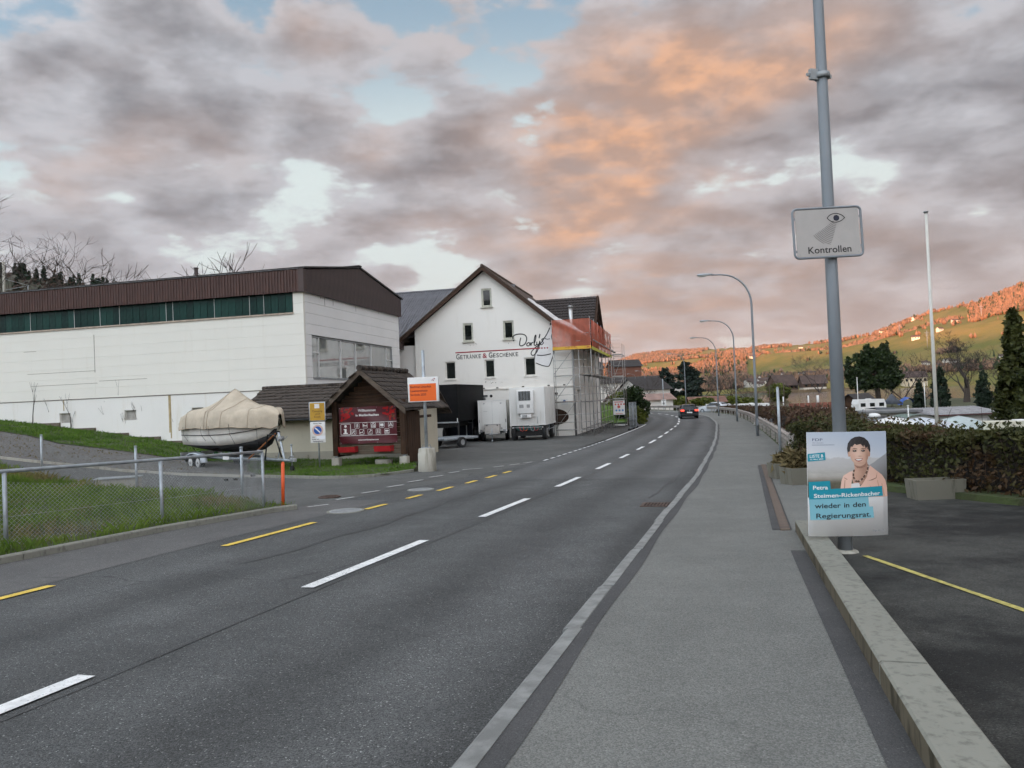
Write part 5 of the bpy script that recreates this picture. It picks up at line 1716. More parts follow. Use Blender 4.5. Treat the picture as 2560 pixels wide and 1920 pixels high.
ob('jack_leg', MB().cyl(0.05, -1.15, 0.06, 0.85, 0.028, n=8).cyl(0.05, -1.15, 0.0, 0.12, 0.05, n=10), M['galv'], bt_)
for xx in (-.72, .72):
    ob('marker_lamp', MB().bbox(xx - .07, xx + .07, -0.08, -0.01, 0.56, 0.72, 0.01), M['galv_dull'], bt_)
    ob('reflector', disc(MB(), xx + (.1 if xx > 0 else -.1), 0.52, 0.04, 0.04, -0.03, n=12), M['white_plastic'], bt_)
ob('side_handle', MB().box(-0.84, -0.81, -0.028, -0.021, 1.15, 1.35).box(0.81, 0.84, -0.028, -0.021, 1.15, 1.35), M['dark'], bt_)
wheels(bt_, [(-0.78, 1.2), (0.78, 1.2), (-0.78, 1.95), (.78, 1.95)], 0.33, 0.2)
for xx in (-.55, .5):
    ob('hinge', MB().box(xx, xx + .1, -0.012, -0.002, 2.30, 2.36).box(xx, xx + .1, -0.012, -0.002, .75, .81), M['galv_dull'], bt_)
ob('door_seam', MB().box(-0.004, 0.004, -0.006, -0.002, 1.06, 2.46), M['galv_dull'], bt_)
ob('scuff', MB().box(-.55, -.30, -0.004, -0.002, 1.84, 1.855), M['galv_dull'], bt_)
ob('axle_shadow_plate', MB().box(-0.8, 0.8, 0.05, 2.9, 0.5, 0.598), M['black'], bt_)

gx, gy = -3.0, 49.0
nv = thing('sales_trailer', 'dark navy sales trailer with a silver-framed door beside the white box trailer', 'trailer', (gx, gy, zg(gx, gy)), BA)
navy = mat('navy_panel', (0.006, 0.008, 0.016), 0.4, 0.2, 2, spec=0.25)
ob('body', MB().bbox(-1.4, 0.5, 0, 3.2, 0.35, 2.75, 0.03), navy, nv)
ob('roof_awning', MB().bbox(-1.45, 0.62, -0.25, 3.3, 2.76, 2.90, 0.03), navy, nv)
ob('door_frame', MB().box(-0.42, -0.36, -0.03, -0.002, 1.2, 2.62).box(0.38, 0.44, -0.03, -0.002, 0.2, 2.62).box(-0.36, 0.38, -0.03, -0.002, 2.56, 2.62).box(-0.42, 0.38, -0.03, -0.002, 1.15, 1.21).box(-0.04, 0.02, -0.03, -0.002, 0.2, 1.15).box(0.02, 0.38, -0.03, -0.002, 0.2, 0.27), M['galv'], nv)
ob('notice', MB().box(-0.78, -0.66, -0.012, -0.003, 1.68, 1.84), M['white_plastic'], nv)
wheels(nv, [(-1.2, 1.5), (0.35, 1.5)], 0.34, 0.2)

gx, gy = -4.35, 44.6
bk = thing('black_box_trailer', 'tall matt black box trailer half hidden behind the orange notice', 'trailer', (gx, gy, zg(gx, gy)), BA)
blk = mat('matt_black_panel', (0.006, 0.006, 0.0065), 0.7, 0.3, 3, spec=0.12)
ob('body', MB().bbox(-1.3, 1.2, 0, 6.0, 1.35, 3.52, 0.03), blk, bk)
ob('front_rail', MB().box(-1.31, 1.21, -0.02, 0.0, 1.28, 1.36), M['galv_dull'], bk)
for xx in (-1.1, 1.08):
    ob('landing_leg', MB().box(xx, xx + .09, 0.15, 0.25, 0.0, 1.3), M['black'], bk)
    ob('marker_lamp', MB().box(xx + .05, xx + .10, -0.03, -0.021, 1.36, 1.55), M['white_plastic'], bk)
ob('chassis', MB().box(-0.5, 0.5, 0.3, 5.8, 1.0, 1.27), M['black'], bk)
wheels(bk, [(-1.0, 4.6), (1.0, 4.6), (-1.0, 5.5), (1.0, 5.5)], 0.45, 0.26)

gx, gy = -4.35, 41.2
ft = thing('low_trailer', 'low grey flat trailer parked before the black trailer', 'trailer', (gx, gy, zg(gx, gy)), BA - 0.5)
ob('bed', MB().bbox(-0.85, 0.85, 0, 2.6, 0.42, 0.55, 0.02), M['galv'], ft)
ob('drawbar', MB().tube([(-0.4, 0.1, 0.45), (0, -1.3, 0.45)], 0.035, 4, smooth=False).tube([(0.4, 0.1, 0.45), (0, -1.3, 0.45)], 0.035, 4, smooth=False), M['galv'], ft)
ob('coupling', MB().bbox(-.05, .05, -1.6, -1.25, .42, .54, .015), M['galv_dull'], ft)
ob('jack_leg', MB().cyl(0.1, -1.0, 0.05, 0.8, 0.028, n=8).cyl(0.1, -1.0, 0, .1, .06, n=10), M['galv'], ft)
wheels(ft, [(-0.95, 1.2), (0.95, 1.2)], 0.28, 0.18)

# ------------------------------------------------------------------ scaffold at the house corner
sca = thing('scaffold', 'tube scaffold with red safety netting wrapped round the corner of the white house', 'scaffold', (4.04, 51.24, 0), BA)
tube_m = mat('scaffold_tube', (0.36, 0.35, 0.33), 0.5, 0.2, 4, metal=0.5)
dk_m = wood('scaffold_deck', (0.16, 0.13, 0.10), (0.26, 0.22, 0.17))
LV = [-0.62, 1.18, 2.95, 4.68]
GZ = -1.06
def tubeo(name, a, b__, r=0.027):
    return ob(name, MB().tube([a, b__], r, 6), tube_m, sca)


FX = [-1.08, 0.18, 1.42]
YS = [-0.95, 1.5, 3.9, 6.3, 8.7, 11.1, 13.3]
for xx in FX[:2]:
    for yy in (-0.95, -0.28):
        tubeo('standard', (xx, yy, GZ), (xx, yy, 6.65 if xx < 0 else 4.7))
        ob('base_jack', MB().box(xx - .08, xx + .08, yy - .08, yy + .08, GZ - .01, GZ + .012), tube_m, sca)
for yy in YS:
    for xx in (0.62, 1.42):
        tubeo('standard', (xx, yy, GZ), (xx, yy, 6.75 if xx > 1 else 4.7))
        ob('base_jack', MB().box(xx - .08, xx + .08, yy - .08, yy + .08, GZ - .01, GZ + .012), tube_m, sca)
for z_ in LV:
    tubeo('ledger', (FX[0], -0.95, z_), (FX[2], -0.95, z_)); tubeo('ledger', (FX[0], -0.28, z_), (0.18, -0.28, z_))
    for xx in (0.62, 1.42):
        for a, b_ in zip(YS, YS[1:]):
            tubeo('ledger', (xx, a, z_), (xx, b_, z_))
    for yy in YS:
        tubeo('transom', (0.62, yy, z_), (1.42, yy, z_))
    for xx in FX[:2]:
        tubeo('transom', (xx, -0.95, z_), (xx, -0.28, z_))
    for dz_ in (0.5, 1.0):
        if z_ > -1:
            tubeo('guard_rail', (FX[0], -0.97, z_ + dz_), (FX[2], -0.97, z_ + dz_), 0.02)
            for a, b_ in zip(YS, YS[1:]):
                tubeo('guard_rail', (1.44, a, z_ + dz_), (1.44, b_, z_ + dz_), 0.02)
for z_ in LV[1:]:
    if z_ > 4 or z_ < 2:
        ob('deck', MB().box(FX[0], 0.6, -0.9, -0.3, z_ + .03, z_ + .08), dk_m, sca)
    if z_ > 2:
        for a, b_ in zip(YS, YS[1:]):
            ob('deck', MB().box(0.66, 1.38, a + .04, b_ - .02, z_ + .03, z_ + .08), dk_m, sca)
for k, (a, b_) in enumerate(zip(LV, LV[1:])):
    tubeo('brace', (FX[0], -0.93, a + .1), (FX[1], -0.93, b_ - .1), 0.02)
    tubeo('brace', (1.46, YS[k], a), (1.46, YS[k + 1], b_), 0.02)
netm = bpy.data.materials.new('red_netting'); netm.use_nodes = True
t = NT(netm.node_tree); b = t.n['Principled BSDF']
co = t.new('ShaderNodeTexCoord').outputs['Object']
b.inputs['Base Color'].default_value = (0.74, 0.23, 0.14, 1); b.inputs['Roughness'].default_value = 0.8
tb_ = t.new('ShaderNodeBsdfTransparent'); mx = t.new('ShaderNodeMixShader'); trl = t.new('ShaderNodeBsdfTranslucent'); trl.inputs[0].default_value = (0.7, 0.09, 0.04, 1)
mx2 = t.new('ShaderNodeMixShader'); mx2.inputs[0].default_value = 0.45
t.l.new(b.outputs[0], mx2.inputs[1]); t.l.new(trl.outputs[0], mx2.inputs[2])
t.put(mx.inputs[0], t.sm(t.noise(t.vmul(co, (3, 3, 1.2)), 1.0, 3, 0.6), 0.3, 0.7, 0.50, 0.72))
t.l.new(tb_.outputs[0], mx.inputs[1]); t.l.new(mx2.outputs[0], mx.inputs[2]); t.l.new(mx.outputs[0], t.n['Material Output'].inputs[0])


def net_panel(p0, p1, z0, z1, out):
    mbn = MB(); n = 14; m_ = 8
    p0, p1, out = Vector(p0), Vector(p1), Vector(out)
    for j in range(m_ + 1):
        for i in range(n + 1):
            p = p0 + (p1 - p0) * i / n + out * (0.03 * sin(i * 1.3 + j) + 0.025 * sin(j * 2.1 + i * .4))
            mbn.v.append((p.x, p.y, z0 + (z1 - z0) * j / m_))
    for j in range(m_):
        for i in range(n):
            mbn.f.append((j * (n + 1) + i, j * (n + 1) + i + 1, (j + 1) * (n + 1) + i + 1, (j + 1) * (n + 1) + i)); mbn.mi.append(0); mbn.s.append(True)
    return ob('safety_net', mbn, netm, sca)


net_panel((FX[0], -1.02), (FX[2] + .03, -1.02), 4.72, 6.62, (0, 1))
for a, b_ in zip(YS, YS[1:]):
    net_panel((1.50, a), (1.50, b_), 4.72, 6.55, (1, 0))
yb = mat('yellow_band', (0.60, 0.34, 0.03), 0.5, 0.08)
ob('toe_board', MB().box(FX[0], FX[2] + .05, -1.05, -1.03, 4.64, 4.84), yb, sca)
ob('toe_board', MB().box(1.52, 1.54, -1.0, 13.3, 4.58, 4.78), mat('yellow_green_band', (0.45, 0.45, 0.04), 0.5, 0.1), sca)
ob('band_lettering', text_to(MB(), 'A D A G', -0.25, 0.45, 4.73, 0.11, -1.054), mat('band_red', (0.45, 0.08, 0.02), 0.6, 0.1), sca)
# stair tower at the far end with the site notice
TX0, TX1, TY0, TY1 = 1.5, 2.6, 10.4, 12.6
for xx in (TX0 + .2, TX1):
    for yy in (TY0, TY1):
        tubeo('standard', (xx, yy, GZ), (xx, yy, 5.6))
for z_ in [GZ + .15] + LV[1:]:
    tubeo('ledger', (TX0 + .2, TY0, z_), (TX1, TY0, z_)); tubeo('ledger', (TX1, TY0, z_), (TX1, TY1, z_)); tubeo('ledger', (TX0 + .2, TY1, z_), (TX1, TY1, z_))
    ob('deck', MB().box(TX0 + .25, TX1 - .05, TY0 - .02, TY0 + .7, z_ + .02, z_ + .1), mat('alu_deck', (0.42, 0.42, 0.40), 0.5, 0.1), sca)
    for k in range(5):
        tubeo('ladder_rung', (TX0 + .3, TY0 - .03, z_ + .3 + k * .3), (TX1 - .1, TY0 - .03, z_ + .3 + k * .3), 0.012)
for k in range(3):
    tubeo('stair_rail', (TX0 + .4, TY0, LV[k] if k else GZ + .1), (TX0 + .9, TY1, LV[k + 1]), 0.02)
sn = ob('site_notice', MB().box(TX0 + .22, TX1 + .02, TY0 - .08, TY0 - .06, -0.05, 1.08), M['white_plastic'], sca)
pr = MB(); pr2 = MB()
for k in range(4):
    disc(pr, TX0 + .40 + k * .22, 0.78, 0.07, 0.07, TY0 - .084, n=14)
disc(pr, (TX0 + TX1) / 2 + .1, 0.58, 0.12, 0.12, TY0 - .085, n=18)
for x0_, x1_, z0_, z1_ in ((TX0 + .32, TX1 - .1, .93, 1.0), (TX0 + .4, TX1 - .15, 0.02, .06)):
    pr.quad((x0_, TY0 - .084, z0_), (x1_, TY0 - .084, z0_), (x1_, TY0 - .084, z1_), (x0_, TY0 - .084, z1_))
ob('red_symbols', pr, mat('notice_red', (0.55, 0.10, 0.08), 0.6, 0.08), sn)
for k in range(3):
    disc(pr2, TX0 + .45 + k * .25, 0.30, 0.08, 0.08, TY0 - .084, n=14)
ob('blue_symbols', pr2, mat('notice_blue', (0.10, 0.25, 0.50), 0.6, 0.08), sn)


# ------------------------------------------------------------------ low wall, bricks, grates
def wall_pt(y, off):
    t_ = (y - 3.46) / 6.58
    x_ = 1.75 + 1.86 * t_
    return x_ + off * 0.962, y - off * 0.272


lw = thing('low_wall', 'low weathered concrete wall between sidewalk and parking lot', 'wall', (0, 0, 0))
for y0, y1 in ((-7.6, -1.62), (-1.6, 4.36), (4.385, 10.05)):
    rings = []
    n = 10
    for k in range(n + 1):
        y = y0 + (y1 - y0) * k / n
        zt = zg(2, y) + 0.185
        rings.append([(*wall_pt(y, o_), zt + dz_) for o_, dz_ in ((0.0, -0.35), (0.0, -0.012), (0.012, 0.0), (0.245, 0.0), (0.258, -0.012), (0.26, -0.35))])
    mbw = MB().loft(rings, True, True, 0, False)
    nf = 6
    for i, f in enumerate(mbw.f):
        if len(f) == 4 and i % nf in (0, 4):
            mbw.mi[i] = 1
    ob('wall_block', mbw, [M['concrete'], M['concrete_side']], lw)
bst = thing('brick_strip', 'row of red paving bricks sunk along the edge of the sidewalk', 'brick strip', (0, 0, 0))
brm = mat('paving_brick', (0.115, 0.078, 0.060), 0.9, 0.35, 3, 0.4, 50, col2=(0.175, 0.135, 0.105))
bme = MB().bbox(-0.062, 0.062, -0.067, 0.067, -0.03, 0.02, 0.008).mesh('brick'); bme.materials.append(brm)
rng = random.Random(2)
a0, a1 = Vector((3.53, 10.2)), Vector((6.96, 21.6))
nb = 80
dv = (a1 - a0).normalized()
for k in range(nb):
    p = a0 + (a1 - a0) * k / nb
    o = ob('brick', bme, None, bst, (p.x, p.y, zg(p.x, p.y) + WZ + 0.004 + rng.uniform(-.003, .004)), -math.atan2(dv.x, dv.y) + rng.uniform(-.03, .03))
ob('joint_bed', strip(MB(), 0, 1, 0, .01, -.3).add([(q_.x, q_.y, zg(q_.x, q_.y) + WZ + 0.006) for q_ in (a0 + Vector((-.2, 0)), a0 + Vector((.1, 0)), a1 + Vector((.1, 0)), a1 + Vector((-.2, 0)))], [(0, 1, 2, 3)]) if False else
   MB().loft([[(q_.x - .17, q_.y, zg(q_.x, q_.y) + WZ + 0.006), (q_.x + .09, q_.y, zg(q_.x, q_.y) + WZ + 0.006)] for q_ in [a0 + (a1 - a0) * k / 24 for k in range(25)]], False, False), M['asphalt_patch'], bst)
dr = thing('drain_grate', 'rusty iron drain grate in the gutter of the right lane', 'drain', (2.52, 13.88, zg(2.52, 13.88) + 0.006), -rad(17))
iron = mat('rusty_iron', (0.085, 0.055, 0.042), 0.7, 0.35, 8, metal=0.3)
ob('frame', MB().box(-0.28, -0.22, -0.24, 0.24, -0.03, 0.012).box(0.22, 0.28, -0.24, 0.24, -0.03, 0.012).box(-0.22, 0.22, -0.24, -0.19, -0.03, 0.012).box(-0.22, 0.22, 0.19, 0.24, -0.03, 0.012), iron, dr)
ob('pit', MB().box(-0.22, 0.22, -0.19, 0.19, 0.0, 0.002), M['dark'], dr)
for k in range(7):
    xx = -0.19 + k * .058
    ob('bar', MB().box(xx, xx + .028, -0.19, 0.19, 0.003, 0.012), iron, dr)
ob('bar', MB().box(-0.22, 0.22, -0.02, 0.02, 0.004, 0.0135), iron, dr)
for (x_, y_, r_, lb) in ((-3.34, 14.98, 0.36, 'round grey manhole cover near the yellow dash'), (-4.4, 18.1, 0.26, 'small dark round cover in the driveway mouth'), (-2.35, 18.9, 0.33, 'round manhole cover beyond the driveway dashes')):
    mh = thing('manhole_cover', lb, 'manhole cover', (x_, y_, zg(x_, y_) + 0.012), 0.4, 'manhole covers in the road')
    ob('ring', MB().tube([(0, 0, -0.02), (0, 0, 0.004)], r_, 28), M['concrete'] if r_ > .3 else iron, mh)
    dd = MB().tube([(0, 0, -0.01), (0, 0, 0.008)], r_ * 0.86, 28)
    for k in range(-3, 4):
        w_ = math.sqrt(max(0, (r_ * .8) ** 2 - (k * r_ * .22) ** 2))
        dd.box(-w_, w_, k * r_ * .22 - .012, k * r_ * .22 + .012, 0.008, 0.013)
    ob('lid', dd, M['galv_dull'] if r_ > .3 else iron, mh)

# ------------------------------------------------------------------ lamp posts
def lamp_post(name, label, loc, ang, group=None, H=8.55):
    """tapered pole with a curved arm; the arm points along local -x"""
    t_ = thing(name, label, 'lamp post', loc, ang, group)
    pts = [(0, 0, 0), (0, 0, H * 0.35), (0, 0, H * 0.72)]
    rs_ = [0.078, 0.067, 0.056]
    c = Vector((-1.62, 0, H * 0.86 - 0.02))
    for a in np.linspace(0, PI / 2 * 0.96, 9):
        pts.append((-1.62 + 1.62 * cos(a) ** 0.9 if cos(a) > 0 else -1.62, 0, H * 0.80 + 1.62 * sin(a)))
        rs_.append(0.055 - 0.018 * a / (PI / 2))
    pts.append((-1.95, 0, pts[-1][2] + 0.01)); rs_.append(0.032)
    ob('pole', MB().tube(pts, rs_, 12), M['pole_grey'], t_)
    if group:
        ob('collar', MB().cyl(0, 0, H * 0.55, H * 0.55 + 0.06, 0.08, n=12), M['galv_dull'], t_)
    ob('door_plate', MB().box(-0.045, 0.045, -0.092, -0.083, 0.6, 0.95), M['pole_grey'], t_)
    zt = pts[-1][2]
    hd = ob('lamp_head', MB().loft([[(x_, y_ * w_, zt + z_ * h_ + 0.02) for y_, z_ in ((-1, 0), (-.8, .8), (0, 1), (.8, .8), (1, 0), (.8, -.35), (-.8, -.35))] for x_, w_, h_ in ((-1.85, .06, .05), (-2.0, .10, .07), (-2.35, .14, .09), (-2.6, .13, .075), (-2.68, .07, .03))]), M['galv'], t_)
    ob('lamp_glass', MB().loft([[(x_, y_ * w_, zt - 0.012 - z_ * h_) for y_, z_ in ((-1, 0), (-.6, 1), (.6, 1), (1, 0))] for x_, w_, h_ in ((-2.12, .09, .01), (-2.3, .11, .06), (-2.58, .10, .05), (-2.63, .05, .01))]), mat('lamp_diffuser', (0.55, 0.55, 0.50), 0.3, 0.05), hd)
    return t_


lamps = [((12.5, 39.5), 'nearest of the curved-arm lamp posts, behind the guardrail'), ((18.5, 63.6), 'second curved-arm lamp post along the guardrail'), ((21.9, 82.0), 'third curved-arm lamp post along the guardrail'), ((25.6, 113.6), 'fourth curved-arm lamp post, before the dark cedar'),
         ((33.3, 192.0), 'far lamp post seen above the dark bush, right one'), ((35.2, 218.0), 'far lamp post seen above the dark bush, left one')]
L0_ = None
for (x_, y_), lb in lamps:
    i = ri(min(y_, 125)); nn = rnorm(i)
    a_ = math.atan2(nn.y, nn.x) * (0.6 if y_ < 120 else 1.0)
    zz = zr(y_)
    if L0_ is None:
        L0_ = lamp_post('lamp_post', lb, (x_, y_, zz), a_, 'curved lamp posts along the road')
    else:
        dup(L0_, (x_, y_, zz), a_, lb)

# ------------------------------------------------------------------ the tall pole with sign and poster
PX, PY = 3.655, 8.64
pz = zg(PX, PY)
pole = lamp_post('tall_pole', 'tall grey tapered steel pole standing behind the low wall', (PX, PY, pz), 0.25)
ob('base_grout', MB().loft([[(r * cos(t), r * sin(t), z_) for t in np.linspace(0, 2 * PI, 15)[:-1]] for z_, r in ((0, .15), (.03, .13), (.045, .09))]), M['concrete_light'], pole)
ob('clamp', MB().cyl(0, 0, 5.36, 5.42, 0.088, n=12).box(-0.16, -0.06, -0.02, 0.02, 5.34, 5.46).box(-0.20, -0.16, -.01, .01, 5.38, 5.41).box(.08, .12, -.012, .012, 5.37, 5.41), M['galv_dull'], pole)

ks = thing('speed_check_sign', 'grey rectangular sign with an eye symbol reading Kontrollen', 'sign', (PX, PY, pz), 0.03)
sz = 3.30 - pz
fw, fh = 0.385, 0.275
def rrect(hw, hh, r, n=5):
    out = []
    for cx_, cz_, a0_ in ((hw - r, hh - r, 0), (-hw + r, hh - r, PI / 2), (-hw + r, -hh + r, PI), (hw - r, -hh + r, 1.5 * PI)):
        for k in range(n + 1):
            a = a0_ + PI / 2 * k / n
            out.append((cx_ + r * cos(a), cz_ + r * sin(a)))
    return out


SYP = -0.115
rr = rrect(fw, fh, 0.05)
ob('frame', MB().tube([(a, SYP, sz + c) for a, c in rr] + [(rr[0][0], SYP, sz + rr[0][1])], 0.0135, 8, cap=False), M['pole_grey'], ks)
pn = ob('panel', MB().prism([(a, sz + c) for a, c in rrect(fw - 0.028, fh - 0.014, 0.025)], SYP - 0.006, SYP + 0.004), mat('grey_white_panel', (0.43, 0.40, 0.37), 0.45, 0.06, 3), ks)
for xx, zz in ((-1, .6), (-1, -.72), (1, .6), (1, -.6)):
    ob('frame_tab', MB().box(xx * (fw - .028), xx * (fw - .006), SYP - .004, SYP + .002, sz + zz * fh - .012, sz + zz * fh + .012) if xx > 0 else MB().box(-(fw - .006), -(fw - .028), SYP - .004, SYP + .002, sz + zz * fh - .012, sz + zz * fh + .012), M['pole_grey'], ks)
ob('pole_bracket', MB().box(-0.075, 0.075, SYP + 0.006, -0.05, sz - .2, sz - .16).box(-0.075, 0.075, SYP + 0.006, -0.05, sz + .16, sz + .2), M['galv_dull'], ks)
ko = MB()
def kz(X, Y):      # sign drawing units -> local metres
    return ((X - 1070) * 0.000505 + 0.0, sz + (775 - Y) * 0.000505 - (X - 1070) * 0.000505 * 0.075)


eye = MB(); YF = SYP - 0.0085
for pts in ([(1070, 462), (1130, 400), (1200, 365), (1275, 352), (1350, 365), (1415, 395), (1465, 440)], [(1070, 462), (1130, 515), (1200, 543), (1262, 548), (1340, 530), (1410, 490), (1465, 440)]):
    ribbon(eye, [Vector(kz(*p)) for p in catmull([Vector(p) for p in pts], 4)], 0.0085, YF)
ob('eye_outline', eye, ink, pn)
ey = MB(); c_ = kz(1277, 452)
disc(ey, c_[0], c_[1], 0.034, 0.033, YF, n=24, a0=rad(78), a1=rad(78 + 335))
ob('pupil', ey, mat('pupil_navy', (0.006, 0.008, 0.025), 0.5, 0.1), pn)
arcs = MB()
for k in range(15):
    t_ = k / 14
    r_ = 0.075 + 0.27 * t_
    a0_, a1_ = rad(221 - 6 * t_), rad(258 - 6 * t_ + 0)
    if k == 14:
        a1_ = rad(240)
    pts = [(c_[0] + 0.015 + r_ * cos(a), c_[1] + 0.02 + r_ * sin(a)) for a in np.linspace(a0_, a1_, 9)]
    ribbon(arcs, pts, 0.0042, YF - 0.0003)
ob('radar_waves', arcs, mat('wave_grey', (0.09, 0.085, 0.08), 0.6, 0.05), pn)
kt = text_to(MB(), 'Kontrollen', -0.235, 0.25, sz - 0.228, 0.078, YF, 0, 0.008)
kt.v = [(x_, y_, z_ + (x_ - 0.0) * 0.0) for x_, y_, z_ in kt.v]
ob('lettering', kt, ink, pn)
for xx in (-.33, .33):
    for zz in (-.235, .235):
        ob('rivet', disc(MB(), xx, sz + zz, .005, .005, YF, n=8), M['galv_dull'], pn)
kst = ks
kst.rotation_euler = (0, -rad(1.2), 0.03)

po = thing('election_poster', 'large election poster of a smiling dark-haired woman strapped to the pole', 'poster', (PX + 0.005, PY, 0), 0.045)
po.rotation_euler = (0, rad(1.6), 0.03)
PWd, PHt = 0.895, 1.15
PZ0 = -0.075
PYF = -0.135
def pp_(u, v):        # poster coordinates: u 0..1 left to right, v 0..1 top to bottom
    return (-PWd / 2 + u * PWd, PZ0 + PHt * (1 - v))


def bow(x_):          # the plastic sheet is strapped round the pole: gently bowed
    return 0.05 * (x_ / (PWd / 2)) ** 2


def bend(mbx, lift):
    mbx.v = [(x_, PYF + bow(x_) - lift, z_) for x_, y_, z_ in mbx.v]
    return mbx


def region(poly, lift, n=None):
    """print area given as a polygon, cut into upright slices so it follows the bow"""
    P = [pp_(*p) for p in poly]
    xs_ = sorted(set([min(p[0] for p in P), max(p[0] for p in P)] + [x_ for x_ in np.linspace(-PWd / 2, PWd / 2, 15) if min(p[0] for p in P) < x_ < max(p[0] for p in P)]))
    bm = bmesh.new()
    vs_ = [bm.verts.new((p[0], 0, p[1])) for p in P]
    bm.faces.new(vs_)
    for x_ in xs_[1:-1]:
        bmesh.ops.bisect_plane(bm, geom=bm.verts[:] + bm.edges[:] + bm.faces[:], plane_co=(x_, 0, 0), plane_no=(1, 0, 0))
    bmesh.ops.triangulate(bm, faces=bm.faces[:])
    bmesh.ops.recalc_face_normals(bm, faces=bm.faces[:])
    bm.verts.index_update()
    m_ = MB().add([v_.co for v_ in bm.verts], [[v_.index for v_ in f.verts] for f in bm.faces])
    bm.free()
    return bend(m_, lift)


def oval(cx_, cy_, rx, ry, n=28, a0_=0, a1_=2 * PI):
    return [(cx_ + rx * cos(a), cy_ + ry * sin(a)) for a in np.linspace(a0_, a1_, n + 1)[:-1]]


def pmat(name, c, rough=0.38, c2=None):
    return mat('print_' + name, c, rough, 0.03, 2, col2=c2)


sh = MB()
rg = []
for k in range(15):
    x_ = -PWd / 2 + PWd * k / 14
    yb_ = PYF + bow(x_)
    rg.append([(x_, yb_, PZ0), (x_, yb_, PZ0 + PHt), (x_, yb_ + 0.006, PZ0 + PHt), (x_, yb_ + 0.006, PZ0)])
sh.loft(rg, True, True)
ob('panel', sh, pmat('white', (0.90, 0.89, 0.87)), po)
# printed sky: gradient of the print itself
m = bpy.data.materials.new('print_sky'); m.use_nodes = True
t = NT(m.node_tree); b = t.n['Principled BSDF']
co = t.new('ShaderNodeTexCoord').outputs['Object']
oz = t.sep(co)[2]; ox = t.sep(co)[0]
t.put(b.inputs['Base Color'], t.mix(t.sm(t.m('ADD', oz, t.m('MULTIPLY', ox, 0.25)), 0.45, 1.1), (0.62, 0.60, 0.57), (0.44, 0.50, 0.58)))
b.inputs['Roughness'].default_value = 0.38
# printed landscape: fog, ridges and meadow as one tone picture
fx = t.m('MULTIPLY', ox, 1.0)
rid = t.m('ADD', t.m('MULTIPLY', t.noise(t.xyz(t.m('MULTIPLY', ox, 7.0), 0.3, 0.0), 1.0, 5, 0.6), 0.10), 0.735)
fogc = t.mix(t.sm(oz, 0.50, 0.80), t.mix(t.noise(t.vmul(co, (9, 1, 26)), 1.0, 5, 0.6), (0.20, 0.18, 0.14), (0.56, 0.52, 0.46)), (0.50, 0.49, 0.48))
skyp = t.mix(t.sm(t.m('ADD', oz, t.m('MULTIPLY', ox, 0.25)), 0.60, 1.1), (0.66, 0.65, 0.64), (0.44, 0.50, 0.58))
bgc = t.mix(t.sm(t.m('SUBTRACT', oz, rid), -0.008, 0.008), fogc, skyp)
slp = t.m('SUBTRACT', t.m('ADD', t.m('MULTIPLY', ox, 0.62), 0.565), t.m('ADD', oz, t.m('MULTIPLY', t.noise(t.vmul(co, (14, 1, 14)), 1.0, 4, .6), .02)))
bgc = t.mix(t.sm(slp, -0.004, 0.004), bgc, t.mix(t.sm(slp, 0.0, 0.3), (0.30, 0.30, 0.30), (0.13, 0.125, 0.12)))
bgc = t.mix(t.sm(oz, 0.60, 0.50), bgc, t.mix(t.noise(t.vmul(co, (20, 1, 40)), 1.0, 5, .65), (0.05, 0.045, 0.03), (0.17, 0.15, 0.10)))
t.put(b.inputs['Base Color'], bgc)
ob('printed_landscape', region([(0, 0), (1, 0), (1, .63), (0, .63)], 0.0008), m, po)
def grad(name, ca, cb, x0, x1, nz=0.3, stretch=(12, 1, 12)):
    """printed tone that runs from one side of the motif to the other"""
    m_ = bpy.data.materials.new('print_' + name); m_.use_nodes = True
    t_ = NT(m_.node_tree); b_ = t_.n['Principled BSDF']
    c_ = t_.new('ShaderNodeTexCoord').outputs['Object']
    f_ = t_.m('ADD', t_.sm(t_.sep(c_)[0], x0, x1), t_.m('MULTIPLY', t_.m('SUBTRACT', t_.noise(t_.vmul(c_, stretch), 1.0, 4, .6), 0.5), nz), clamp=True)
    t_.put(b_.inputs['Base Color'], t_.mix(f_, ca, cb)); b_.inputs['Roughness'].default_value = 0.38
    return m_


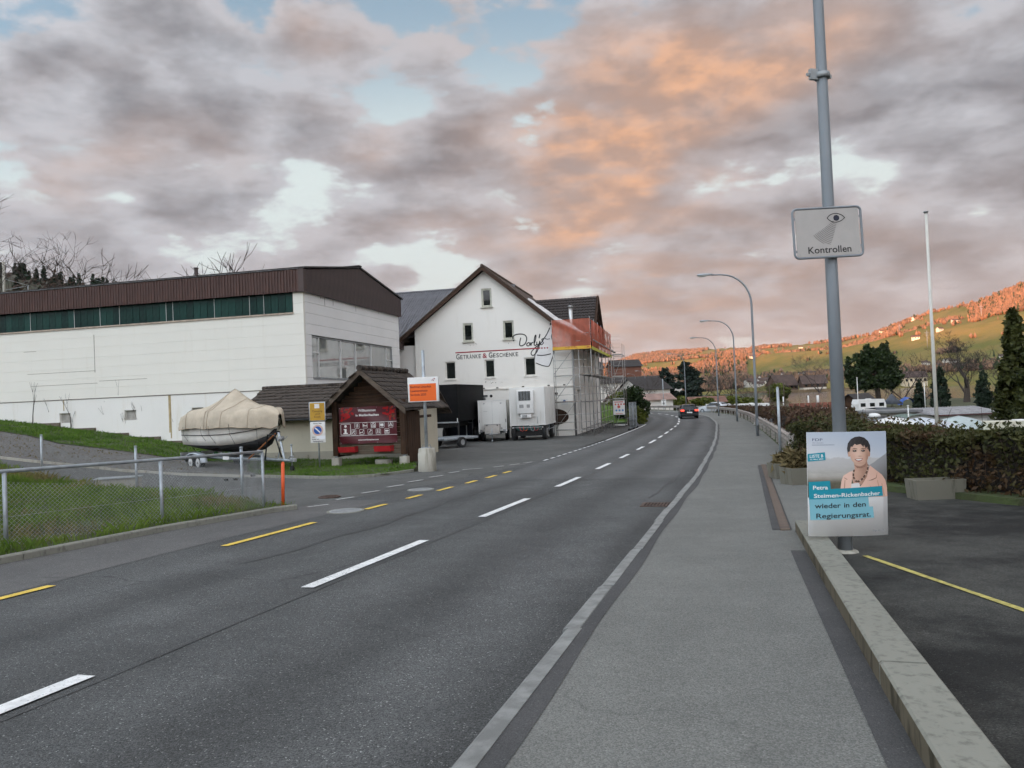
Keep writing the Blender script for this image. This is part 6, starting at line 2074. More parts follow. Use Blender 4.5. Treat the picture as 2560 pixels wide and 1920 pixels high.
skin = grad('skin', (0.66, 0.42, 0.31), (0.44, 0.235, 0.155), 0.02, 0.24, 0.5)
def facemat():
    m_ = bpy.data.materials.new('print_face'); m_.use_nodes = True
    t_ = NT(m_.node_tree); b_ = t_.n['Principled BSDF']
    c_ = t_.new('ShaderNodeTexCoord').outputs['Object']
    x_, y_, z_ = t_.sep(c_)
    def gs(cx_, cz_, rx, rz):
        e1 = t_.m('DIVIDE', t_.m('SUBTRACT', x_, cx_), rx); e2 = t_.m('DIVIDE', t_.m('SUBTRACT', z_, cz_), rz)
        return t_.m('POWER', 2.718, t_.m('MULTIPLY', t_.m('ADD', t_.m('MULTIPLY', e1, e1), t_.m('MULTIPLY', e2, e2)), -1.0))
    def P_(u, v):
        return pp_(u, v)
    col = t_.mix(gs(*P_(.60, .20), .085, .14), (0.50, 0.29, 0.20), (0.74, 0.51, 0.39))
    col = t_.mix(t_.m('MULTIPLY', gs(*P_(.555, .235), .028, .030), .55), col, (0.66, 0.36, 0.27))
    col = t_.mix(t_.m('MULTIPLY', gs(*P_(.700, .240), .025, .030), .5), col, (0.60, 0.33, 0.24))
    col = t_.mix(t_.m('MULTIPLY', gs(*P_(.628, .205), .008, .045), .5), col, (0.74, 0.52, 0.42))
    col = t_.mix(t_.m('MULTIPLY', gs(*P_(.572, .178), .030, .016), .55), col, (0.32, 0.17, 0.12))
    col = t_.mix(t_.m('MULTIPLY', gs(*P_(.682, .178), .030, .016), .6), col, (0.28, 0.145, 0.10))
    col = t_.mix(t_.m('MULTIPLY', gs(*P_(.64, .236), .022, .007), .55), col, (0.36, 0.17, 0.12))
    col = t_.mix(t_.m('MULTIPLY', gs(*P_(.735, .27), .020, .10), .6), col, (0.27, 0.135, 0.09))
    col = t_.mix(t_.m('MULTIPLY', gs(*P_(.63, .30), .05, .010), .3), col, (0.34, 0.17, 0.12))
    t_.put(b_.inputs['Base Color'], col); b_.inputs['Roughness'].default_value = 0.38
    return m_


skin_d = grad('skin_shade', (0.60, 0.37, 0.27), (0.38, 0.21, 0.145), 0.02, 0.22, 0.8)
salmon = grad('salmon', (0.80, 0.53, 0.42), (0.68, 0.42, 0.32), -0.1, 0.45, 0.9, (9, 1, 3))
hairm = grad('hair', (0.045, 0.040, 0.040), (0.010, 0.009, 0.009), -0.02, 0.22, 1.6, (60, 1, 9))
ob('printed_hair', region([(.487, .21), (.478, .16), (.49, .11), (.53, .07), (.58, .05), (.64, .045), (.70, .058), (.75, .09), (.775, .13), (.78, .18), (.765, .225), (.74, .24), (.52, .23), (.5, .24)], 0.0020), hairm, po)
ob('printed_neck', region([(.56, .29), (.73, .28), (.75, .36), (.80, .40), (.70, .50), (.56, .52), (.52, .42), (.57, .36)], 0.0024), skin_d, po)
ob('printed_blouse', region([(.50, .50), (.62, .49), (.64, .545), (.50, .56)], 0.0026), pmat('blouse', (0.72, 0.70, 0.68)), po)
ob('printed_jacket', region([(.385, .555), (.40, .47), (.425, .42), (.50, .385), (.545, .375), (.53, .46), (.515, .555)], 0.0028), salmon, po)
ob('printed_jacket', region([(.765, .325), (.80, .345), (.86, .38), (.93, .42), (.975, .47), (.995, .54), (.999, .63), (.66, .63), (.60, .555), (.665, .50), (.72, .44), (.745, .38)], 0.0028), salmon, po)
ob('printed_lapel', region([(.735, .475), (.81, .455), (.845, .445), (.865, .39), (.852, .45), (.80, .468)], 0.0032), pmat('lapel_shade', (0.26, 0.13, 0.09)), po)
ob('printed_lapel', region([(.435, .435), (.475, .455), (.47, .46), (.44, .445)], 0.0032), pmat('lapel_shade2', (0.34, 0.17, 0.12)), po)
face = [(.503, .17), (.52, .125), (.57, .10), (.64, .095), (.70, .11), (.745, .15), (.758, .19), (.752, .235), (.735, .275), (.70, .312), (.66, .328), (.62, .328), (.575, .31), (.535, .275), (.512, .235)]
ob('printed_face', region(face, 0.0030), facemat(), po)
ob('printed_ear', region(oval(.760, .215, .014, .028, 12), 0.0029), skin, po)
ob('printed_ear', region(oval(.500, .215, .012, .026, 12), 0.0029), skin_d, po)
ob('printed_fringe', region([(.495, .19), (.492, .13), (.53, .085), (.60, .06), (.68, .065), (.745, .10), (.77, .16), (.765, .20), (.752, .175), (.735, .145), (.72, .165), (.695, .125), (.69, .150), (.65, .118), (.60, .128), (.575, .115), (.545, .145), (.525, .14), (.512, .19)], 0.0036), hairm, po)
for cx_ in (.572, .682):
    ob('printed_eye', region(oval(cx_, .184, .026, .0095, 14), 0.0036), pmat('eye_dark', (0.035, 0.02, 0.015)), po)
    ob('printed_brow', region([(cx_ - .036, .168), (cx_ - .01, .157), (cx_ + .036, .163), (cx_ + .036, .168), (cx_ - .01, .163)], 0.0036), pmat('brow', (0.07, 0.035, 0.02)), po)
ob('printed_mouth', region([(.568, .262), (.60, .259), (.64, .258), (.68, .257), (.66, .279), (.625, .288), (.59, .282)], 0.0036), pmat('lips', (0.36, 0.10, 0.08)), po)
ob('printed_teeth', region([(.58, .264), (.62, .262), (.67, .261), (.65, .274), (.62, .277), (.595, .274)], 0.0040), pmat('teeth', (0.76, 0.74, 0.70)), po)
nk = [(.742, .325), (.735, .36), (.715, .40), (.685, .435), (.65, .462), (.61, .478), (.575, .47), (.555, .44), (.55, .405), (.56, .37)]
bead_c = [pmat('bead_brown', (0.10, 0.045, 0.03)), pmat('bead_pale', (0.50, 0.36, 0.28))]
nkp = catmull([Vector(p) for p in nk], 3)
for k, p in enumerate(nkp):
    ob('printed_bead', region(oval(p.x, p.y, .0105 + .003 * sin(PI * k / len(nkp)), .0085 + .002 * sin(PI * k / len(nkp)), 10), 0.0036 + .0002 * (k % 2)), bead_c[(k * 7) % 3 % 2], po)
teal = pmat('teal', (0.006, 0.255, 0.335)); lteal = pmat('light_teal', (0.20, 0.45, 0.52))
ob('teal_box', region([(0.005, .21), (.208, .193), (.215, .268), (0.008, .283)], 0.0042), teal, po)
ob('teal_box', region([(0.01, .478), (.262, .468), (.268, .545), (.925, .527), (.937, .622), (.012, .648)], 0.0042), teal, po)
ob('light_teal_box', region([(.012, .6485), (.735, .628), (.745, .722), (.795, .721), (.807, .828), (.022, .845)], 0.0040), lteal, po)
def ptext(s, u0, u1, v, h, lift, slope=0.022, bold=0.016):
    x0, z0 = pp_(u0, v); x1, _ = pp_(u1, v)
    m_ = text_to(MB(), s, x0, x1, z0, h, 0, 0, bold)
    m_.v = [(x_, y_, z_ + (x_ - x0) * slope) for x_, y_, z_ in m_.v]
    return bend(m_, lift)


wpr = pmat('white_ink', (0.78, 0.78, 0.76))
ob('party_lettering', ptext('FDP', .065, .185, .085, .030, .0016, 0, 0.0), pmat('navy_ink', (0.03, 0.05, 0.13)), po)
ob('party_lettering', ptext('Die Liberalen', .068, .195, .107, .011, .0016, 0, 0.0), pmat('navy_ink2', (0.06, 0.08, 0.16)), po)
ob('party_rule', region([(.058, .122), (.325, .121), (.325, .125), (.058, .126)], 0.0016), pmat('navy_ink3', (0.08, 0.12, 0.20)), po)
ob('list_lettering', ptext('LISTE B', .03, .187, .247, .034, .0048, 0.05), wpr, po)
ob('list_lettering', ptext('22. März 2020', .032, .187, .268, .013, .0048, 0.05), wpr, po)
ob('name_lettering', ptext('Petra', .06, .235, .553, .046, .0048, .03), wpr, po)
ob('name_lettering', ptext('Steimen-Rickenbacher', .068, .895, .632, .046, .0048, .03), wpr, po)
for w_, a, c in (('wieder', .075, .385), ('in', .425, .49), ('den', .535, .70)):
    ob('slogan_word', ptext(w_, a, c, .732 - (a - .075) * .023, .055, .0048, .03), ink, po)
ob('slogan_word', ptext('Regierungsrat.', .09, .765, .828, .055, .0048, .025), ink, po)
ob('web_lettering', ptext('fdp-sz.ch', .785, .945, .958, .018, .0014, 0.0), pmat('grey_ink', (0.32, 0.33, 0.35)), po)
ob('strap', MB().tube([(0.085 * cos(a), 0.085 * sin(a), PZ0 + PHt - .02) for a in np.linspace(0, 2 * PI, 13)], 0.006, 5).tube([(0.095 * cos(a), 0.095 * sin(a), PZ0 + .015) for a in np.linspace(0, 2 * PI, 13)], 0.006, 5), M['black'], po)

for k, (u0, v0, u1, v1) in enumerate(((.56, .075, .515, .15), (.60, .065, .55, .135), (.645, .06, .60, .122), (.69, .068, .655, .118), (.725, .09, .70, .14), (.75, .12, .735, .17))):
    ob('printed_strand', region([(u0, v0), (u0 + .012, v0 + .002), (u1 + .006, v1), (u1, v1 - .002)], 0.0040), pmat('hair_light', (0.030, 0.026, 0.026)), po)
for u_ in (.572, .682):
    ob('printed_glint', region(oval(u_ - .004, .182, .004, .003, 8), 0.0042), wpr, po)
ob('printed_chin_shade', region([(.56, .315), (.60, .33), (.64, .335), (.69, .32), (.72, .30), (.71, .335), (.66, .352), (.60, .35)], 0.0027), pmat('chin_shade', (0.30, 0.16, 0.11)), po)
for k, (u0, v0, u1, v1) in enumerate(((.86, .47, .90, .62), (.92, .50, .945, .62), (.44, .46, .425, .555), (.76, .52, .78, .60))):
    ob('printed_fold', region([(u0, v0), (u0 + .008, v0), (u1 + .016, v1), (u1, v1)], 0.0031), pmat('fold', (0.50, 0.275, 0.19)), po)

# ------------------------------------------------------------------ guardrail
gr = thing('guardrail', 'long galvanised guardrail curving along the far side of the sidewalk', 'guardrail', (0, 0, 0))
gi0, gi1 = ri(25.2), min(range(len(ROAD)), key=lambda i: abs(ROAD[i].y - 133))
gm = mat('guardrail_zinc', (0.34, 0.31, 0.28), 0.5, 0.3, 2.5, 0.2, 20, metal=0.4, stretch=(1, 1, 3))
prof = [(0, .0), (-.015, .02), (-.07, .06), (-.07, .11), (-.01, .145), (-.01, .165), (-.07, .20), (-.07, .25), (-.015, .29), (0, .31)]
def goff(i):
    return walk_r(i) + 0.02


i = gi0
k = 0
pmb = MB().box(-0.05, 0.05, -0.035, 0.035, -0.3, 0.74).mesh('post'); pmb.materials.append(gm)
while i < gi1:
    j = min(i + 8, gi1)
    rings = []
    for q_ in range(i, j + 1):
        p = rpt(q_, goff(q_)); nn = rnorm(q_)
        z_ = zg(p.x, p.y) + WZ + 0.44
        f_ = 0.0 if k else max(0.0, 0.35 * (1 - (q_ - i) / 8.0))
        rings.append([(p.x + nn.x * (a + 0.02 * (k % 2) * 0.1), p.y + nn.y * a, z_ + c) for a, c in prof])
    mbg = MB().loft(rings, False, False, 0, False)
    ob('beam', mbg, gm, gr)
    for q_ in (i + 1, i + 4) if j - i > 5 else (i + 1,):
        p = rpt(q_, goff(q_) + 0.08)
        ob('post', pmb, None, gr, (p.x, p.y, zg(p.x, p.y) + WZ), -rad(16))
    i = j; k += 1
p = rpt(gi0, goff(gi0))
ob('end_cap', MB().loft([[(p.x + dx_, p.y + dy_, zg(p.x, p.y) + WZ + .44 + z_) for z_ in (0, .31)] for dx_, dy_ in ((-.07, .0), (-.11, -.16), (-.02, -.30), (.10, -.28), (.14, -.1))], False, False), gm, gr)
# dirt edge under the rail
struct(ob('rail_verge', strip(MB(), gi0, gi1, lambda i: walk_r(i) + 0.0, lambda i: walk_r(i) + 1.1, WZ - 0.01), M['soil']), 'earth strip under the guardrail')
pg = tag(ob('grey_post', MB().cyl(0, 0, 0, 2.25, 0.045, n=12).cyl(0, 0, 2.25, 2.28, 0.03, n=12), M['galv'], None, (8.35, 24.2, zg(8.3, 24.2))), 'plain grey steel post beside the end of the guardrail', 'post')
fp = thing('flagpole', 'slim white flagpole rising behind the clipped hedge', 'flagpole', (13.75, 25, zg(13.75, 25)))
ob('pole', MB().tube([(0, 0, 0), (0, 0, 7.1 - zg(13.75, 25))], [0.062, 0.04], 12), mat('white_pole', (0.60, 0.58, 0.52), 0.4, 0.06), fp)
ob('cap', MB().cyl(0, 0, 7.1 - zg(13.75, 25), 7.14 - zg(13.75, 25), 0.075, n=12).cyl(0, 0, 7.07 - zg(13.75, 25), 7.1 - zg(13.75, 25), 0.05, n=12), M['galv_dull'], fp)

# ------------------------------------------------------------------ pipe fence with wire mesh
fz = lambda x_, y_: zg(x_, y_) + 0.06
PTS = {'a': (-7.47, 11.24), 'b': (-6.2, 13.45), 'c': (-5.13, 15.62), 'z': (-8.72, 9.05), 'y': (-9.9, 6.9), 'd': (-6.08, 17.1), 'e': (-10.3, 20.9), 'f': (-14.7, 23.9)}
fence = thing('pipe_fence', 'galvanised pipe rail fence with wire mesh along the grass verge', 'fence', (0, 0, 0))
FH = 1.13
fm = M['galv']
for kx in 'yzabc':
    x_, y_ = PTS[kx]
    ob('post', MB().cyl(x_, y_, fz(x_, y_) - .2, fz(x_, y_) + FH, 0.030, n=12), fm, fence)
for kx in 'def':
    x_, y_ = PTS[kx]
    ob('post', MB().cyl(x_, y_, fz(x_, y_) - .2, fz(x_, y_) + 1.2, 0.034, n=12).cyl(x_, y_, fz(x_, y_) + 1.2, fz(x_, y_) + 1.23, 0.045, .03, n=12), fm, fence)
ob('top_rail', MB().tube([(*PTS[kx], fz(*PTS[kx]) + FH + .02) for kx in 'yzabc'], 0.029, 12), fm, fence)
ob('rail_bend', MB().tube([(-5.13, 15.62, fz(-5.13, 15.62) + FH + .02), (-5.3, 15.9, fz(-5.13, 15.62) + FH + .015), (-5.35, 16.0, fz(-5.13, 15.62) + FH - .03)], 0.029, 10), fm, fence)
def chain_link(p0, p1, h0, h1, sag=0.0, pitch=0.062):
    """diagonal wires in both directions between two posts"""
    p0, p1 = Vector(p0), Vector(p1)
    L = (p1 - p0).length; d = (p1 - p0) / L
    zb0, zb1 = fz(*p0), fz(*p1)
    mbw = MB()
    H = h1 - h0
    def P3(s, h):
        s = min(max(s, 0), L)
        g = zb0 + (zb1 - zb0) * s / L
        top = 1 - sag * sin(PI * s / L)
        w = 0.012 * sin(s * 9 + h * 5)
        return (p0.x + d.x * s - d.y * w, p0.y + d.y * s + d.x * w, g + h0 + (h - 0) * top)
    n = int((L + H) / pitch) + 1
    for sg in (1, -1):
        for k in range(n):
            s0 = k * pitch - (H if sg > 0 else 0)
            a_s, a_h, b_s, b_h = s0, 0.0, s0 + H, H
            if sg < 0:
                a_s, b_s = s0, s0 - H
            # clip to [0,L]
            pts = []
            for (s_, h_) in ((a_s, a_h), (b_s, b_h)):
                if s_ < 0:
                    t_ = (0 - a_s) / (b_s - a_s); s_, h_ = 0, a_h + (b_h - a_h) * t_
                elif s_ > L:
                    t_ = (L - a_s) / (b_s - a_s); s_, h_ = L, a_h + (b_h - a_h) * t_
                pts.append((s_, h_))
            if abs(pts[0][0] - pts[1][0]) < 0.01:
                continue
            nn = 5
            mbw.tube([P3(pts[0][0] + (pts[1][0] - pts[0][0]) * q_ / nn, pts[0][1] + (pts[1][1] - pts[0][1]) * q_ / nn) for q_ in range(nn + 1)], 0.0026, 3, cap=False)
    return mbw


wire = mat('mesh_wire', (0.30, 0.31, 0.31), 0.6, 0.2, 4, metal=0.3)
for a, b_, sg in (('y', 'z', .05), ('z', 'a', .1), ('a', 'b', .12), ('b', 'c', .06), ('c', 'd', .02), ('d', 'e', .16), ('e', 'f', .25)):
    o = ob('wire_mesh', chain_link(PTS[a], PTS[b_], 0.05, 1.0, sg, 0.07 if b_ in 'abc' else 0.085), wire, fence)
    o['kind'] = 'stuff'
for a, b_, h in (('y', 'z', .5), ('z', 'a', .5), ('a', 'b', 0.48), ('b', 'c', .46), ('c', 'd', 0.62), ('d', 'e', .62)):
    ob('tension_wire', MB().tube([(*PTS[a], fz(*PTS[a]) + h), (*PTS[b_], fz(*PTS[b_]) + h)], 0.003, 4), wire, fence)
for (x_, y_, h) in ((-6.3, 17.3, .5), (-6.6, 17.55, .48), (-5.6, 16.4, .62)):
    ob('wire_tensioner', MB().tube([(x_ - .05, y_ + .04, fz(x_, y_) + h), (x_ + .05, y_ - .04, fz(x_, y_) + h)], 0.025, 6), M['black'], fence)
sb = thing('stone_block', 'pale concrete pit with a tin lid beside the driveway', 'concrete block', (-11.5, 22.3, zg(-11.5, 22.3)), 0.25)
ob('pit', MB().bbox(-0.55, 0.55, -0.3, 0.3, -0.1, 0.30, 0.02), M['concrete_light'], sb)
ob('lid', MB().box(-0.6, 0.58, -0.35, 0.33, 0.302, 0.325), M['galv'], sb)

# ------------------------------------------------------------------ planters
plm = plaster('planter_concrete', (0.175, 0.165, 0.130), 0.8, (0.06, 0.052, 0.03), (6, 6, 1.2), 0.6)
def planter(label, loc, rz, w, d, h):
    pt_ = thing('concrete_planter', label, 'planter', loc, rz, 'concrete planters by the hedge')
    ob('trough', MB().loft([[(-w * k, -d * k, z_), (w * k, -d * k, z_), (w * k, d * k, z_), (-w * k, d * k, z_)] for z_, k in ((0, .94), (h, 1.0), (h + .002, .9), (h - .08, .88))], True, True, 0, False), plm, pt_)
    ob('soil', MB().box(-w * .86, w * .86, -d * .86, d * .86, h - .075, h - .06), M['soil'], pt_)
    return pt_


planter('empty concrete planter standing in front of the clipped hedge', (7.12, 13.1, zg(7.1, 13.1) + .015), -0.02, 0.42, 0.2, 0.33)
planter('concrete planter with dry grass, half behind the poster', (6.05, 16.2, zg(6.05, 16.2) + .015), 0.15, 0.42, 0.26, 0.38)
planter('concrete planter with dry grass nearer the guardrail', (6.25, 17.6, zg(6.25, 17.6) + .015), 0.05, 0.42, 0.26, 0.38)

# ------------------------------------------------------------------ cars
def car(name, label, loc, rz, paint, lit):
    c = thing(name, label, 'car', loc, rz)
    L, Wd = 4.55, 0.9
    def ring(y, hw, z0, z1, tw, zt):
        return [(-hw * .96, y, z0), (-hw, y, z0 + .18), (-hw, y, z1 - .12), (-hw * .95, y, z1), (-tw, y, zt - .05) if zt > z1 + .06 else (-hw * .7, y, z1 + .01), (-tw * .75, y, zt) if zt > z1 + .06 else (-hw * .3, y, z1 + .015),
                (tw * .75, y, zt) if zt > z1 + .06 else (hw * .3, y, z1 + .015), (tw, y, zt - .05) if zt > z1 + .06 else (hw * .7, y, z1 + .01), (hw * .95, y, z1), (hw, y, z1 - .12), (hw, y, z0 + .18), (hw * .96, y, z0)]
    sec = [(-2.27, .80, .32, .86, 0, 0), (-2.2, .87, .24, .98, 0, 0), (-1.95, .9, .20, 1.03, 0, 0), (-1.75, .9, .2, 1.04, 0, 0), (-1.05, .9, .2, 1.00, .62, 1.40), (-.3, .9, .2, .98, .64, 1.45), (.3, .9, .2, .97, .62, 1.42), (1.05, .9, .2, .95, 0, 0), (1.9, .88, .2, .84, 0, 0), (2.22, .8, .26, .66, 0, 0), (2.3, .7, .35, .55, 0, 0)]
    ob('body', MB().loft([ring(*s) for s in sec]), paint, c)
    rw = [(-.60, -1.66, 1.06), (.60, -1.66, 1.06), (.50, -1.12, 1.36), (-.50, -1.12, 1.36)]
    ob('rear_window', MB().add([(x_, y_ - .03, z_ + .012) for x_, y_, z_ in rw], [(0, 1, 2, 3)]), M['dark_glass'], c)
    ob('windscreen', MB().add([(-.62, 1.0, 1.0), (-.5, .4, 1.38), (.5, .4, 1.38), (.62, 1.0, 1.0)], [(0, 3, 2, 1)]), M['dark_glass'], c)
    for s in (-1, 1):
        ob('side_window', MB().add([(s * .875, -1.45, 1.05), (s * .885, .75, 1.0), (s * .67, .25, 1.36), (s * .665, -1.0, 1.36)], [(0, 1, 2, 3)] if s > 0 else [(3, 2, 1, 0)]), M['dark_glass'], c)
        tl = emat('tail_light_on', (1.0, 0.06, 0.03), 1.0) if lit else mat('tail_light', (0.4, 0.01, 0.01), 0.3, 0.1)
        ob('tail_light', MB().bbox(min(s * .86, s * .52), max(s * .86, s * .52), -2.30, -2.14, .76, .92, .03), tl, c)
        ob('mirror', MB().bbox(min(s * .9, s * 1.06), max(s * .9, s * 1.06), .62, .74, .98, 1.1, .03), paint, c)
        for y_ in (-1.4, 1.42):
            wh = ob('wheel', MB().tube([(s * .70, y_, .31), (s * .905, y_, .31)], .315, 20), M['black'], c)
            ob('rim', MB().tube([(s * .88, y_, .31), (s * .912, y_, .31)], [.2, .21], 16), M['galv'], wh)
    ob('number_plate', MB().box(-.26, .26, -2.31, -2.285, .58, .70), M['white_plastic'], c)
    ob('bumper', MB().bbox(-.84, .84, -2.33, -2.12, .28, .52, .05), M['black'], c)
    ob('badge', disc(MB(), 0, .83, .04, .04, -2.285, n=10), M['galv'], c)
    return c


car('saloon_car', 'dark saloon car driving away with its red tail lights on', (18.05, 79.4, zg(18.05, 79.4) + .01), -rad(9), mat('dark_car_paint', (0.010, 0.012, 0.016), 0.2, 0.1, 2), True)
car('parked_car', 'silver car parked behind the guardrail beyond the dark saloon', (26.2, 99.5, zg(20, 99.5) - .15), rad(38), mat('silver_car_paint', (0.50, 0.52, 0.54), 0.25, 0.05, 2), False)


# ------------------------------------------------------------------ hills across the lake
SKY_AZ = np.array([-60, -20, 0, 3.62, 7.16, 8.37, 9.27, 11.01, 13.01, 15.26, 18.01, 20.14, 21.71, 23.27, 25.5, 27.05, 28.73, 30.36, 31.57, 31.87, 33.95, 40, 55, 80])
SKY_TE = np.array([.02, .025, .031, .034, .0398, .0445, .0500, .0522, .0520, .0532, .0523, .0520, .0530, .054, .0605, .070, .080, .0855, .0865, .0905, .1025, .12, .13, .12])


def ridge_d(az):
    return float(np.interp(az, [0, 12, 20, 26, 34, 60], [4300, 4100, 3100, 2500, 2150, 2100]))


def foot_d(az):
    return float(np.interp(az, [0, 12, 17, 20, 22, 26, 34, 60], [760, 760, 735, 735, 720, 720, 760, 800]))


def hill_z(az, d):
    dr, df = ridge_d(az), foot_d(az)
    H = float(np.interp(az, SKY_AZ, SKY_TE)) * dr
    t_ = (d - df) / (dr - df)
    if t_ <= 0:
        return LAKE_Z - 1.5 + 1.7 * max(0, (d - df + 25) / 25)
    if t_ > 1:
        return H - (d - dr) * 0.06
    x_, y_ = d * sin(rad(az)), d * cos(rad(az))
    n1 = mnoise.noise(Vector((x_ / 420.0, y_ / 420.0, 1.3)))
    n2 = mnoise.noise(Vector((x_ / 150.0, y_ / 150.0, 5.1)))
    e = 1.55 if az < 18 else 1.35
    w = sin(PI * min(1, t_ ** 0.8)) 
    return LAKE_Z + 0.3 + 3.0 * min(1, t_ * 18) + (H - 3) * (t_ ** e) + w * ((46 if az < 17 else 30) * n1 + 14 * n2)


azs = list(np.arange(-14, 62, 0.3))
ds = list(np.geomspace(690, 5200, 78))
mb = MB()
for d in ds:
    for az in azs:
        mb.v.append((d * sin(rad(az)), d * cos(rad(az)), hill_z(az, d)))
na = len(azs)
for j in range(len(ds) - 1):
    for i in range(na - 1):
        mb.f.append((j * na + i, j * na + i + 1, (j + 1) * na + i + 1, (j + 1) * na + i)); mb.mi.append(0); mb.s.append(True)
m = bpy.data.materials.new('hill_meadow'); m.use_nodes = True
t = NT(m.node_tree); b = t.n['Principled BSDF']
co = t.new('ShaderNodeTexCoord').outputs['Object']
n1 = t.noise(co, 0.006, 5, 0.6, 0.5); n2 = t.noise(co, 0.03, 4, 0.6); n3 = t.noise(t.vmul(co, (0.004, 0.004, 0.02)), 1, 3, .6)
g = t.mix(t.sm(n1, 0.4, 0.6), (0.130, 0.128, 0.034), (0.205, 0.160, 0.050))
g = t.mix(t.m('MULTIPLY', t.sm(n2, 0.45, 0.65), 0.45), g, (0.26, 0.165, 0.06))
t.put(b.inputs['Base Color'], g); b.inputs['Roughness'].default_value = 0.95; b.inputs['Specular IOR Level'].default_value = 0.1
struct(ob('hills', mb, m), 'meadow and forest hills beyond the lake lit by the last sun')


def forest_density(az, d):
    dr, df = ridge_d(az), foot_d(az)
    t_ = (d - df) / (dr - df)
    x_, y_ = d * sin(rad(az)), d * cos(rad(az))
    n = mnoise.fractal(Vector((x_ / 330.0, y_ / 330.0, 9.7)), 1.0, 2.0, 3)
    if az < 17:
        return 1.0 if n > -0.28 - 0.25 * (t_ < 0.8) else 0.02
    if az < 20:
        return 0.9 if n > 0.0 else 0.01
    if t_ > 0.96 and az > 21:
        return 0.5 if mnoise.noise(Vector((x_ / 160., y_ / 160., 3))) > -0.1 else 0.1
    if az > 31 and t_ > 0.62:
        return 0.85
    if t_ < 0.16:
        return 0.6 if n > -0.1 else 0.03
    return 0.95 if n > 0.15 else 0.006


rng = np.random.default_rng(5)
tv, tf = [], []
cnt = 0
for _ in range(150000):
    if cnt >= 21000:
        break
    az = rng.uniform(5.5, 36.5)
    dr, df = ridge_d(az), foot_d(az)
    t_ = rng.uniform(0.02, 1.0) ** 0.75
    d = df + (dr - df) * t_
    if rng.uniform() > forest_density(az, d):
        continue
    x_, y_, z_ = d * sin(rad(az)), d * cos(rad(az)), hill_z(az, d)
    con = rng.uniform() < 0.14
    h = rng.uniform(5, 9.5) * (0.7 + d / 4200.0)
    for c3 in range(1 if con else 4):
        hh_ = h * (1.15 if con else rng.uniform(.6, 1.0)); r = h * (0.17 if con else rng.uniform(.20, .36))
        cx_, cy_ = (x_, y_) if con else (x_ + rng.normal(scale=.26 * h), y_ + rng.normal(scale=.26 * h))
        zb_ = z_ + (0 if con else h * .12)
        o = len(tv); a0 = rng.uniform(0, 6.28); k = 5
        j = rng.uniform(.6, 1.35, k)
        tv += [(cx_ + r * j[i] * cos(a0 + i * 2 * PI / k), cy_ + r * j[i] * sin(a0 + i * 2 * PI / k), zb_ + hh_ * (0.1 if con else .30 * j[i])) for i in range(k)]
        tv += [(cx_ + rng.normal(scale=.08 * h), cy_ + rng.normal(scale=.08 * h), zb_ + hh_), (cx_, cy_, z_ - 1)]
        for i in range(k):
            i2 = (i + 1) % k
            tf += [(o + i, o + i2, o + 5), (o + i2, o + i, o + 6)]
    cnt += 1
mb = MB(); mb.v = tv; mb.f = tf; mb.mi = [0] * len(tf); mb.s = [False] * len(tf)
m = bpy.data.materials.new('hill_forest'); m.use_nodes = True
t = NT(m.node_tree); b = t.n['Principled BSDF']
isl = t.new('ShaderNodeNewGeometry').outputs['Random Per Island']
co = t.new('ShaderNodeTexCoord').outputs['Object']
cA = t.mix(isl, (0.15, 0.092, 0.062), (0.31, 0.185, 0.115))
cA = t.mix(t.m('LESS_THAN', t.m('FRACT', t.m('MULTIPLY', isl, 7.3)), 0.17), cA, (0.035, 0.055, 0.025))
t.put(b.inputs['Base Color'], cA); b.inputs['Roughness'].default_value = 1.0; b.inputs['Specular IOR Level'].default_value = 0.0
tag(ob('hill_forest', mb, m), 'bare and evergreen woods covering the sunlit hills', 'forest', kind='stuff')

# evening haze over the whole valley
m = bpy.data.materials.new('valley_haze'); m.use_nodes = True
t = NT(m.node_tree)
for nd in list(t.n):
    t.n.remove(nd)
vo = t.new('ShaderNodeVolumePrincipled')
vo.inputs['Color'].default_value = (0.86, 0.88, 0.95, 1)
vo.inputs['Density'].default_value = 0.000035
vo.inputs['Anisotropy'].default_value = 0.2
t.l.new(vo.outputs[0], t.new('ShaderNodeOutputMaterial').inputs['Volume'])
hzb = ob('haze', MB().box(-12500, 12500, -12500, 12500, -24, 640), m)
tag(hzb, 'thin evening haze lying over the valley', 'haze', kind='stuff')

# the ridge behind the viewer: the evening sun has sunk to it, so the valley floor lies in its shade
mb = MB()
SD = Vector((SUN_DIR.x, SUN_DIR.y)).normalized(); SN = Vector((SD.y, -SD.x))
for j, (r_, hk) in enumerate(((3200, 0.0), (3700, 0.5), (4100, 0.93), (4300, 1.0), (4700, .7), (5600, 0.0))):
    for i in range(61):
        l_ = -6500 + i * 13000 / 60
        p = SD * r_ + SN * l_
        Hh = 572 + 16 * mnoise.noise(Vector((l_ / 700.0, 2.0, 0))) + 7 * mnoise.noise(Vector((l_ / 190.0, 7.0, 0)))
        mb.v.append((p.x, p.y, -20 + hk * (Hh + 20)))
for j in range(5):
    for i in range(60):
        mb.f.append((j * 61 + i, j * 61 + i + 1, (j + 1) * 61 + i + 1, (j + 1) * 61 + i)); mb.mi.append(0); mb.s.append(True)
struct(ob('mountain', mb, mat('mountain_forest', (0.05, 0.055, 0.03), 1.0, 0.3, 0.004)), 'wooded mountain ridge on the sunset side of the valley')

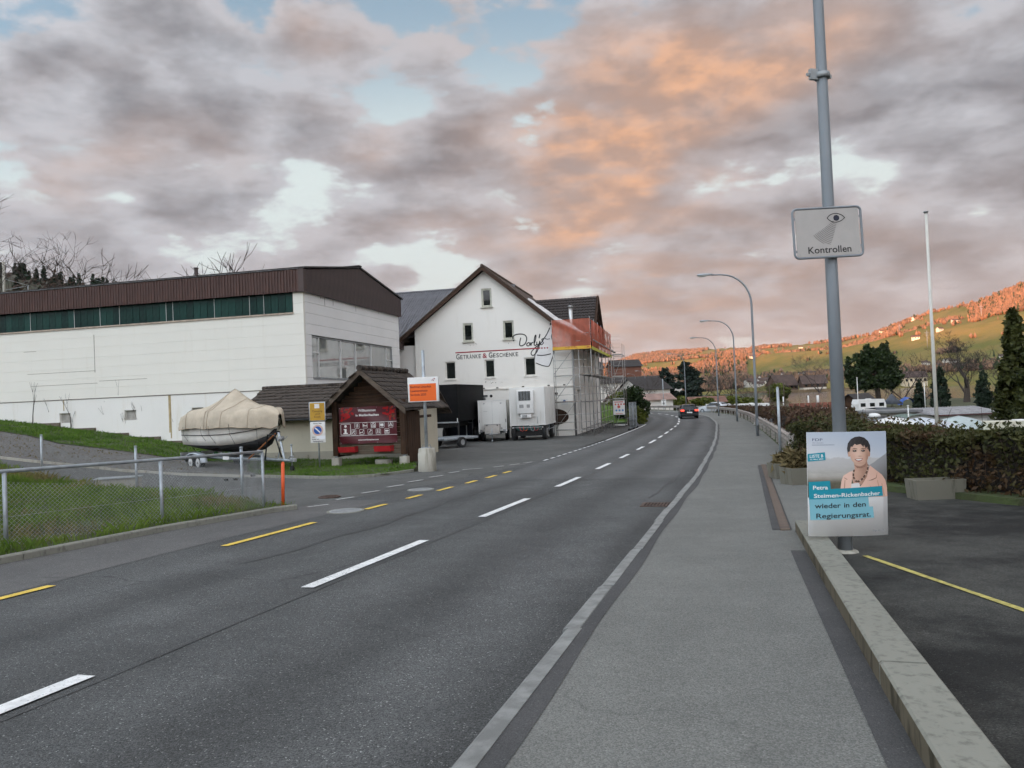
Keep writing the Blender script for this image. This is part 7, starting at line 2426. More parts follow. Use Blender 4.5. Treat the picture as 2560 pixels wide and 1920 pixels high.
# ------------------------------------------------------------------ small houses of the far shore
M['far_white'] = mat('far_house_render', (0.66, 0.62, 0.56), 0.8, 0.1, 0.3)
M['far_roof'] = mat('far_house_roof', (0.085, 0.055, 0.045), 0.9, 0.3, 0.3)
M['far_timber'] = mat('far_house_timber', (0.085, 0.048, 0.030), 0.9, 0.3, 0.3)
def small_house(loc, rz, w, d, h, rh, label, wallm, roofm, group=None, over=0.8, upper=None, nwin=3):
    t_ = thing('house' if w < 20 else 'farmhouse', label, 'house', loc, rz, group)
    ob('wall', MB().box(-w / 2, w / 2, -d / 2, d / 2, -3, h), wallm, t_)
    if upper:
        ob('upper_wall', MB().box(-w / 2 - .3, w / 2 + .3, -d / 2 - .3, d / 2 + .3, h * .38, h + .01), upper, t_)
    ob('gable', MB().prism([(-d / 2, h), (d / 2, h), (0, h + rh)], -w / 2, w / 2, axis='x'), upper or wallm, t_)
    for s in (-1, 1):
        e = d / 2 + over
        ze = h - rh * over / (d / 2)
        ob('roof_slope', MB().add([(-w / 2 - over, s * e, ze), (w / 2 + over, s * e, ze), (w / 2 + over, 0, h + rh), (-w / 2 - over, 0, h + rh), (-w / 2 - over, s * e, ze + .35), (w / 2 + over, s * e, ze + .35), (w / 2 + over, 0, h + rh + .4), (-w / 2 - over, 0, h + rh + .4)],
                                  [(3, 2, 1, 0), (4, 5, 6, 7), (0, 1, 5, 4), (1, 2, 6, 5), (3, 0, 4, 7), (2, 3, 7, 6)]), roofm, t_)
    for k in range(nwin):
        x_ = -w / 2 + w * (k + .5) / nwin
        ob('window', MB().box(x_ - w * .05, x_ + w * .05, -d / 2 - (.36 if upper else .06), -d / 2 - (.3 if upper else 0), h * .5, h * .8), M['dark_glass'], t_)
    return t_


def polar(az, d):
    return d * sin(rad(az)), d * cos(rad(az)), hill_z(az, d)


x_, y_, z_ = polar(19.35, 752); small_house((x_, y_, z_), 0.35, 24, 15, 6.5, 9, 'large dark timber farmhouse with a hipped roof on the far bank', M['far_timber'], M['far_roof'], nwin=5)
x_, y_, z_ = polar(21.35, 752); small_house((x_, y_, z_), -0.1, 20, 14, 7, 6.5, 'brown barn with a white ground floor on the far bank', M['far_white'], M['far_roof'], None, 1.5, M['far_timber'], 4)
x_, y_, z_ = polar(27.6, 742); small_house((x_, y_, z_), -0.2, 18, 12, 7.5, 4.5, 'cream villa with balconies at the waterline across the lake', mat('cream_render', (0.62, 0.52, 0.36), 0.8, 0.1, .3), M['far_roof'], nwin=5)
rng = random.Random(31)
spots = []
for k in range(24):
    az = rng.uniform(17.2, 23.2); d = rng.uniform(860, 1180); spots.append((az, d, 1.0))
for k in range(14):
    az = rng.uniform(24.5, 33); d = rng.uniform(820, 1300); spots.append((az, d, 1.0))
for k in range(20):
    az = rng.uniform(7.5, 34); tt = rng.uniform(.35, .98); d = foot_d(az) + (ridge_d(az) - foot_d(az)) * tt; spots.append((az, d, 1.21))
H0_ = None
for az, d, s_ in spots:
    x_, y_, z_ = polar(az, d)
    if H0_ is None:
        H0_ = small_house((x_, y_, z_), rng.uniform(-.6, .6), 13, 9, 6, 3.6, 'small white house in the village behind the far bank', M['far_white'], M['far_roof'], 'white houses on the far slopes')
    else:
        k_ = s_ * rng.uniform(.55, .85)
        dup(H0_, (x_, y_, z_), rng.uniform(-.7, .7), 'tiny house high on the sunlit slopes beyond the lake' if s_ > 1.2 else ('small white house among the trees right of the tall pole' if az > 24 else None), (k_ * rng.uniform(.8, 1.6), k_, k_))
for az, d in ((26.9, 1900), (28.5, 1500), (31.6, 1750)):
    x_, y_, z_ = polar(az, d)
    py_ = thing('power_pylon', 'slender pale power mast standing on the lit hillside', 'pylon', (x_, y_, z_), 0, 'power masts on the hillside')
    ob('mast', MB().tube([(0, 0, -1), (0, 0, 30)], [.7, .35], 6), M['galv'], py_)
    ob('cross_arm', MB().box(-4, 4, -.2, .2, 26, 26.5).box(-3, 3, -.2, .2, 22, 22.4), M['galv'], py_)
# reeds and trees along the far bank
rv = MB()
rng = np.random.default_rng(8)
for k in range(2600):
    az = rng.uniform(16, 24.5); d = foot_d(az) - 6 + rng.uniform(-10, 6)
    x_, y_ = d * sin(rad(az)), d * cos(rad(az)); h = rng.uniform(1.2, 2.6); w = rng.uniform(.5, 1.3)
    rv.add([(x_ - w, y_, LAKE_Z - .5), (x_ + w, y_ + rng.uniform(-.5, .5), LAKE_Z - .5), (x_ + rng.uniform(-.5, .5), y_, LAKE_Z + h)], [(0, 1, 2)])
tag(ob('reeds', rv, mat('dry_reeds', (0.20, 0.14, 0.075), 0.95, 0.25, 0.2)), 'belt of dry brown reeds along the far bank', 'reeds', kind='stuff')

# ------------------------------------------------------------------ plant generators
def bare_tree(seed, H, spread=0.55, levels=5, trunk_r=0.18, droop=0.0, nch=3, upright=0.25, first=0.28, rmin=None):
    """trunk and crown of a leafless tree"""
    rg = random.Random(seed)
    rmin = rmin or 0.0009 * H
    trunk, crown = MB(), MB()

    def grow(p, d, L, r, lv):
        n = 3 if lv > 1 else 2
        pts = [p.copy()]; rs_ = [r]
        for k in range(n):
            d = (d + Vector((rg.uniform(-1, 1), rg.uniform(-1, 1), rg.uniform(-1, 1))) * (0.10 + 0.03 * (levels - lv)) + Vector((0, 0, upright * 0.22 - droop * (levels - lv) * .1))).normalized()
            p = p + d * (L / n); pts.append(p.copy()); rs_.append(r * (1 - 0.45 * (k + 1) / n))
        (trunk if lv == levels else crown).tube(pts, rs_, 7 if lv == levels else (5 if lv > 2 else 3), cap=False)
        if lv == 0:
            return
        for k in range(nch + (1 if rg.random() < .4 else 0)):
            q_ = pts[-1] if k < 2 else pts[rg.randint(1, len(pts) - 1)]
            a = Vector((rg.uniform(-1, 1), rg.uniform(-1, 1), rg.uniform(-.25, .5))).normalized()
            nd_ = (d * (1 - spread * .6) + a * spread).normalized()
            grow(q_, nd_, L * rg.uniform(.62, .82), max(rs_[-1] * rg.uniform(.55, .8), rmin), lv - 1)
    grow(Vector((0, 0, -0.3)), Vector((rg.uniform(-.05, .05), rg.uniform(-.05, .05), 1)), H * first, trunk_r, levels)
    zmax = max(v[2] for v in crown.v)
    k = H / zmax
    for mb_ in (trunk, crown):
        mb_.v = [(a * k, b__ * k, c * k) for a, b__, c in mb_.v]
    return trunk.mesh('trunk'), crown.mesh('crown')


M['bark'] = mat('grey_brown_bark', (0.060, 0.046, 0.036), 0.95, 0.3, 6)
M['bark_red'] = mat('reddish_twigs', (0.075, 0.048, 0.034), 0.95, 0.3, 4)


def plant(name, label, cat, loc, meshes, mats, group=None, rz=0.0, sc_=1.0):
    t_ = thing(name, label, cat, loc, rz, group)
    for nm, me, mt in zip(('trunk', 'crown'), meshes, mats):
        if me is not None:
            o = ob(nm, me, mt, t_)
    t_.scale = (sc_, sc_, sc_) if not isinstance(sc_, tuple) else sc_
    return t_


def leaves_mesh(centers, size, rng, flat=0.0, asp=1.6, name='crown'):
    """one small diamond leaf per centre"""
    n = len(centers)
    c = np.asarray(centers, float)
    a = rng.normal(size=(n, 3)); a[:, 2] *= (1 - flat); a /= np.linalg.norm(a, axis=1)[:, None]
    b_ = rng.normal(size=(n, 3)); b_ -= a * (a * b_).sum(1)[:, None]; b_ /= np.linalg.norm(b_, axis=1)[:, None]
    s = size * rng.uniform(.6, 1.35, n)[:, None]
    v = np.empty((n * 4, 3)); v[0::4] = c - a * s * asp * .5; v[1::4] = c + b_ * s * .5; v[2::4] = c + a * s * asp * .5; v[3::4] = c - b_ * s * .5
    me = bpy.data.meshes.new(name)
    me.vertices.add(n * 4); me.vertices.foreach_set('co', v.ravel())
    me.loops.add(n * 4); me.loops.foreach_set('vertex_index', np.arange(n * 4, dtype=np.int32))
    me.polygons.add(n); me.polygons.foreach_set('loop_start', np.arange(0, n * 4, 4, dtype=np.int32)); me.polygons.foreach_set('loop_total', np.full(n, 4, dtype=np.int32))
    me.update(); me.validate()
    return me


def blob_points(blobs, n, rng, shell=0.55):
    """points in the outer part of a set of ellipsoids (x,y,z,rx,ry,rz), gathered in clumps"""
    w = np.array([b_[3] * b_[4] * b_[5] for b_ in blobs]) ** (2 / 3); w /= w.sum()
    out = []
    for k, b_ in enumerate(blobs):
        m_ = int(n * w[k]) + 1
        nc = max(6, m_ // 22)
        d = rng.normal(size=(nc, 3)); d /= np.linalg.norm(d, axis=1)[:, None]
        rr_ = (shell + (1 - shell) * rng.uniform(size=nc) ** .5)[:, None] * rng.uniform(.82, 1.12, nc)[:, None]
        cc = d * rr_
        pts = cc[rng.integers(0, nc, m_)] + rng.normal(scale=.10, size=(m_, 3))
        out.append(pts * np.array(b_[3:6]) + np.array(b_[:3]))
    return np.concatenate(out)


def conifer_points(H, R, n, rng, tiers=16, base=0.06, droop=.18):
    pts = []
    for k in range(tiers):
        t_ = k / tiers
        z_ = H * (base + (1 - base) * t_)
        r_ = R * (1 - t_) ** .85 * rng.uniform(.8, 1.15)
        nb = max(4, int(11 * (1 - t_) + 4))
        for b_ in range(nb):
            a = rng.uniform(0, 6.283); L = r_ * rng.uniform(.65, 1.1)
            m_ = int(n / (tiers * nb) * (L / R + .35) * 1.6) + 2
            s = rng.uniform(.15, 1, m_)
            pts.append(np.stack([np.cos(a) * L * s + rng.normal(scale=.05 * R, size=m_), np.sin(a) * L * s + rng.normal(scale=.05 * R, size=m_), z_ - droop * L * s ** 1.5 + H * .02 * rng.normal(size=m_)], 1))
    return np.concatenate(pts)


def trunk_mesh(H, r, name='trunk'):
    return MB().tube([(0, 0, -.4), (r * .2, 0, H * .4), (0, r * .2, H)], [r, r * .8, r * .35], 8).mesh(name)


M['ivy'] = leafmat('ivy_leaves', (0.010, 0.022, 0.007), (0.040, 0.062, 0.016), 0.5, 0.1, .7)
M['needle'] = leafmat('dark_needles', (0.010, 0.020, 0.012), (0.030, 0.050, 0.024), 0.6, 0.08, .8)
M['needle_gold'] = leafmat('golden_green_needles', (0.018, 0.028, 0.008), (0.075, 0.080, 0.018), 0.6, 0.1, .6)
M['cedar'] = leafmat('blue_green_cedar', (0.014, 0.026, 0.019), (0.040, 0.058, 0.042), 0.7, 0.08, .3)
M['hedge'] = leafmat('hedge_leaves', (0.022, 0.030, 0.009), (0.080, 0.078, 0.022), 0.6, 0.2, 1.6, (0.105, 0.056, 0.028))
M['dry_hedge'] = leafmat('dry_brown_hedge', (0.050, 0.028, 0.018), (0.115, 0.066, 0.040), 0.8, 0.15, 1.2, (0.10, 0.085, 0.035))
M['yellow_bush'] = leafmat('yellow_green_bush', (0.055, 0.075, 0.012), (0.14, 0.15, 0.025), 0.6, 0.15, 1.2)
M['dry_grass'] = leafmat('dry_grass', (0.10, 0.075, 0.03), (0.20, 0.16, 0.08), 0.9, 0.1, 2)

# ------------------------------------------------------------------ grass, gravel and lawn
verge = [(-4.5, 15.72), (-5.4, 16.5), (-6.2, 17.4), (-9.0, 19.68), (-10.44, 20.95), (-12.06, 22.0), (-14.4, 23.42), (-16.7, 24.82), (-31, 29.5), (-31, 2), (-10.2, 2), (-9.68, 4.03), (-8.65, 7.05), (-7.05, 10.35), (-6.11, 13.05), (-4.83, 15.4)]
def mound(x_, y_):
    """the verge rises a little behind the fence"""
    k = min(1.0, max(0.0, (y_ * 0.42 - x_ - 12.0) / 4.0))
    e = min(1.0, max(0, (19.4 + (-x_ - 9) * .68 - y_) / 1.2)) if x_ < -5 else 0
    return 0.09 + 0.10 * k * e + 0.05 * mnoise.noise(Vector((x_ * .6, y_ * .6, 0)))


struct(sheet('grass_verge', verge, M['soil'], 0.0, 0.8, None, mound), 'rough grass verge behind the pipe fence')
lawn = [(-8.45, 25.9), (-6.1, 24.2), (-5.04, 23.9), (-4.1, 24.3), (-3.42, 25.6), (-3.5, 27.5), (-4.1, 31), (-4.9, 33.6), (-10.8, 35.0), (-11.6, 33), (-9.9, 28.4)]
struct(sheet('lawn', lawn, M['soil'], 0.05, 0.7), 'small lawn round the welcome board')
gravel = [(-8.45, 25.95), (-9.9, 28.4), (-11.6, 33), (-13.6, 32.7), (-16.0, 32.9), (-19.5, 32.9), (-22, 34.8), (-23.6, 35.3), (-36, 39.0), (-36, 35.2), (-17.6, 26.45), (-14.8, 27.1), (-12.7, 27.35)]
struct(sheet('gravel_yard', gravel, M['gravel'], 0.02, 0.8), 'grey gravel parking slope left of the boat')
slope_ = [(-11.6, 33.1), (-10.8, 35.1), (-10.4, 38.0), (-35.5, 43.6), (-36, 39.1), (-23.6, 35.4), (-22, 34.9), (-19.5, 33), (-16, 33), (-13.6, 32.8)]
struct(sheet('grass_slope', slope_, M['soil'], 0.03, 0.8), 'green grass slope rising along the white hall')


def in_poly(x_, y_, P):
    c = False; j = len(P) - 1
    for i in range(len(P)):
        if (P[i][1] > y_) != (P[j][1] > y_) and x_ < (P[j][0] - P[i][0]) * (y_ - P[i][1]) / (P[j][1] - P[i][1]) + P[i][0]:
            c = not c
        j = i
    return c


def blades(name, label, poly, n, h0, h1, w, mt, seed, hf, bounds=None, edge=0.0, clump=0.5):
    rg = np.random.default_rng(seed)
    xs_ = [p[0] for p in poly]; ys_ = [p[1] for p in poly]
    bx = bounds or (min(xs_), max(xs_), min(ys_), max(ys_))
    V = []; F = []
    k = 0
    while k < n:
        x_, y_ = rg.uniform(bx[0], bx[1]), rg.uniform(bx[2], bx[3])
        if not in_poly(x_, y_, poly):
            continue
        c = 0.5 + mnoise.noise(Vector((x_ * .9, y_ * .9, seed)))
        if rg.uniform() > 0.35 + clump * c:
            continue
        z_ = zg(x_, y_) + hf(x_, y_) - .01
        h = (h0 + (h1 - h0) * rg.uniform() ** 1.5) * (0.55 + .9 * max(0, min(1, c)))
        a = rg.uniform(0, 6.283); ww = w * rg.uniform(.6, 1.3)
        lx, ly = rg.normal(scale=.38 * h), rg.normal(scale=.38 * h)
        o = len(V)
        V += [(x_ - ww * cos(a), y_ - ww * sin(a), z_), (x_ + ww * cos(a), y_ + ww * sin(a), z_), (x_ + lx * .4 + ww * .6 * cos(a), y_ + ly * .4 + ww * .6 * sin(a), z_ + h * .65), (x_ + lx, y_ + ly, z_ + h)]
        F += [(o, o + 1, o + 2), (o, o + 2, o + 3)]
        k += 1
    mb_ = MB(); mb_.v = V; mb_.f = F; mb_.mi = [0] * len(F); mb_.s = [False] * len(F)
    return tag(ob(name, mb_, mt), label, 'grass', kind='stuff')


blades('verge_grass', 'long uneven grass of the verge behind the fence', verge, 60000, 0.04, 0.22, 0.007, M['grass'], 3, mound, (-18, -4.3, 7, 25.5))
blades('lawn_grass', 'short green grass round the welcome board', lawn, 14000, 0.03, 0.10, 0.011, M['grass_green'], 4, lambda a, c: 0.05)
blades('slope_grass', 'green grass on the slope below the hall', slope_, 20000, 0.04, 0.13, 0.020, M['grass'] if False else M['grass_green'], 5, lambda a, c: 0.03, (-31, -10.5, 32.7, 43))
blades('gravel_weeds', 'sparse weeds and moss on the gravel slope', gravel, 1800, 0.02, 0.07, 0.03, M['dry_grass'], 6, lambda a, c: 0.02, (-28, -9, 26, 37))
# kerb stones of the lawn and of the driveway
for nm, lb, pts, mt, w in (('lawn_kerb', 'thin stone edging in front of the lawn', [(-8.5, 25.85), (-6.1, 24.1), (-5.04, 23.8), (-4.1, 24.2), (-3.3, 25.7)], M['concrete'], .09), ('drive_kerb', 'thin pale edging along the gravel', [(-17.7, 26.4), (-17.0, 26.45), (-14.8, 27.05), (-12.7, 27.3), (-8.5, 25.85)], M['concrete_light'], .07)):
    root = struct(ob(nm, MB().box(-.01, .01, -.01, .01, -.5, -.49), mt), lb)
    pv = resample([Vector(p) for p in pts], 0.95)
    for a, b_ in zip(pv, pv[1:]):
        d = (b_ - a).normalized(); nn = Vector((-d.y, d.x)) * w
        q4 = [a + d * .006, b_ - d * .006, b_ - d * .006 + nn, a + d * .006 + nn]
        ob('kerb_stone', MB().add([(p.x, p.y, zg(p.x, p.y) - .1) for p in q4] + [(p.x, p.y, zg(p.x, p.y) + .075) for p in q4], [(3, 2, 1, 0), (4, 5, 6, 7), (0, 1, 5, 4), (1, 2, 6, 5), (2, 3, 7, 6), (3, 0, 4, 7)]), mt, root)
# stepped footings and saplings by the hall wall
for k, (s_, z_) in enumerate(((-15.1, 1.22), (-12.9, .88), (-10.9, .55), (-9.0, .30), (-7.7, 0.05))):
    ob('footing_step', MB().box(s_ - .9, s_ + .7, -0.10, 0.015, z_ - .6, z_ + .10), plaster('mossy_footing', (0.16, 0.13, 0.10), .8, (.06, .05, .03), (3, 3, 3), .8), hall)
sap = [((-25.67, 41.0), 2.3, 11), ((-24.9, 41.4), 1.5, 12), ((-23.57, 40.9), 1.9, 13), ((-22.2, 40.8), 2.4, 14), ((-21.9, 41.0), 1.6, 15), ((-21.4, 40.9), 2.0, 16), ((-20.93, 40.6), 2.9, 17), ((-20.3, 40.4), 1.3, 18), ((-19.6, 40.2), 1.9, 19), ((-19.1, 40.1), 1.4, 20), ((-17.6, 39.9), 1.3, 21), ((-12.6, 38.6), 2.6, 22), ((-12.1, 38.4), 2.2, 23)]
for k, ((x_, y_), h, sd) in enumerate(sap):
    tm_, cm_ = bare_tree(sd, h, 0.30, 2, 0.028, 0, 2, .8, .45, .007)
    plant('bare_sapling', 'thin leafless sapling growing beside the white hall wall', 'sapling', (x_, y_, zg(x_, y_)), (tm_, cm_), (M['bark'], M['bark']), 'saplings along the hall wall', 0, 1)

# ------------------------------------------------------------------ hedges
def hedge_thing(name, label, line, width, zbase, ztop, n, size, mt, seed, twig=None, lump=.12):
    t_ = thing(name, label, 'hedge', (line[0][0], line[0][1], 0))
    rg = np.random.default_rng(seed)
    P = resample([Vector(p) for p in line], 0.25)
    ox, oy = line[0]
    core = []
    pts = []
    for i, p in enumerate(P):
        d = (P[min(i + 1, len(P) - 1)] - P[max(i - 1, 0)]).normalized(); nn = Vector((-d.y, d.x))
        f_ = i / (len(P) - 1)
        zb = zbase(f_, p); zt = ztop(f_, p); w = width(f_) if callable(width) else width
        core.append([(p.x - ox + nn.x * w * .40 * s, p.y - oy + nn.y * w * .40 * s, z_) for s, z_ in ((-1, zb - .3), (-.95, zt - .16), (.95, zt - .16), (1, zb - .3))])
        m_ = int(n / len(P))
        u = rg.uniform(-1, 1, m_); v_ = rg.uniform(0, 1, m_)
        face = rg.uniform(size=m_)
        lm = lump * mnoise.noise(Vector((p.x * 1.3, p.y * 1.3, seed)))
        side = np.where(face < .36, -1, np.where(face < .52, 1, u))
        off = np.where(face < .52, side * (w / 2 + rg.normal(scale=.05, size=m_) + lump * .6 * np.sin(v_ * 9 + p.x * 3)), side * w / 2)
        zz = np.where(face < .52, zb + (zt - zb) * v_ ** .85, zt + lm - np.abs(rg.normal(scale=.06, size=m_)) + (rg.uniform(size=m_) < .06) * rg.uniform(0, .22, m_))
        al = rg.uniform(-.15, .15, m_)
        pts.append(np.stack([p.x - ox + nn.x * off + d.x * al, p.y - oy + nn.y * off + d.y * al, zz], 1))
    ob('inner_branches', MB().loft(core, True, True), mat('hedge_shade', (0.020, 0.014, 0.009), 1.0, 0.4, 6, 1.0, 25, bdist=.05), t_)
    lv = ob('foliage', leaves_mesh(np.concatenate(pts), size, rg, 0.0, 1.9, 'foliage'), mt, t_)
    if twig:
        tw = MB()
        for k in range(twig):
            p = P[rg.integers(0, len(P))]; f_ = .5
            i = min(range(len(P)), key=lambda q_: (P[q_] - p).length)
            f_ = i / (len(P) - 1); zb, zt = zbase(f_, p), ztop(f_, p); w = width(f_) if callable(width) else width
            x0, y0 = p.x - ox + rg.uniform(-w / 2, w / 2), p.y - oy + rg.uniform(-w / 2, w / 2)
            z0 = zb + (zt - zb) * rg.uniform(.2, .9)
            tw.tube([(x0, y0, z0), (x0 + rg.normal(scale=.15), y0 + rg.normal(scale=.15), z0 + rg.uniform(.25, .6))], [.006, .003], 3, cap=False)
        ob('twigs', tw, M['bark_red'], t_)
    for c_ in t_.children:
        c_['kind'] = 'stuff'
    return t_


hedge_thing('clipped_hedge', 'clipped green and brown hedge behind the parking lot', [(11.2, 4.6), (10.0, 7.6), (8.5, 12.1), (7.85, 14.4), (7.6, 16.6), (7.95, 20.5)], lambda f_: 1.25,
            lambda f_, p: zg(8, p.y) + .05, lambda f_, p: 0.74 - .10 * f_ + .04 * sin(p.y * 2.1), 62000, 0.048, M['hedge'], 6, 500)
hedge_thing('brown_hedge', 'dry reddish-brown hedge along the outside of the guardrail', [rpt(ri(y_), walk_r(ri(y_)) + 1.55) for y_ in (27.5, 30, 33, 40, 48, 57, 66, 76, 86, 96, 104)], lambda f_: 1.7 - .5 * f_,
            lambda f_, p: zr(p.y) - .9, lambda f_, p: zr(p.y) + 1.38 - .62 * min(1, f_ * 1.25) + .10 * sin(p.y * .7), 42000, 0.075, M['dry_hedge'], 9, 1500, .25)
sb_ = blob_points([(0, 0, .7, .75, .9, .9), (.3, 1.5, .6, .7, .9, .8)], 5000, np.random.default_rng(4), .3)
plant('dry_shrub', 'straggly yellow-brown shrub beside the end of the guardrail', 'shrub', (9.0, 22.3, zg(8.2, 22.3) - .25), (bare_tree(5, 1.9, .5, 3, .03, 0, 4, .6, .25)[1], leaves_mesh(sb_, .07, np.random.default_rng(2))), (M['bark_red'], leafmat('dry_shrub_leaves', (0.055, 0.045, 0.018), (0.13, 0.10, 0.045), .8, .1, 1.5)))
for k, (x_, y_) in enumerate(((6.05, 16.2), (6.25, 17.6))):
    pg_ = blob_points([(0, 0, .42, .34, .2, .28)], 700, np.random.default_rng(k), .1)
    tag(ob('planter_grass', leaves_mesh(pg_, .09, np.random.default_rng(k + 5), 0, 3.5), M['dry_grass'], None, (x_, y_, zg(x_, y_) + .0)), 'tuft of dry grass in the %s concrete planter' % ('half-hidden' if k == 0 else 'rear'), 'dry grass')
# earth bank and kerb under the clipped hedge
struct(ob('hedge_kerb', MB().loft([[(x_ - .1, y_, zg(x_, y_) + .0), (x_ - .1, y_, zg(x_, y_) + .12), (x_ + .05, y_ + .05, zg(x_, y_) + .12), (x_ + .9, y_ + .6, zg(8, y_) + .16)] for x_, y_ in ((10.4, 4.4), (9.2, 7.4), (7.75, 11.8), (7.05, 14.3), (6.85, 16.6), (7.2, 20.5))], False, False, 0, False), M['soil']), 'earth bed with old leaves under the hedge')


# ------------------------------------------------------------------ trees near the road bend and across the camp
def az_xy(px, Y):
    """ground position at depth Y in the direction whose tangent is px"""
    return px * Y, Y


rngL = np.random.default_rng(40)
# the dark round evergreen and the yellow-green shrub at the bend
bp = blob_points([(0, 0, 1.7, 1.35, 1.3, 1.5), (-.9, .2, 1.0, .9, .9, .9), (.95, 0, 1.1, .8, .9, .9), (.2, 0, 2.7, .7, .7, .6)], 9000, rngL, .6)
plant('round_evergreen', 'dark dense evergreen bush on the bank at the road bend', 'bush', (11.75, 75.5, zg(11.75, 75.5) + .1), (trunk_mesh(1.2, .15), leaves_mesh(bp, .16, rngL)), (M['bark'], M['ivy']))
bp = blob_points([(0, 0, .75, .75, .7, .8), (.5, -.4, .5, .5, .5, .55)], 3500, rngL, .5)
plant('yellow_green_shrub', 'yellow-green shrub below the dark evergreen at the bend', 'shrub', (10.95, 68.8, zg(10.95, 68.8)), (trunk_mesh(.5, .05), leaves_mesh(bp, .12, rngL)), (M['bark'], M['yellow_bush']))
bt1 = bare_tree(61, 7.5, .5, 4, .10, 0, 3, .3, .25)
bl1 = blob_points([(0, 0, 4.3, 2.0, 2.0, 1.7)], 2200, rngL, .2)
plant('budding_tree', 'thin tree with yellow-brown buds behind the dark bush', 'tree', (13.3, 104, zg(13, 104)), (bt1[0], bt1[1]), (M['bark'], M['bark_red']))
tag(ob('bank_lawn', sheet('bank_lawn_tmp', [(6.4, 71), (10.4, 70.6), (11.6, 74), (13.4, 80), (15.0, 90), (13, 112), (0, 110), (2, 84)], M['grass_green'], .12, 2.0, None, lambda a, c: 1.2 * sstep((c - 72) / 12)).data, None), 'green lawn rising beyond the house at the bend', None)
for o in [o for o in bpy.data.objects if o.name.startswith('bank_lawn_tmp')]:
    bpy.data.objects.remove(o)
bpy.data.objects['bank_lawn']['kind'] = 'structure'
struct(sheet('side_drive', [(6.6, 60.5), (9.5, 64), (10.3, 70.3), (6.4, 70.9), (4.6, 76), (1.5, 72), (5.0, 62)], mat('dark_side_drive', (0.016, 0.016, 0.016), .9, .3, 3), .004, 1.0), 'dark asphalt side drive beyond the scaffold')
# garden wall of boulders under the shrub
rs_ = random.Random(9)
for k in range(16):
    t_ = k / 15
    x_, y_ = 9.9 + 1.6 * t_ + rs_.uniform(-.15, .15), 65.2 + 9.5 * t_ + rs_.uniform(-.3, .3)
    bm = bmesh.new(); bmesh.ops.create_icosphere(bm, subdivisions=2, radius=1)
    r = rs_.uniform(.22, .42)
    for v in bm.verts:
        v.co *= r * (1 + .28 * mnoise.noise(v.co * 1.7 + Vector((k, 0, 0))))
        v.co.z *= .8
    me = bpy.data.meshes.new('boulder'); bm.to_mesh(me); bm.free()
    tag(ob('boulder', me, M['boulder'] if 'boulder' in M else M.setdefault('boulder', mat('grey_boulder', (0.10, 0.095, 0.08), .95, .35, 4, .8, 12)), None, (x_, y_, zg(x_, y_) + .15 + (.35 if k % 2 else 0))), 'rough grey boulder in the little bank wall at the bend', 'boulder', 'boulders of the bank wall')
# upright mesh fence panels parked by the scaffold
for k, (x_, y_, lb) in enumerate(((8.75, 57.0, 'grey upright site fence panel seen nearly edge-on'), (9.25, 58.6, 'second grey site fence panel just behind the first'))):
    fp_ = thing('site_fence_panel', lb, 'fence panel', (x_, y_, zg(x_, y_)), rad(74), 'site fence panels')
    ob('frame', MB().tube([(-1.1, 0, .1), (-1.1, 0, 2.0), (1.1, 0, 2.0), (1.1, 0, .1), (-1.1, 0, .1)], .022, 6), M['galv'], fp_)
    for j in range(14):
        ob('wire', MB().tube([(-1.02 + j * .155, 0, .12), (-1.02 + j * .155, 0, 1.98)], .006, 4), M['galv'], fp_)
    ob('foot', MB().bbox(-1.35, -.85, -.12, .12, 0, .13, .03).bbox(.85, 1.35, -.12, .12, 0, .13, .03), M['black'], fp_)
# cedar and other trees behind the bend
cp = []
rngC = np.random.default_rng(77)
for k in range(11):
    z_ = 2.2 + k * .95; R = 6.3 * (1 - (k / 11) ** 1.6) + .8
    for b_ in range(7):
        a = rngC.uniform(0, 6.28); L = R * rngC.uniform(.45, .95)
        cp.append((cos(a) * L * .62, sin(a) * L * .62, z_ + rngC.uniform(-.4, .4), L * .45 + .5, L * .45 + .5, .48))
plant('cedar_tree', 'broad dark cedar with layered branches beyond the road bend', 'tree', (50.2, 220, -2.4), (trunk_mesh(10, .5), leaves_mesh(blob_points(cp, 15000, rngC, .3), .42, rngC)), (M['bark'], M['cedar']))
cp2 = [(a * .8, b_ * .8, c * .86, d * .7, e * .7, f_) for a, b_, c, d, e, f_ in cp]
plant('cedar_tree', 'smaller dark cedar leaning left of the broad one', 'tree', (45.2, 226, -2.0), (trunk_mesh(8, .4), leaves_mesh(blob_points(cp2, 9000, rngC, .3), .42, rngC)), (M['bark'], M['cedar']))
BT = [bare_tree(s_, 1.0, .62, 5, .018, .02, 3, .25, .24, .0009) for s_ in (101, 102, 103)]
BTD = bare_tree(104, 1.0, .55, 5, .02, 0, 4, .55, .2)
Mb = mat('hazy_bare_twigs', (0.062, 0.047, 0.040), .95, .25, 1)
bares = [  # tan, depth, height, which, label
    (0.252, 235, 10, 0, 'bare tree right of the dark cedar'), (0.272, 245, 12, 1, 'rounded bare tree behind the second lamp post'), (0.292, 250, 13, 2, 'tall bare tree behind the lamp posts'), (0.312, 240, 11, 0, 'bare tree left of the tall pole'), (0.165, 170, 8, 1, 'bare tree behind the roofs at the bend'), (0.145, 160, 7, 2, 'small bare tree left of the far lamps'),
    (0.395, 560, 26, 1, 'slim bare tree beside the barn on the far bank'), (0.528, 190, 14, 0, 'bare tree between ivy tree and flagpole'), (0.506, 210, 13, 2, 'hazy bare tree behind the pavilion'), (0.650, 170, 14, 1, 'bare tree beside the tall conifer')]
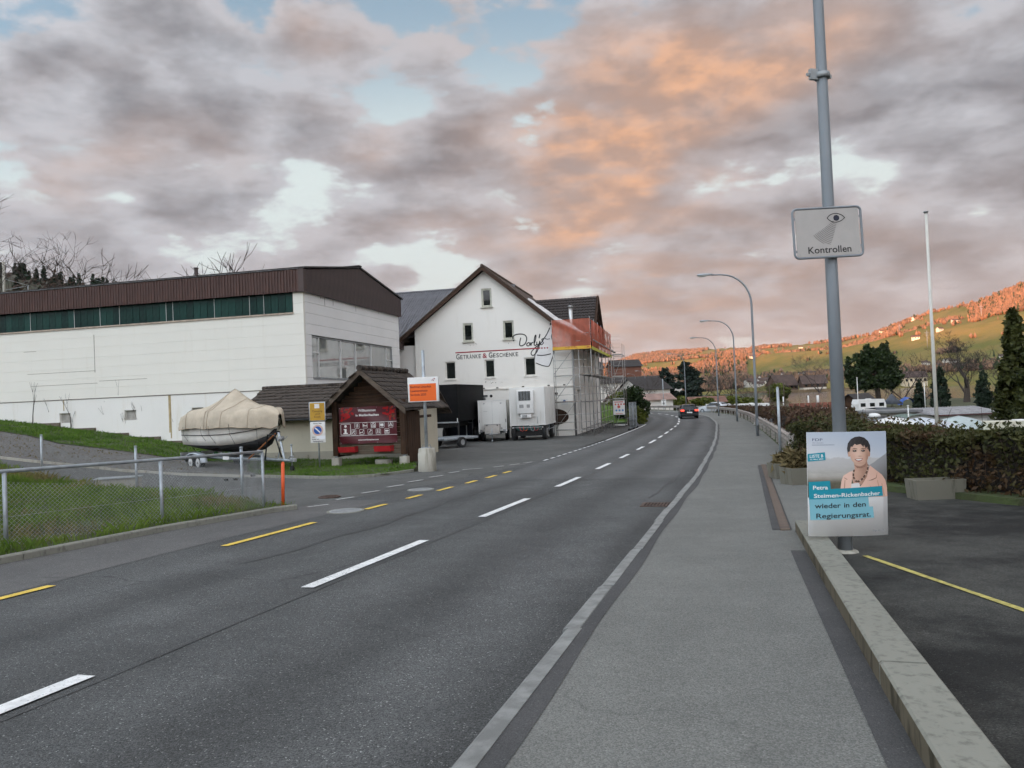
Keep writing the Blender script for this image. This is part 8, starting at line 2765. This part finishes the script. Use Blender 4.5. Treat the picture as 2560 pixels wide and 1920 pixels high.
for tn, Y, h, w_, lb in bares:
    zz = zg(tn * Y, Y) if Y < 300 else 1.0
    if Y < 300:
        zz = max(zz, -3.2)
    plant('bare_tree', lb, 'tree', (tn * Y, Y, zz), BT[w_], (Mb, Mb), None, tn * 40, (h, h, h))
# the great leafless tree in the camp
bg = bare_tree(141, 14.5, .60, 6, .42, .02, 3, .35, .2)
plant('spreading_bare_tree', 'great spreading leafless tree right of the flagpole', 'tree', (88.5, 150, -2.8), bg, (M['bark'], mat('dark_twigs', (0.050, 0.040, 0.034), .95, .25, 1)))
# ivy-grown tree behind the tall pole
ib = [(-3.6, 0, 5.2, 2.6, 2.6, 2.6), (-5.4, 0, 7.5, 1.6, 2, 2.6), (0, 0, 6.2, 4.2, 3.6, 3.4), (3.2, 0, 5.4, 2.8, 2.8, 2.8), (0.5, 0, 9.6, 3.8, 3.2, 2.6), (2.6, 0, 11.4, 1.2, 1.4, 2.4), (-1.2, 0, 11.4, 1.3, 1.4, 2.2), (-3.0, 0, 10.2, 1.5, 1.5, 1.8), (4.4, 0, 8.2, 1.6, 1.8, 2.0)]
plant('ivy_tree', 'big ivy-grown evergreen tree just right of the tall pole', 'tree', (85.0, 180, -2.6), (MB().tube([(0.7, 0, -.5), (.5, 0, 3), (0, 0, 8)], [.7, .55, .3], 8).mesh('trunk'), leaves_mesh(blob_points(ib, 15000, np.random.default_rng(3), .6), .42, np.random.default_rng(9))), (M['bark'], M['ivy']))
# conifers and thujas
rc = np.random.default_rng(15)
con = leaves_mesh(conifer_points(10.2, 2.3, 9000, rc, 20), .26, rc, .3, 2.2)
plant('tall_conifer', 'tall ragged dark conifer at the right edge of the view', 'tree', (39.7, 60.5, -3.2), (trunk_mesh(9, .2), con), (M['bark'], M['needle_gold']))
con2 = leaves_mesh(conifer_points(7.4, 2.5, 8000, rc, 15), .24, rc, .3, 2.0)
plant('broad_conifer', 'broader golden-green conifer beside the tall ragged one', 'tree', (38.6, 56.5, -3.4), (trunk_mesh(6, .2), con2), (M['bark'], M['needle_gold']))
plant('broad_conifer', 'golden-green conifer partly cut off by the picture edge', 'tree', (41.3, 58.5, -3.2), (trunk_mesh(6, .2), con2), (M['bark'], M['needle_gold']), None, 1.2)
th = leaves_mesh(blob_points([(0, 0, .9, .75, .75, 1.1), (0, 0, 2.0, .6, .6, 1.1), (0, 0, 3.0, .35, .35, .8)], 3500, rc, .6), .16, rc)
for tn, Y, k_, lb in ((0.529, 120, 1.25, 'pointed thuja right of the blue tent'), (0.556, 118, 1.75, 'large thuja just right of the flagpole'), (0.6125, 110, 1.5, 'pale green conifer under the leafless tree'), (0.632, 112, 1.0, 'low round conifer under the leafless tree'), (0.646, 108, 1.55, 'dark thuja left of the tall conifer')):
    plant('thuja', lb, 'tree', (tn * Y, Y, -2.8), (trunk_mesh(2, .08), th), (M['bark'], M['needle']), None, tn * 30, (k_, k_, k_))

# ------------------------------------------------------------------ camp site below the road
CZ_ = -2.75
def gable_box(name, label, cat, loc, rz, w, d, h, rh, wm, rm, over=.25, parts=()):
    t_ = thing(name, label, cat, loc, rz)
    ob('wall', MB().box(-w / 2, w / 2, -d / 2, d / 2, -.3, h), wm, t_)
    ob('gable', MB().prism([(-d / 2, h), (d / 2, h), (0, h + rh)], -w / 2, w / 2, axis='x'), wm, t_)
    for s in (-1, 1):
        e = d / 2 + over; ze = h - rh * over / (d / 2)
        ob('roof_slope', MB().add([(-w / 2 - over, s * e, ze), (w / 2 + over, s * e, ze), (w / 2 + over, 0, h + rh), (-w / 2 - over, 0, h + rh), (-w / 2 - over, s * e, ze + .1), (w / 2 + over, s * e, ze + .1), (w / 2 + over, 0, h + rh + .1), (-w / 2 - over, 0, h + rh + .1)],
                                  [(3, 2, 1, 0), (4, 5, 6, 7), (0, 1, 5, 4), (1, 2, 6, 5), (3, 0, 4, 7), (2, 3, 7, 6)]), rm, t_)
    return t_


cw_ = plaster('camp_render', (0.50, 0.49, 0.46), .4, (.30, .28, .24), (2, 2, .5), .3)
lb_ = thing('camp_building', 'long low grey-white building with a ribbed grey roof in the camp', 'building', (37.9, 65, CZ_), -.03)
ob('wall', MB().box(-3.1, 3.1, 0, 4.5, -.3, 1.38), cw_, lb_)
gr_ = ribbed(.98, 4.9, 4, .05).mesh('roof_sheet'); gr_.materials.append(mat('pale_ribbed_roof', (0.30, 0.29, 0.29), .7, .25, 1.5))
for k in range(7):
    ob('roof_sheet', gr_, None, lb_, (-3.4 + k, -.25, 1.42), rot=(.10 - PI / 2, 0, 0))
ob('eave_board', MB().box(-3.4, 3.55, -.3, -.24, 1.34, 1.44), mat('maroon_eave', (.12, .05, .05), .7, .2), lb_)
for a in (-1.75, 1.05):
    ob('roller_shutter', MB().box(a, a + 1.0, -.04, -.005, .3, 1.0), M['white_plastic'], lb_)
ob('wall_lamp', MB().bbox(2.5, 2.62, -.1, -.005, .95, 1.1, .02), M['dark'], lb_)
fb_ = thing('flat_roof_annex', 'grey flat-roofed annex left of the long low camp building', 'building', (32.9, 66.5, CZ_), -.03)
ob('wall', MB().box(-2.0, 2.0, 0, 3.5, -.3, 1.72), mat('annex_wall', (.36, .35, .32), .8, .15, 2), fb_)
ob('roof', MB().box(-2.5, 2.3, -.4, 3.9, 1.74, 1.92), mat('annex_roof', (.17, .17, .17), .8, .2, 2), fb_)
bc = thing('barrel_canopy', 'small hut with a curved weathered green barrel roof in the camp', 'hut', (32.5, 61.5, CZ_), -.05)
arc = [(1.45 * cos(a), 1.05 + .62 * sin(a)) for a in np.linspace(0, PI, 15)]
ob('end_wall', MB().prism([(1.4, -.3)] + [(a * .96, c) for a, c in arc] + [(-1.4, -.3)], .0, 2.4), cw_, bc)
ob('barrel_roof', MB().loft([[(a * 1.03, y_, c + .04) for a, c in arc] for y_ in (-.35, 2.6)], False, False), plaster('green_patina', (.17, .22, .19), .8, (.05, .06, .05), (4, 4, 4), .6, .45, .65), bc)
def caravan(label, loc, rz, L=4.8, m_=None, win=3):
    c = thing('caravan', label, 'caravan', loc, rz)
    prof = [(-L / 2, .45), (L / 2, .45), (L / 2, 1.7), (L / 2 - .25, 2.35), (-L / 2 + .25, 2.4), (-L / 2, 1.75)]
    ob('body', MB().prism(prof, -1.05, 1.05), m_ or M['white_gloss'], c)
    for k in range(win):
        x_ = -L / 2 + L * (k + .5) / win
        ob('window', MB().box(x_ - .35, x_ + .35, -1.07, -1.052, 1.35, 1.85), M['dark_glass'], c)
    ob('roof_light', MB().bbox(-.3, .3, -.3, .3, 2.36, 2.46, .03), M['white_plastic'], c)
    ob('skirt', MB().box(-L / 2, L / 2, -1.0, 1.0, .2, .45), mat('caravan_skirt', (.35, .36, .37), .6, .1), c)
    for s in (-1, 1):
        ob('wheel', MB().tube([(0, s * .85, .32), (0, s * 1.03, .32)], .32, 14), M['black'], c)
    return c


caravan('white caravan with dark windows beside the wooden shed', (50.4, 109, -3.9 + .9), .05, 4.0)
caravan('cream caravan with roof fittings at the right edge', (29.9, 45.5, -3.35), -.15, 4.6, mat('cream_caravan', (.55, .53, .42), .5, .06))
caravan('white caravan behind the silver parked car', (31.0, 118, -2.9), .3, 4.5)
caravan('white caravan by the hedge near the bend', (33.5, 108, -2.9), -.2, 5)
caravan('off-white caravan below the lamp posts', (19.6, 55, -3.0), .1, 4.4, mat('offwhite_caravan', (.50, .49, .46), .6, .08))
fr_ = thing('skylight_building', 'low building with a black flat roof and white skylight domes', 'building', (19.4, 44.5, CZ_), -.08)
ob('wall', MB().box(-2.9, 2.9, .2, 5.5, -.3, 1.95), cw_, fr_)
ob('roof_slab', MB().box(-3.1, 3.1, 0, 5.8, 1.98, 2.32), mat('roof_edge_grey', (.16, .17, .18), .6, .1), fr_)
ob('roof_felt', MB().box(-2.95, 2.95, .15, 5.65, 2.322, 2.34), M['black'], fr_)
for k, (x_, y_) in enumerate(((-2.1, 1.2), (-1.3, 2.8), (-.6, 1.4), (.3, 2.6), (-.2, 4.2), (1.2, 3.6), (2.0, 1.6))):
    ob('skylight_dome', MB().loft([[(x_ + .38 * r * cos(a), y_ + .38 * r * sin(a), 2.34 + z_) for a in np.linspace(0, 2 * PI, 13)[:-1]] for z_, r in ((0, 1), (.12, .95), (.2, .6), (.23, .2))]), M['white_plastic'], fr_)
wl = thing('white_camp_house', 'long white camp house with a rust-red roof railing', 'building', (24.4, 61, CZ_), -.04)
ob('wall', MB().bbox(-2.6, 2.4, 0, 3.2, -.3, 2.45, .1), M['white_gloss'], wl)
ob('parapet', MB().bbox(-2.7, 2.5, -.1, 3.3, 2.1, 2.5, .06), M['white_plastic'], wl)
for k in range(9):
    ob('roof_rail', MB().box(-2.0 + k * .45, -1.62 + k * .45, 1.5, 1.56, 2.52, 2.98), mat('rust_red_boards', (.16, .055, .035), .8, .2), wl)
ob('door', MB().box(1.6, 2.1, -.03, -.005, .2, 1.6), M['dark_glass'], wl)
gable_box('wooden_shed', 'brown wooden shed with a dark roof below the ivy tree', 'shed', (54.4, 121, -3.0), .55, 4.4, 3.6, 1.7, 1.3, M['dark_wood'], M['roof_dark'], .4)
pv = thing('cone_pavilion', 'grey cone-roofed pavilion by the water', 'pavilion', (69.0, 140, -3.0))
ob('roof', MB().loft([[(r * cos(a), r * sin(a), z_) for a in np.linspace(0, 2 * PI, 13)[:-1]] for z_, r in ((.7, 1.95), (1.7, .75), (2.5, .12))]), mat('slate_canvas', (.055, .062, .075), .8, .2, 1), pv)
ob('finial', MB().cyl(0, 0, 2.5, 2.8, .12, .03, n=8), M['dark'], pv)
for a in np.linspace(0, 2 * PI, 7)[:-1]:
    ob('post', MB().cyl(1.7 * cos(a), 1.7 * sin(a), -.2, .75, .05, n=6), M['dark_wood_v'], pv)
bt2 = thing('blue_tent', 'small bright blue tent between thuja and pavilion', 'tent', (77.0, 150, -2.9))
ob('canvas', MB().loft([[(-1.5, y_, 0), (-1.3, y_, .8), (0, y_, 1.5 + .1 * y_), (1.3, y_, .8), (1.5, y_, 0)] for y_ in (-1, 0, 1)], False, False), mat('blue_canvas', (.03, .09, .32), .6, .15), bt2)
gt = thing('grey_tarpaulin_shed', 'grey sheeted lean-to in front of the white caravan', 'shed', (36.9, 76, -3.0), .1)
ob('sheet', MB().add([(-1.1, 0, 0), (1.1, 0, 0), (1.1, .3, 2.1), (-1.0, .3, 2.2), (1.1, 2.5, 1.9), (-1.0, 2.5, 2.0)], [(0, 1, 2, 3), (3, 2, 4, 5)]), mat('grey_sheet', (.13, .14, .15), .7, .2, 2), gt)
ob('frame', MB().tube([(-1.05, 2.4, 0), (-1.05, 2.4, 2.0)], .04, 6).tube([(1.05, 2.4, 0), (1.05, 2.4, 1.9)], .04, 6), M['galv'], gt)
def tarp_boat(label, loc, rz, L, m_):
    c = thing('covered_boat', label, 'boat', loc, rz)
    st_ = [(-L / 2, .7, .5, 1.0), (-L / 4, .95, .6, 1.35), (0, 1.0, .6, 1.5), (L / 4, .85, .62, 1.3), (L / 2 - .2, .35, .7, 1.0), (L / 2, .05, .8, .9)]
    ob('hull', MB().loft([[(x_, -w_, z0), (x_, -w_ * .5, .05 + .05 * k), (x_, w_ * .5, .05 + .05 * k), (x_, w_, z0)] for k, (x_, w_, z0, z1) in enumerate(st_)]), M['white_gloss'], c)
    ob('tarpaulin', MB().loft([[(x_, -w_ - .03, z0 - .1), (x_, -w_ * .8, (z0 + z1) / 2 + .1), (x_, 0, z1), (x_, w_ * .8, (z0 + z1) / 2 + .1), (x_, w_ + .03, z0 - .1)] for x_, w_, z0, z1 in st_], False, False), m_, c)
    return c


tarp_boat('boat under a pale tarpaulin behind the hedge, nearest the flagpole', (23.3, 44, -1.95), .05, 4.6, mat('pale_tarp', (.52, .55, .58), .5, .1, 2))
tarp_boat('white covered boat behind the hedge right of the poster', (20.6, 42, -1.75), 2.9, 3.0, M['white_plastic'])
tarp_boat('boat under a green-white tarpaulin left of the long low building', (26.6, 46, -2.05), .15, 4.0, mat('green_white_tarp', (.40, .46, .45), .5, .1, 2))
rf_ = thing('rusty_gantry', 'rusty goal-shaped steel frame standing below the road', 'frame', (20.6, 60, -3.0), .05)
ob('upright', MB().tube([(-.55, 0, 0), (-.55, 0, 4.9)], .03, 6), iron, rf_)
ob('upright', MB().tube([(.6, 0, 0), (.6, 0, 5.0)], .03, 6), iron, rf_)
ob('cross_bar', MB().tube([(-.55, 0, 3.4), (.6, 0, 3.4)], .03, 6), iron, rf_)
for tn, Y, h, lb in ((0.449, 110, 5.4, 'thin white mast by the lake shore'), (0.5135, 60, 2.6, 'short white post among the camp roofs'), (0.536, 100, 4.2, 'lantern post among the thujas'), (0.225, 190, 7.0, 'thin mast before the bare trees')):
    tag(ob('thin_mast', MB().cyl(0, 0, 0, h, .05, n=8).cyl(0, 0, h, h + .08, .08, n=8), M['white_plastic'], None, (tn * Y, Y, -2.9)), lb, 'mast')
for k in range(4):
    x_, y_ = (0.352, 0.398, 0.401, 0.3895)[k] * 230, 230 + k
    tag(ob('mooring_post', MB().cyl(0, 0, 0, 3.2, .22, n=8), M['white_plastic'], None, (x_, y_, LAKE_Z - 1)), 'white mooring post standing in the lake', 'post', 'mooring posts in the lake')
# the fork sign beyond the bend and roofs behind it
fs = thing('traffic_sign', 'white rectangular road sign on a tall mast behind the guardrail bend', 'sign', (25.9, 132, zr(132) - .4))
ob('mast', MB().tube([(0, 0, 0), (0, 0, 5.6)], .06, 8), M['galv'], fs)
ob('plate', MB().box(-.42, .42, -.09, -.06, .95, 2.0), M['white_plastic'], fs)
ob('symbol', MB().box(-.06, .06, -.097, -.091, 1.1, 1.75).box(-.2, .2, -.097, -.091, 1.35, 1.45).box(-.3, .3, -.097, -.091, 1.82, 1.9), ink, fs)
rfm = mat('terracotta_roof', (.17, .085, .06), .9, .25, 1)
gable_box('chalet', 'white bungalow with a shallow pink-grey roof left of the road sign', 'house', (24.0, 146, -1.6), .1, 11, 7, 1.9, 1.0, M['far_white'], mat('pink_grey_roof', (.26, .17, .14), .9, .2, .6), .6)
gable_box('chalet', 'white tent-roofed hall below the cedar', 'house', (36.5, 160, -2.3), .05, 9, 7, 1.4, .9, M['far_white'], M['white_plastic'], .4)
gable_box('chalet', 'low brown-roofed hut right of the white tent-roofed hall', 'house', (35.2, 140, -2.4), -.1, 6, 5, 1.9, .9, M['dark_wood'], rfm, .4)
gable_box('chalet', 'white house with a dark gable behind the bend', 'house', (31.8, 185, -1.0), .5, 9, 8, 3.6, 2.4, M['far_white'], M['roof_dark'], .6)
gable_box('apartment_house', 'long pale block with a dark roof seen above the bush', 'house', (34.5, 240, -.5), -.05, 22, 9, 5.6, 1.6, M['far_white'], M['roof_dark'], .6)
gable_box('apartment_house', 'white terraced block left of the cedar', 'house', (46, 250, -1), .1, 16, 9, 5.0, .6, M['far_white'], M['galv_dull'], .4)
gable_box('brick_house', 'small red-brown house on the rise above the bend', 'house', (47, 320, 9), .2, 12, 8, 4, 2.6, mat('brown_red_wall', (.17, .07, .045), .9, .2), M['roof_dark'], .6)
gable_box('brick_house', 'dark barn on the rise left of the far lamps', 'house', (33, 330, 8.5), .1, 11, 8, 4.5, 2.6, M['far_timber'], M['roof_dark'], .6)
mbk = MB()
for j, (y_, h) in enumerate(((270, -2.5), (300, 6), (340, 9.2), (380, 9.6), (470, 4), (600, -2))):
    for i, x_ in enumerate(np.linspace(-40, 75, 14)):
        mbk.v.append((x_, y_, h * (1 - max(0, (x_ - 45) / 32) ** 1.2) - 1 + 1.2 * mnoise.noise(Vector((x_ / 20, y_ / 30, 0)))))
for j in range(5):
    for i in range(13):
        mbk.f.append((j * 14 + i, j * 14 + i + 1, (j + 1) * 14 + i + 1, (j + 1) * 14 + i)); mbk.mi.append(0); mbk.s.append(True)
struct(ob('knoll', mbk, mat('knoll_meadow', (.045, .075, .018), .95, .25, .05, col2=(.07, .085, .026))), 'low green knoll behind the roofs at the bend')
bp = blob_points([(0, 0, 1.2, 2.6, 1.5, 1.3)], 2200, rngL, .4)
bush_me = leaves_mesh(bp, .28, rngL)
for tn, Y, k_, mt, lb in ((0.178, 150, 1.0, M['yellow_bush'], 'yellowish bush right of the white bungalow'), (0.196, 160, 1.2, M['yellow_bush'], 'olive bush behind the road sign'), (0.246, 118, .8, M['yellow_bush'], 'tawny bush behind the third lamp post'), (0.262, 150, 1.3, M['dry_hedge'], 'brown bush between the lamp posts'), (0.287, 140, 1.2, M['hedge'], 'dark green bush beside the second lamp post'), (0.307, 150, 1.0, M['needle'], 'low evergreen left of the nearest lamp post'), (0.22, 150, 1.3, M['dry_hedge'], 'long brown bush below the cedar'), (0.145, 118, 1.3, M['yellow_bush'], 'olive shrub behind the dark evergreen'), (.345, 300, 2.6, M['dry_hedge'], 'brown lakeside thicket under the barn')):
    plant('garden_bush', lb, 'bush', (tn * Y, Y, zg(tn * Y, Y) if Y < 200 else LAKE_Z), (trunk_mesh(.6, .06), bush_me), (M['bark'], mt), None, tn * 50, (k_, k_, k_))

# ------------------------------------------------------------------ left background: wooded hill, trees, power line
mbh = MB()
xs_ = np.linspace(-420, -60, 40); ys_ = np.linspace(150, 420, 22)
def lhill(x_, y_):
    e = sstep((y_ - 150) / 120)
    return zg(x_, y_) - 1 + e * max(0, (26 + (-x_ - 110) * .14)) * sstep((-x_ - 60) / 70) * (1.0) + 3 * mnoise.noise(Vector((x_ / 40, y_ / 40, 2)))


for y_ in ys_:
    for x_ in xs_:
        mbh.v.append((x_, y_, lhill(x_, y_)))
for j in range(21):
    for i in range(39):
        mbh.f.append((j * 40 + i, j * 40 + i + 1, (j + 1) * 40 + i + 1, (j + 1) * 40 + i)); mbh.mi.append(0); mbh.s.append(True)
struct(ob('wooded_hill', mbh, mat('hill_floor', (.035, .045, .016), .95, .3, .06, col2=(.06, .05, .03))), 'steep wooded hillside left behind the hall')
rw = np.random.default_rng(66)
cA_ = conifer_points(1.0, .26, 300, rw, 11)
allp, sizes = [], []
for k in range(240):
    x_, y_ = rw.uniform(-330, -90), rw.uniform(215, 330)
    h = rw.uniform(3.0, 6.0)
    allp.append(cA_[::2] * np.array([h * 1.1, h * 1.1, h]) + np.array([x_, y_, lhill(x_, y_)]))
tag(ob('hill_conifers', leaves_mesh(np.concatenate(allp), .7, rw, .2, 1.6), M['needle']), 'dark spruces crowding the wooded hillside', 'forest', kind='stuff')
for tn, Y, z_, h, w_, lb in ((-.682, 70, 4.4, 20, 0, 'large leafless tree reaching in from the left edge'), (-.615, 100, 7, 17, 1, 'leafless tree left of the twisted dark tree'), (-.452, 72, 3.5, 12.6, 2, 'leafless tree top above the hall roof, left one'), (-.415, 70, 3.0, 13.6, 0, 'tallest leafless tree top above the hall roof'), (-.388, 72, 3.0, 12.8, 1, 'leafless tree top above the hall roof, right one'), (-.52, 120, 8, 14, 2, 'faint leafless tree behind the hall roof edge')):
    plant('bare_tree', lb, 'tree', (tn * Y, Y, z_), BT[w_] if h < 19 else bare_tree(171, 20, .66, 6, .3, .02, 3, .25, .2, .010), (Mb, Mb), None, tn * 31, (h, h, h) if h < 19 else 1.0)
iv = bare_tree(181, 12.5, .7, 4, .22, .0, 2, .25, .3)
ip = []
for v in iv[1].vertices:
    if rw.uniform() < .75:
        ip.append((v.co.x + rw.normal(scale=.12), v.co.y + rw.normal(scale=.12), v.co.z - abs(rw.normal(scale=.2))))
tt_ = plant('twisted_tree', 'twisted dark tree hung with ivy above the hall roof', 'tree', (-54.0, 90, 6.6), iv, (M['bark'], M['bark']))
ob('hanging_ivy', leaves_mesh(np.array(ip), .3, rw), M['bark_red'], tt_)
up_ = thing('utility_pole', 'grey railway mast with a side arm by the left edge', 'mast', (-52.6, 80, 4.5))
ob('mast', MB().tube([(0, 0, 0), (0, 0, 13.6)], [.16, .12], 8), M['concrete_light'], up_)
ob('side_arm', MB().tube([(0, 0, 10.6), (2.6, 0, 11.0)], .035, 6).tube([(0, 0, 11.8), (2.6, 0, 11.0)], .02, 6).tube([(2.5, 0, 11.0), (2.5, 0, 9.6)], .05, 6), M['galv_dull'], up_)
pl_ = thing('power_line', 'four thin overhead wires sloping down behind the hall', 'power line', (0, 0, 0))
for k in range(4):
    a = Vector((-108 + k * .5, 160, 42 - k * 1.5)); b_ = Vector((-60, 150, 23.8 - k * 1.0))
    pts = [a + (b_ - a) * t_ - Vector((0, 0, 5 * t_ * (1 - t_))) for t_ in np.linspace(0, 1, 14)]
    ob('wire', MB().tube(pts, .02, 4), M['galv_dull'], pl_)
tag(ob('chimney_stack', MB().box(-.12, .12, -.12, .12, 0, 2.4).box(-.16, .16, -.16, .16, 2.4, 2.5), M['brown_side'], None, (-26.8, 66, 11.5)), 'thin rusty flue sticking up among the tree tops over the hall', 'flue')
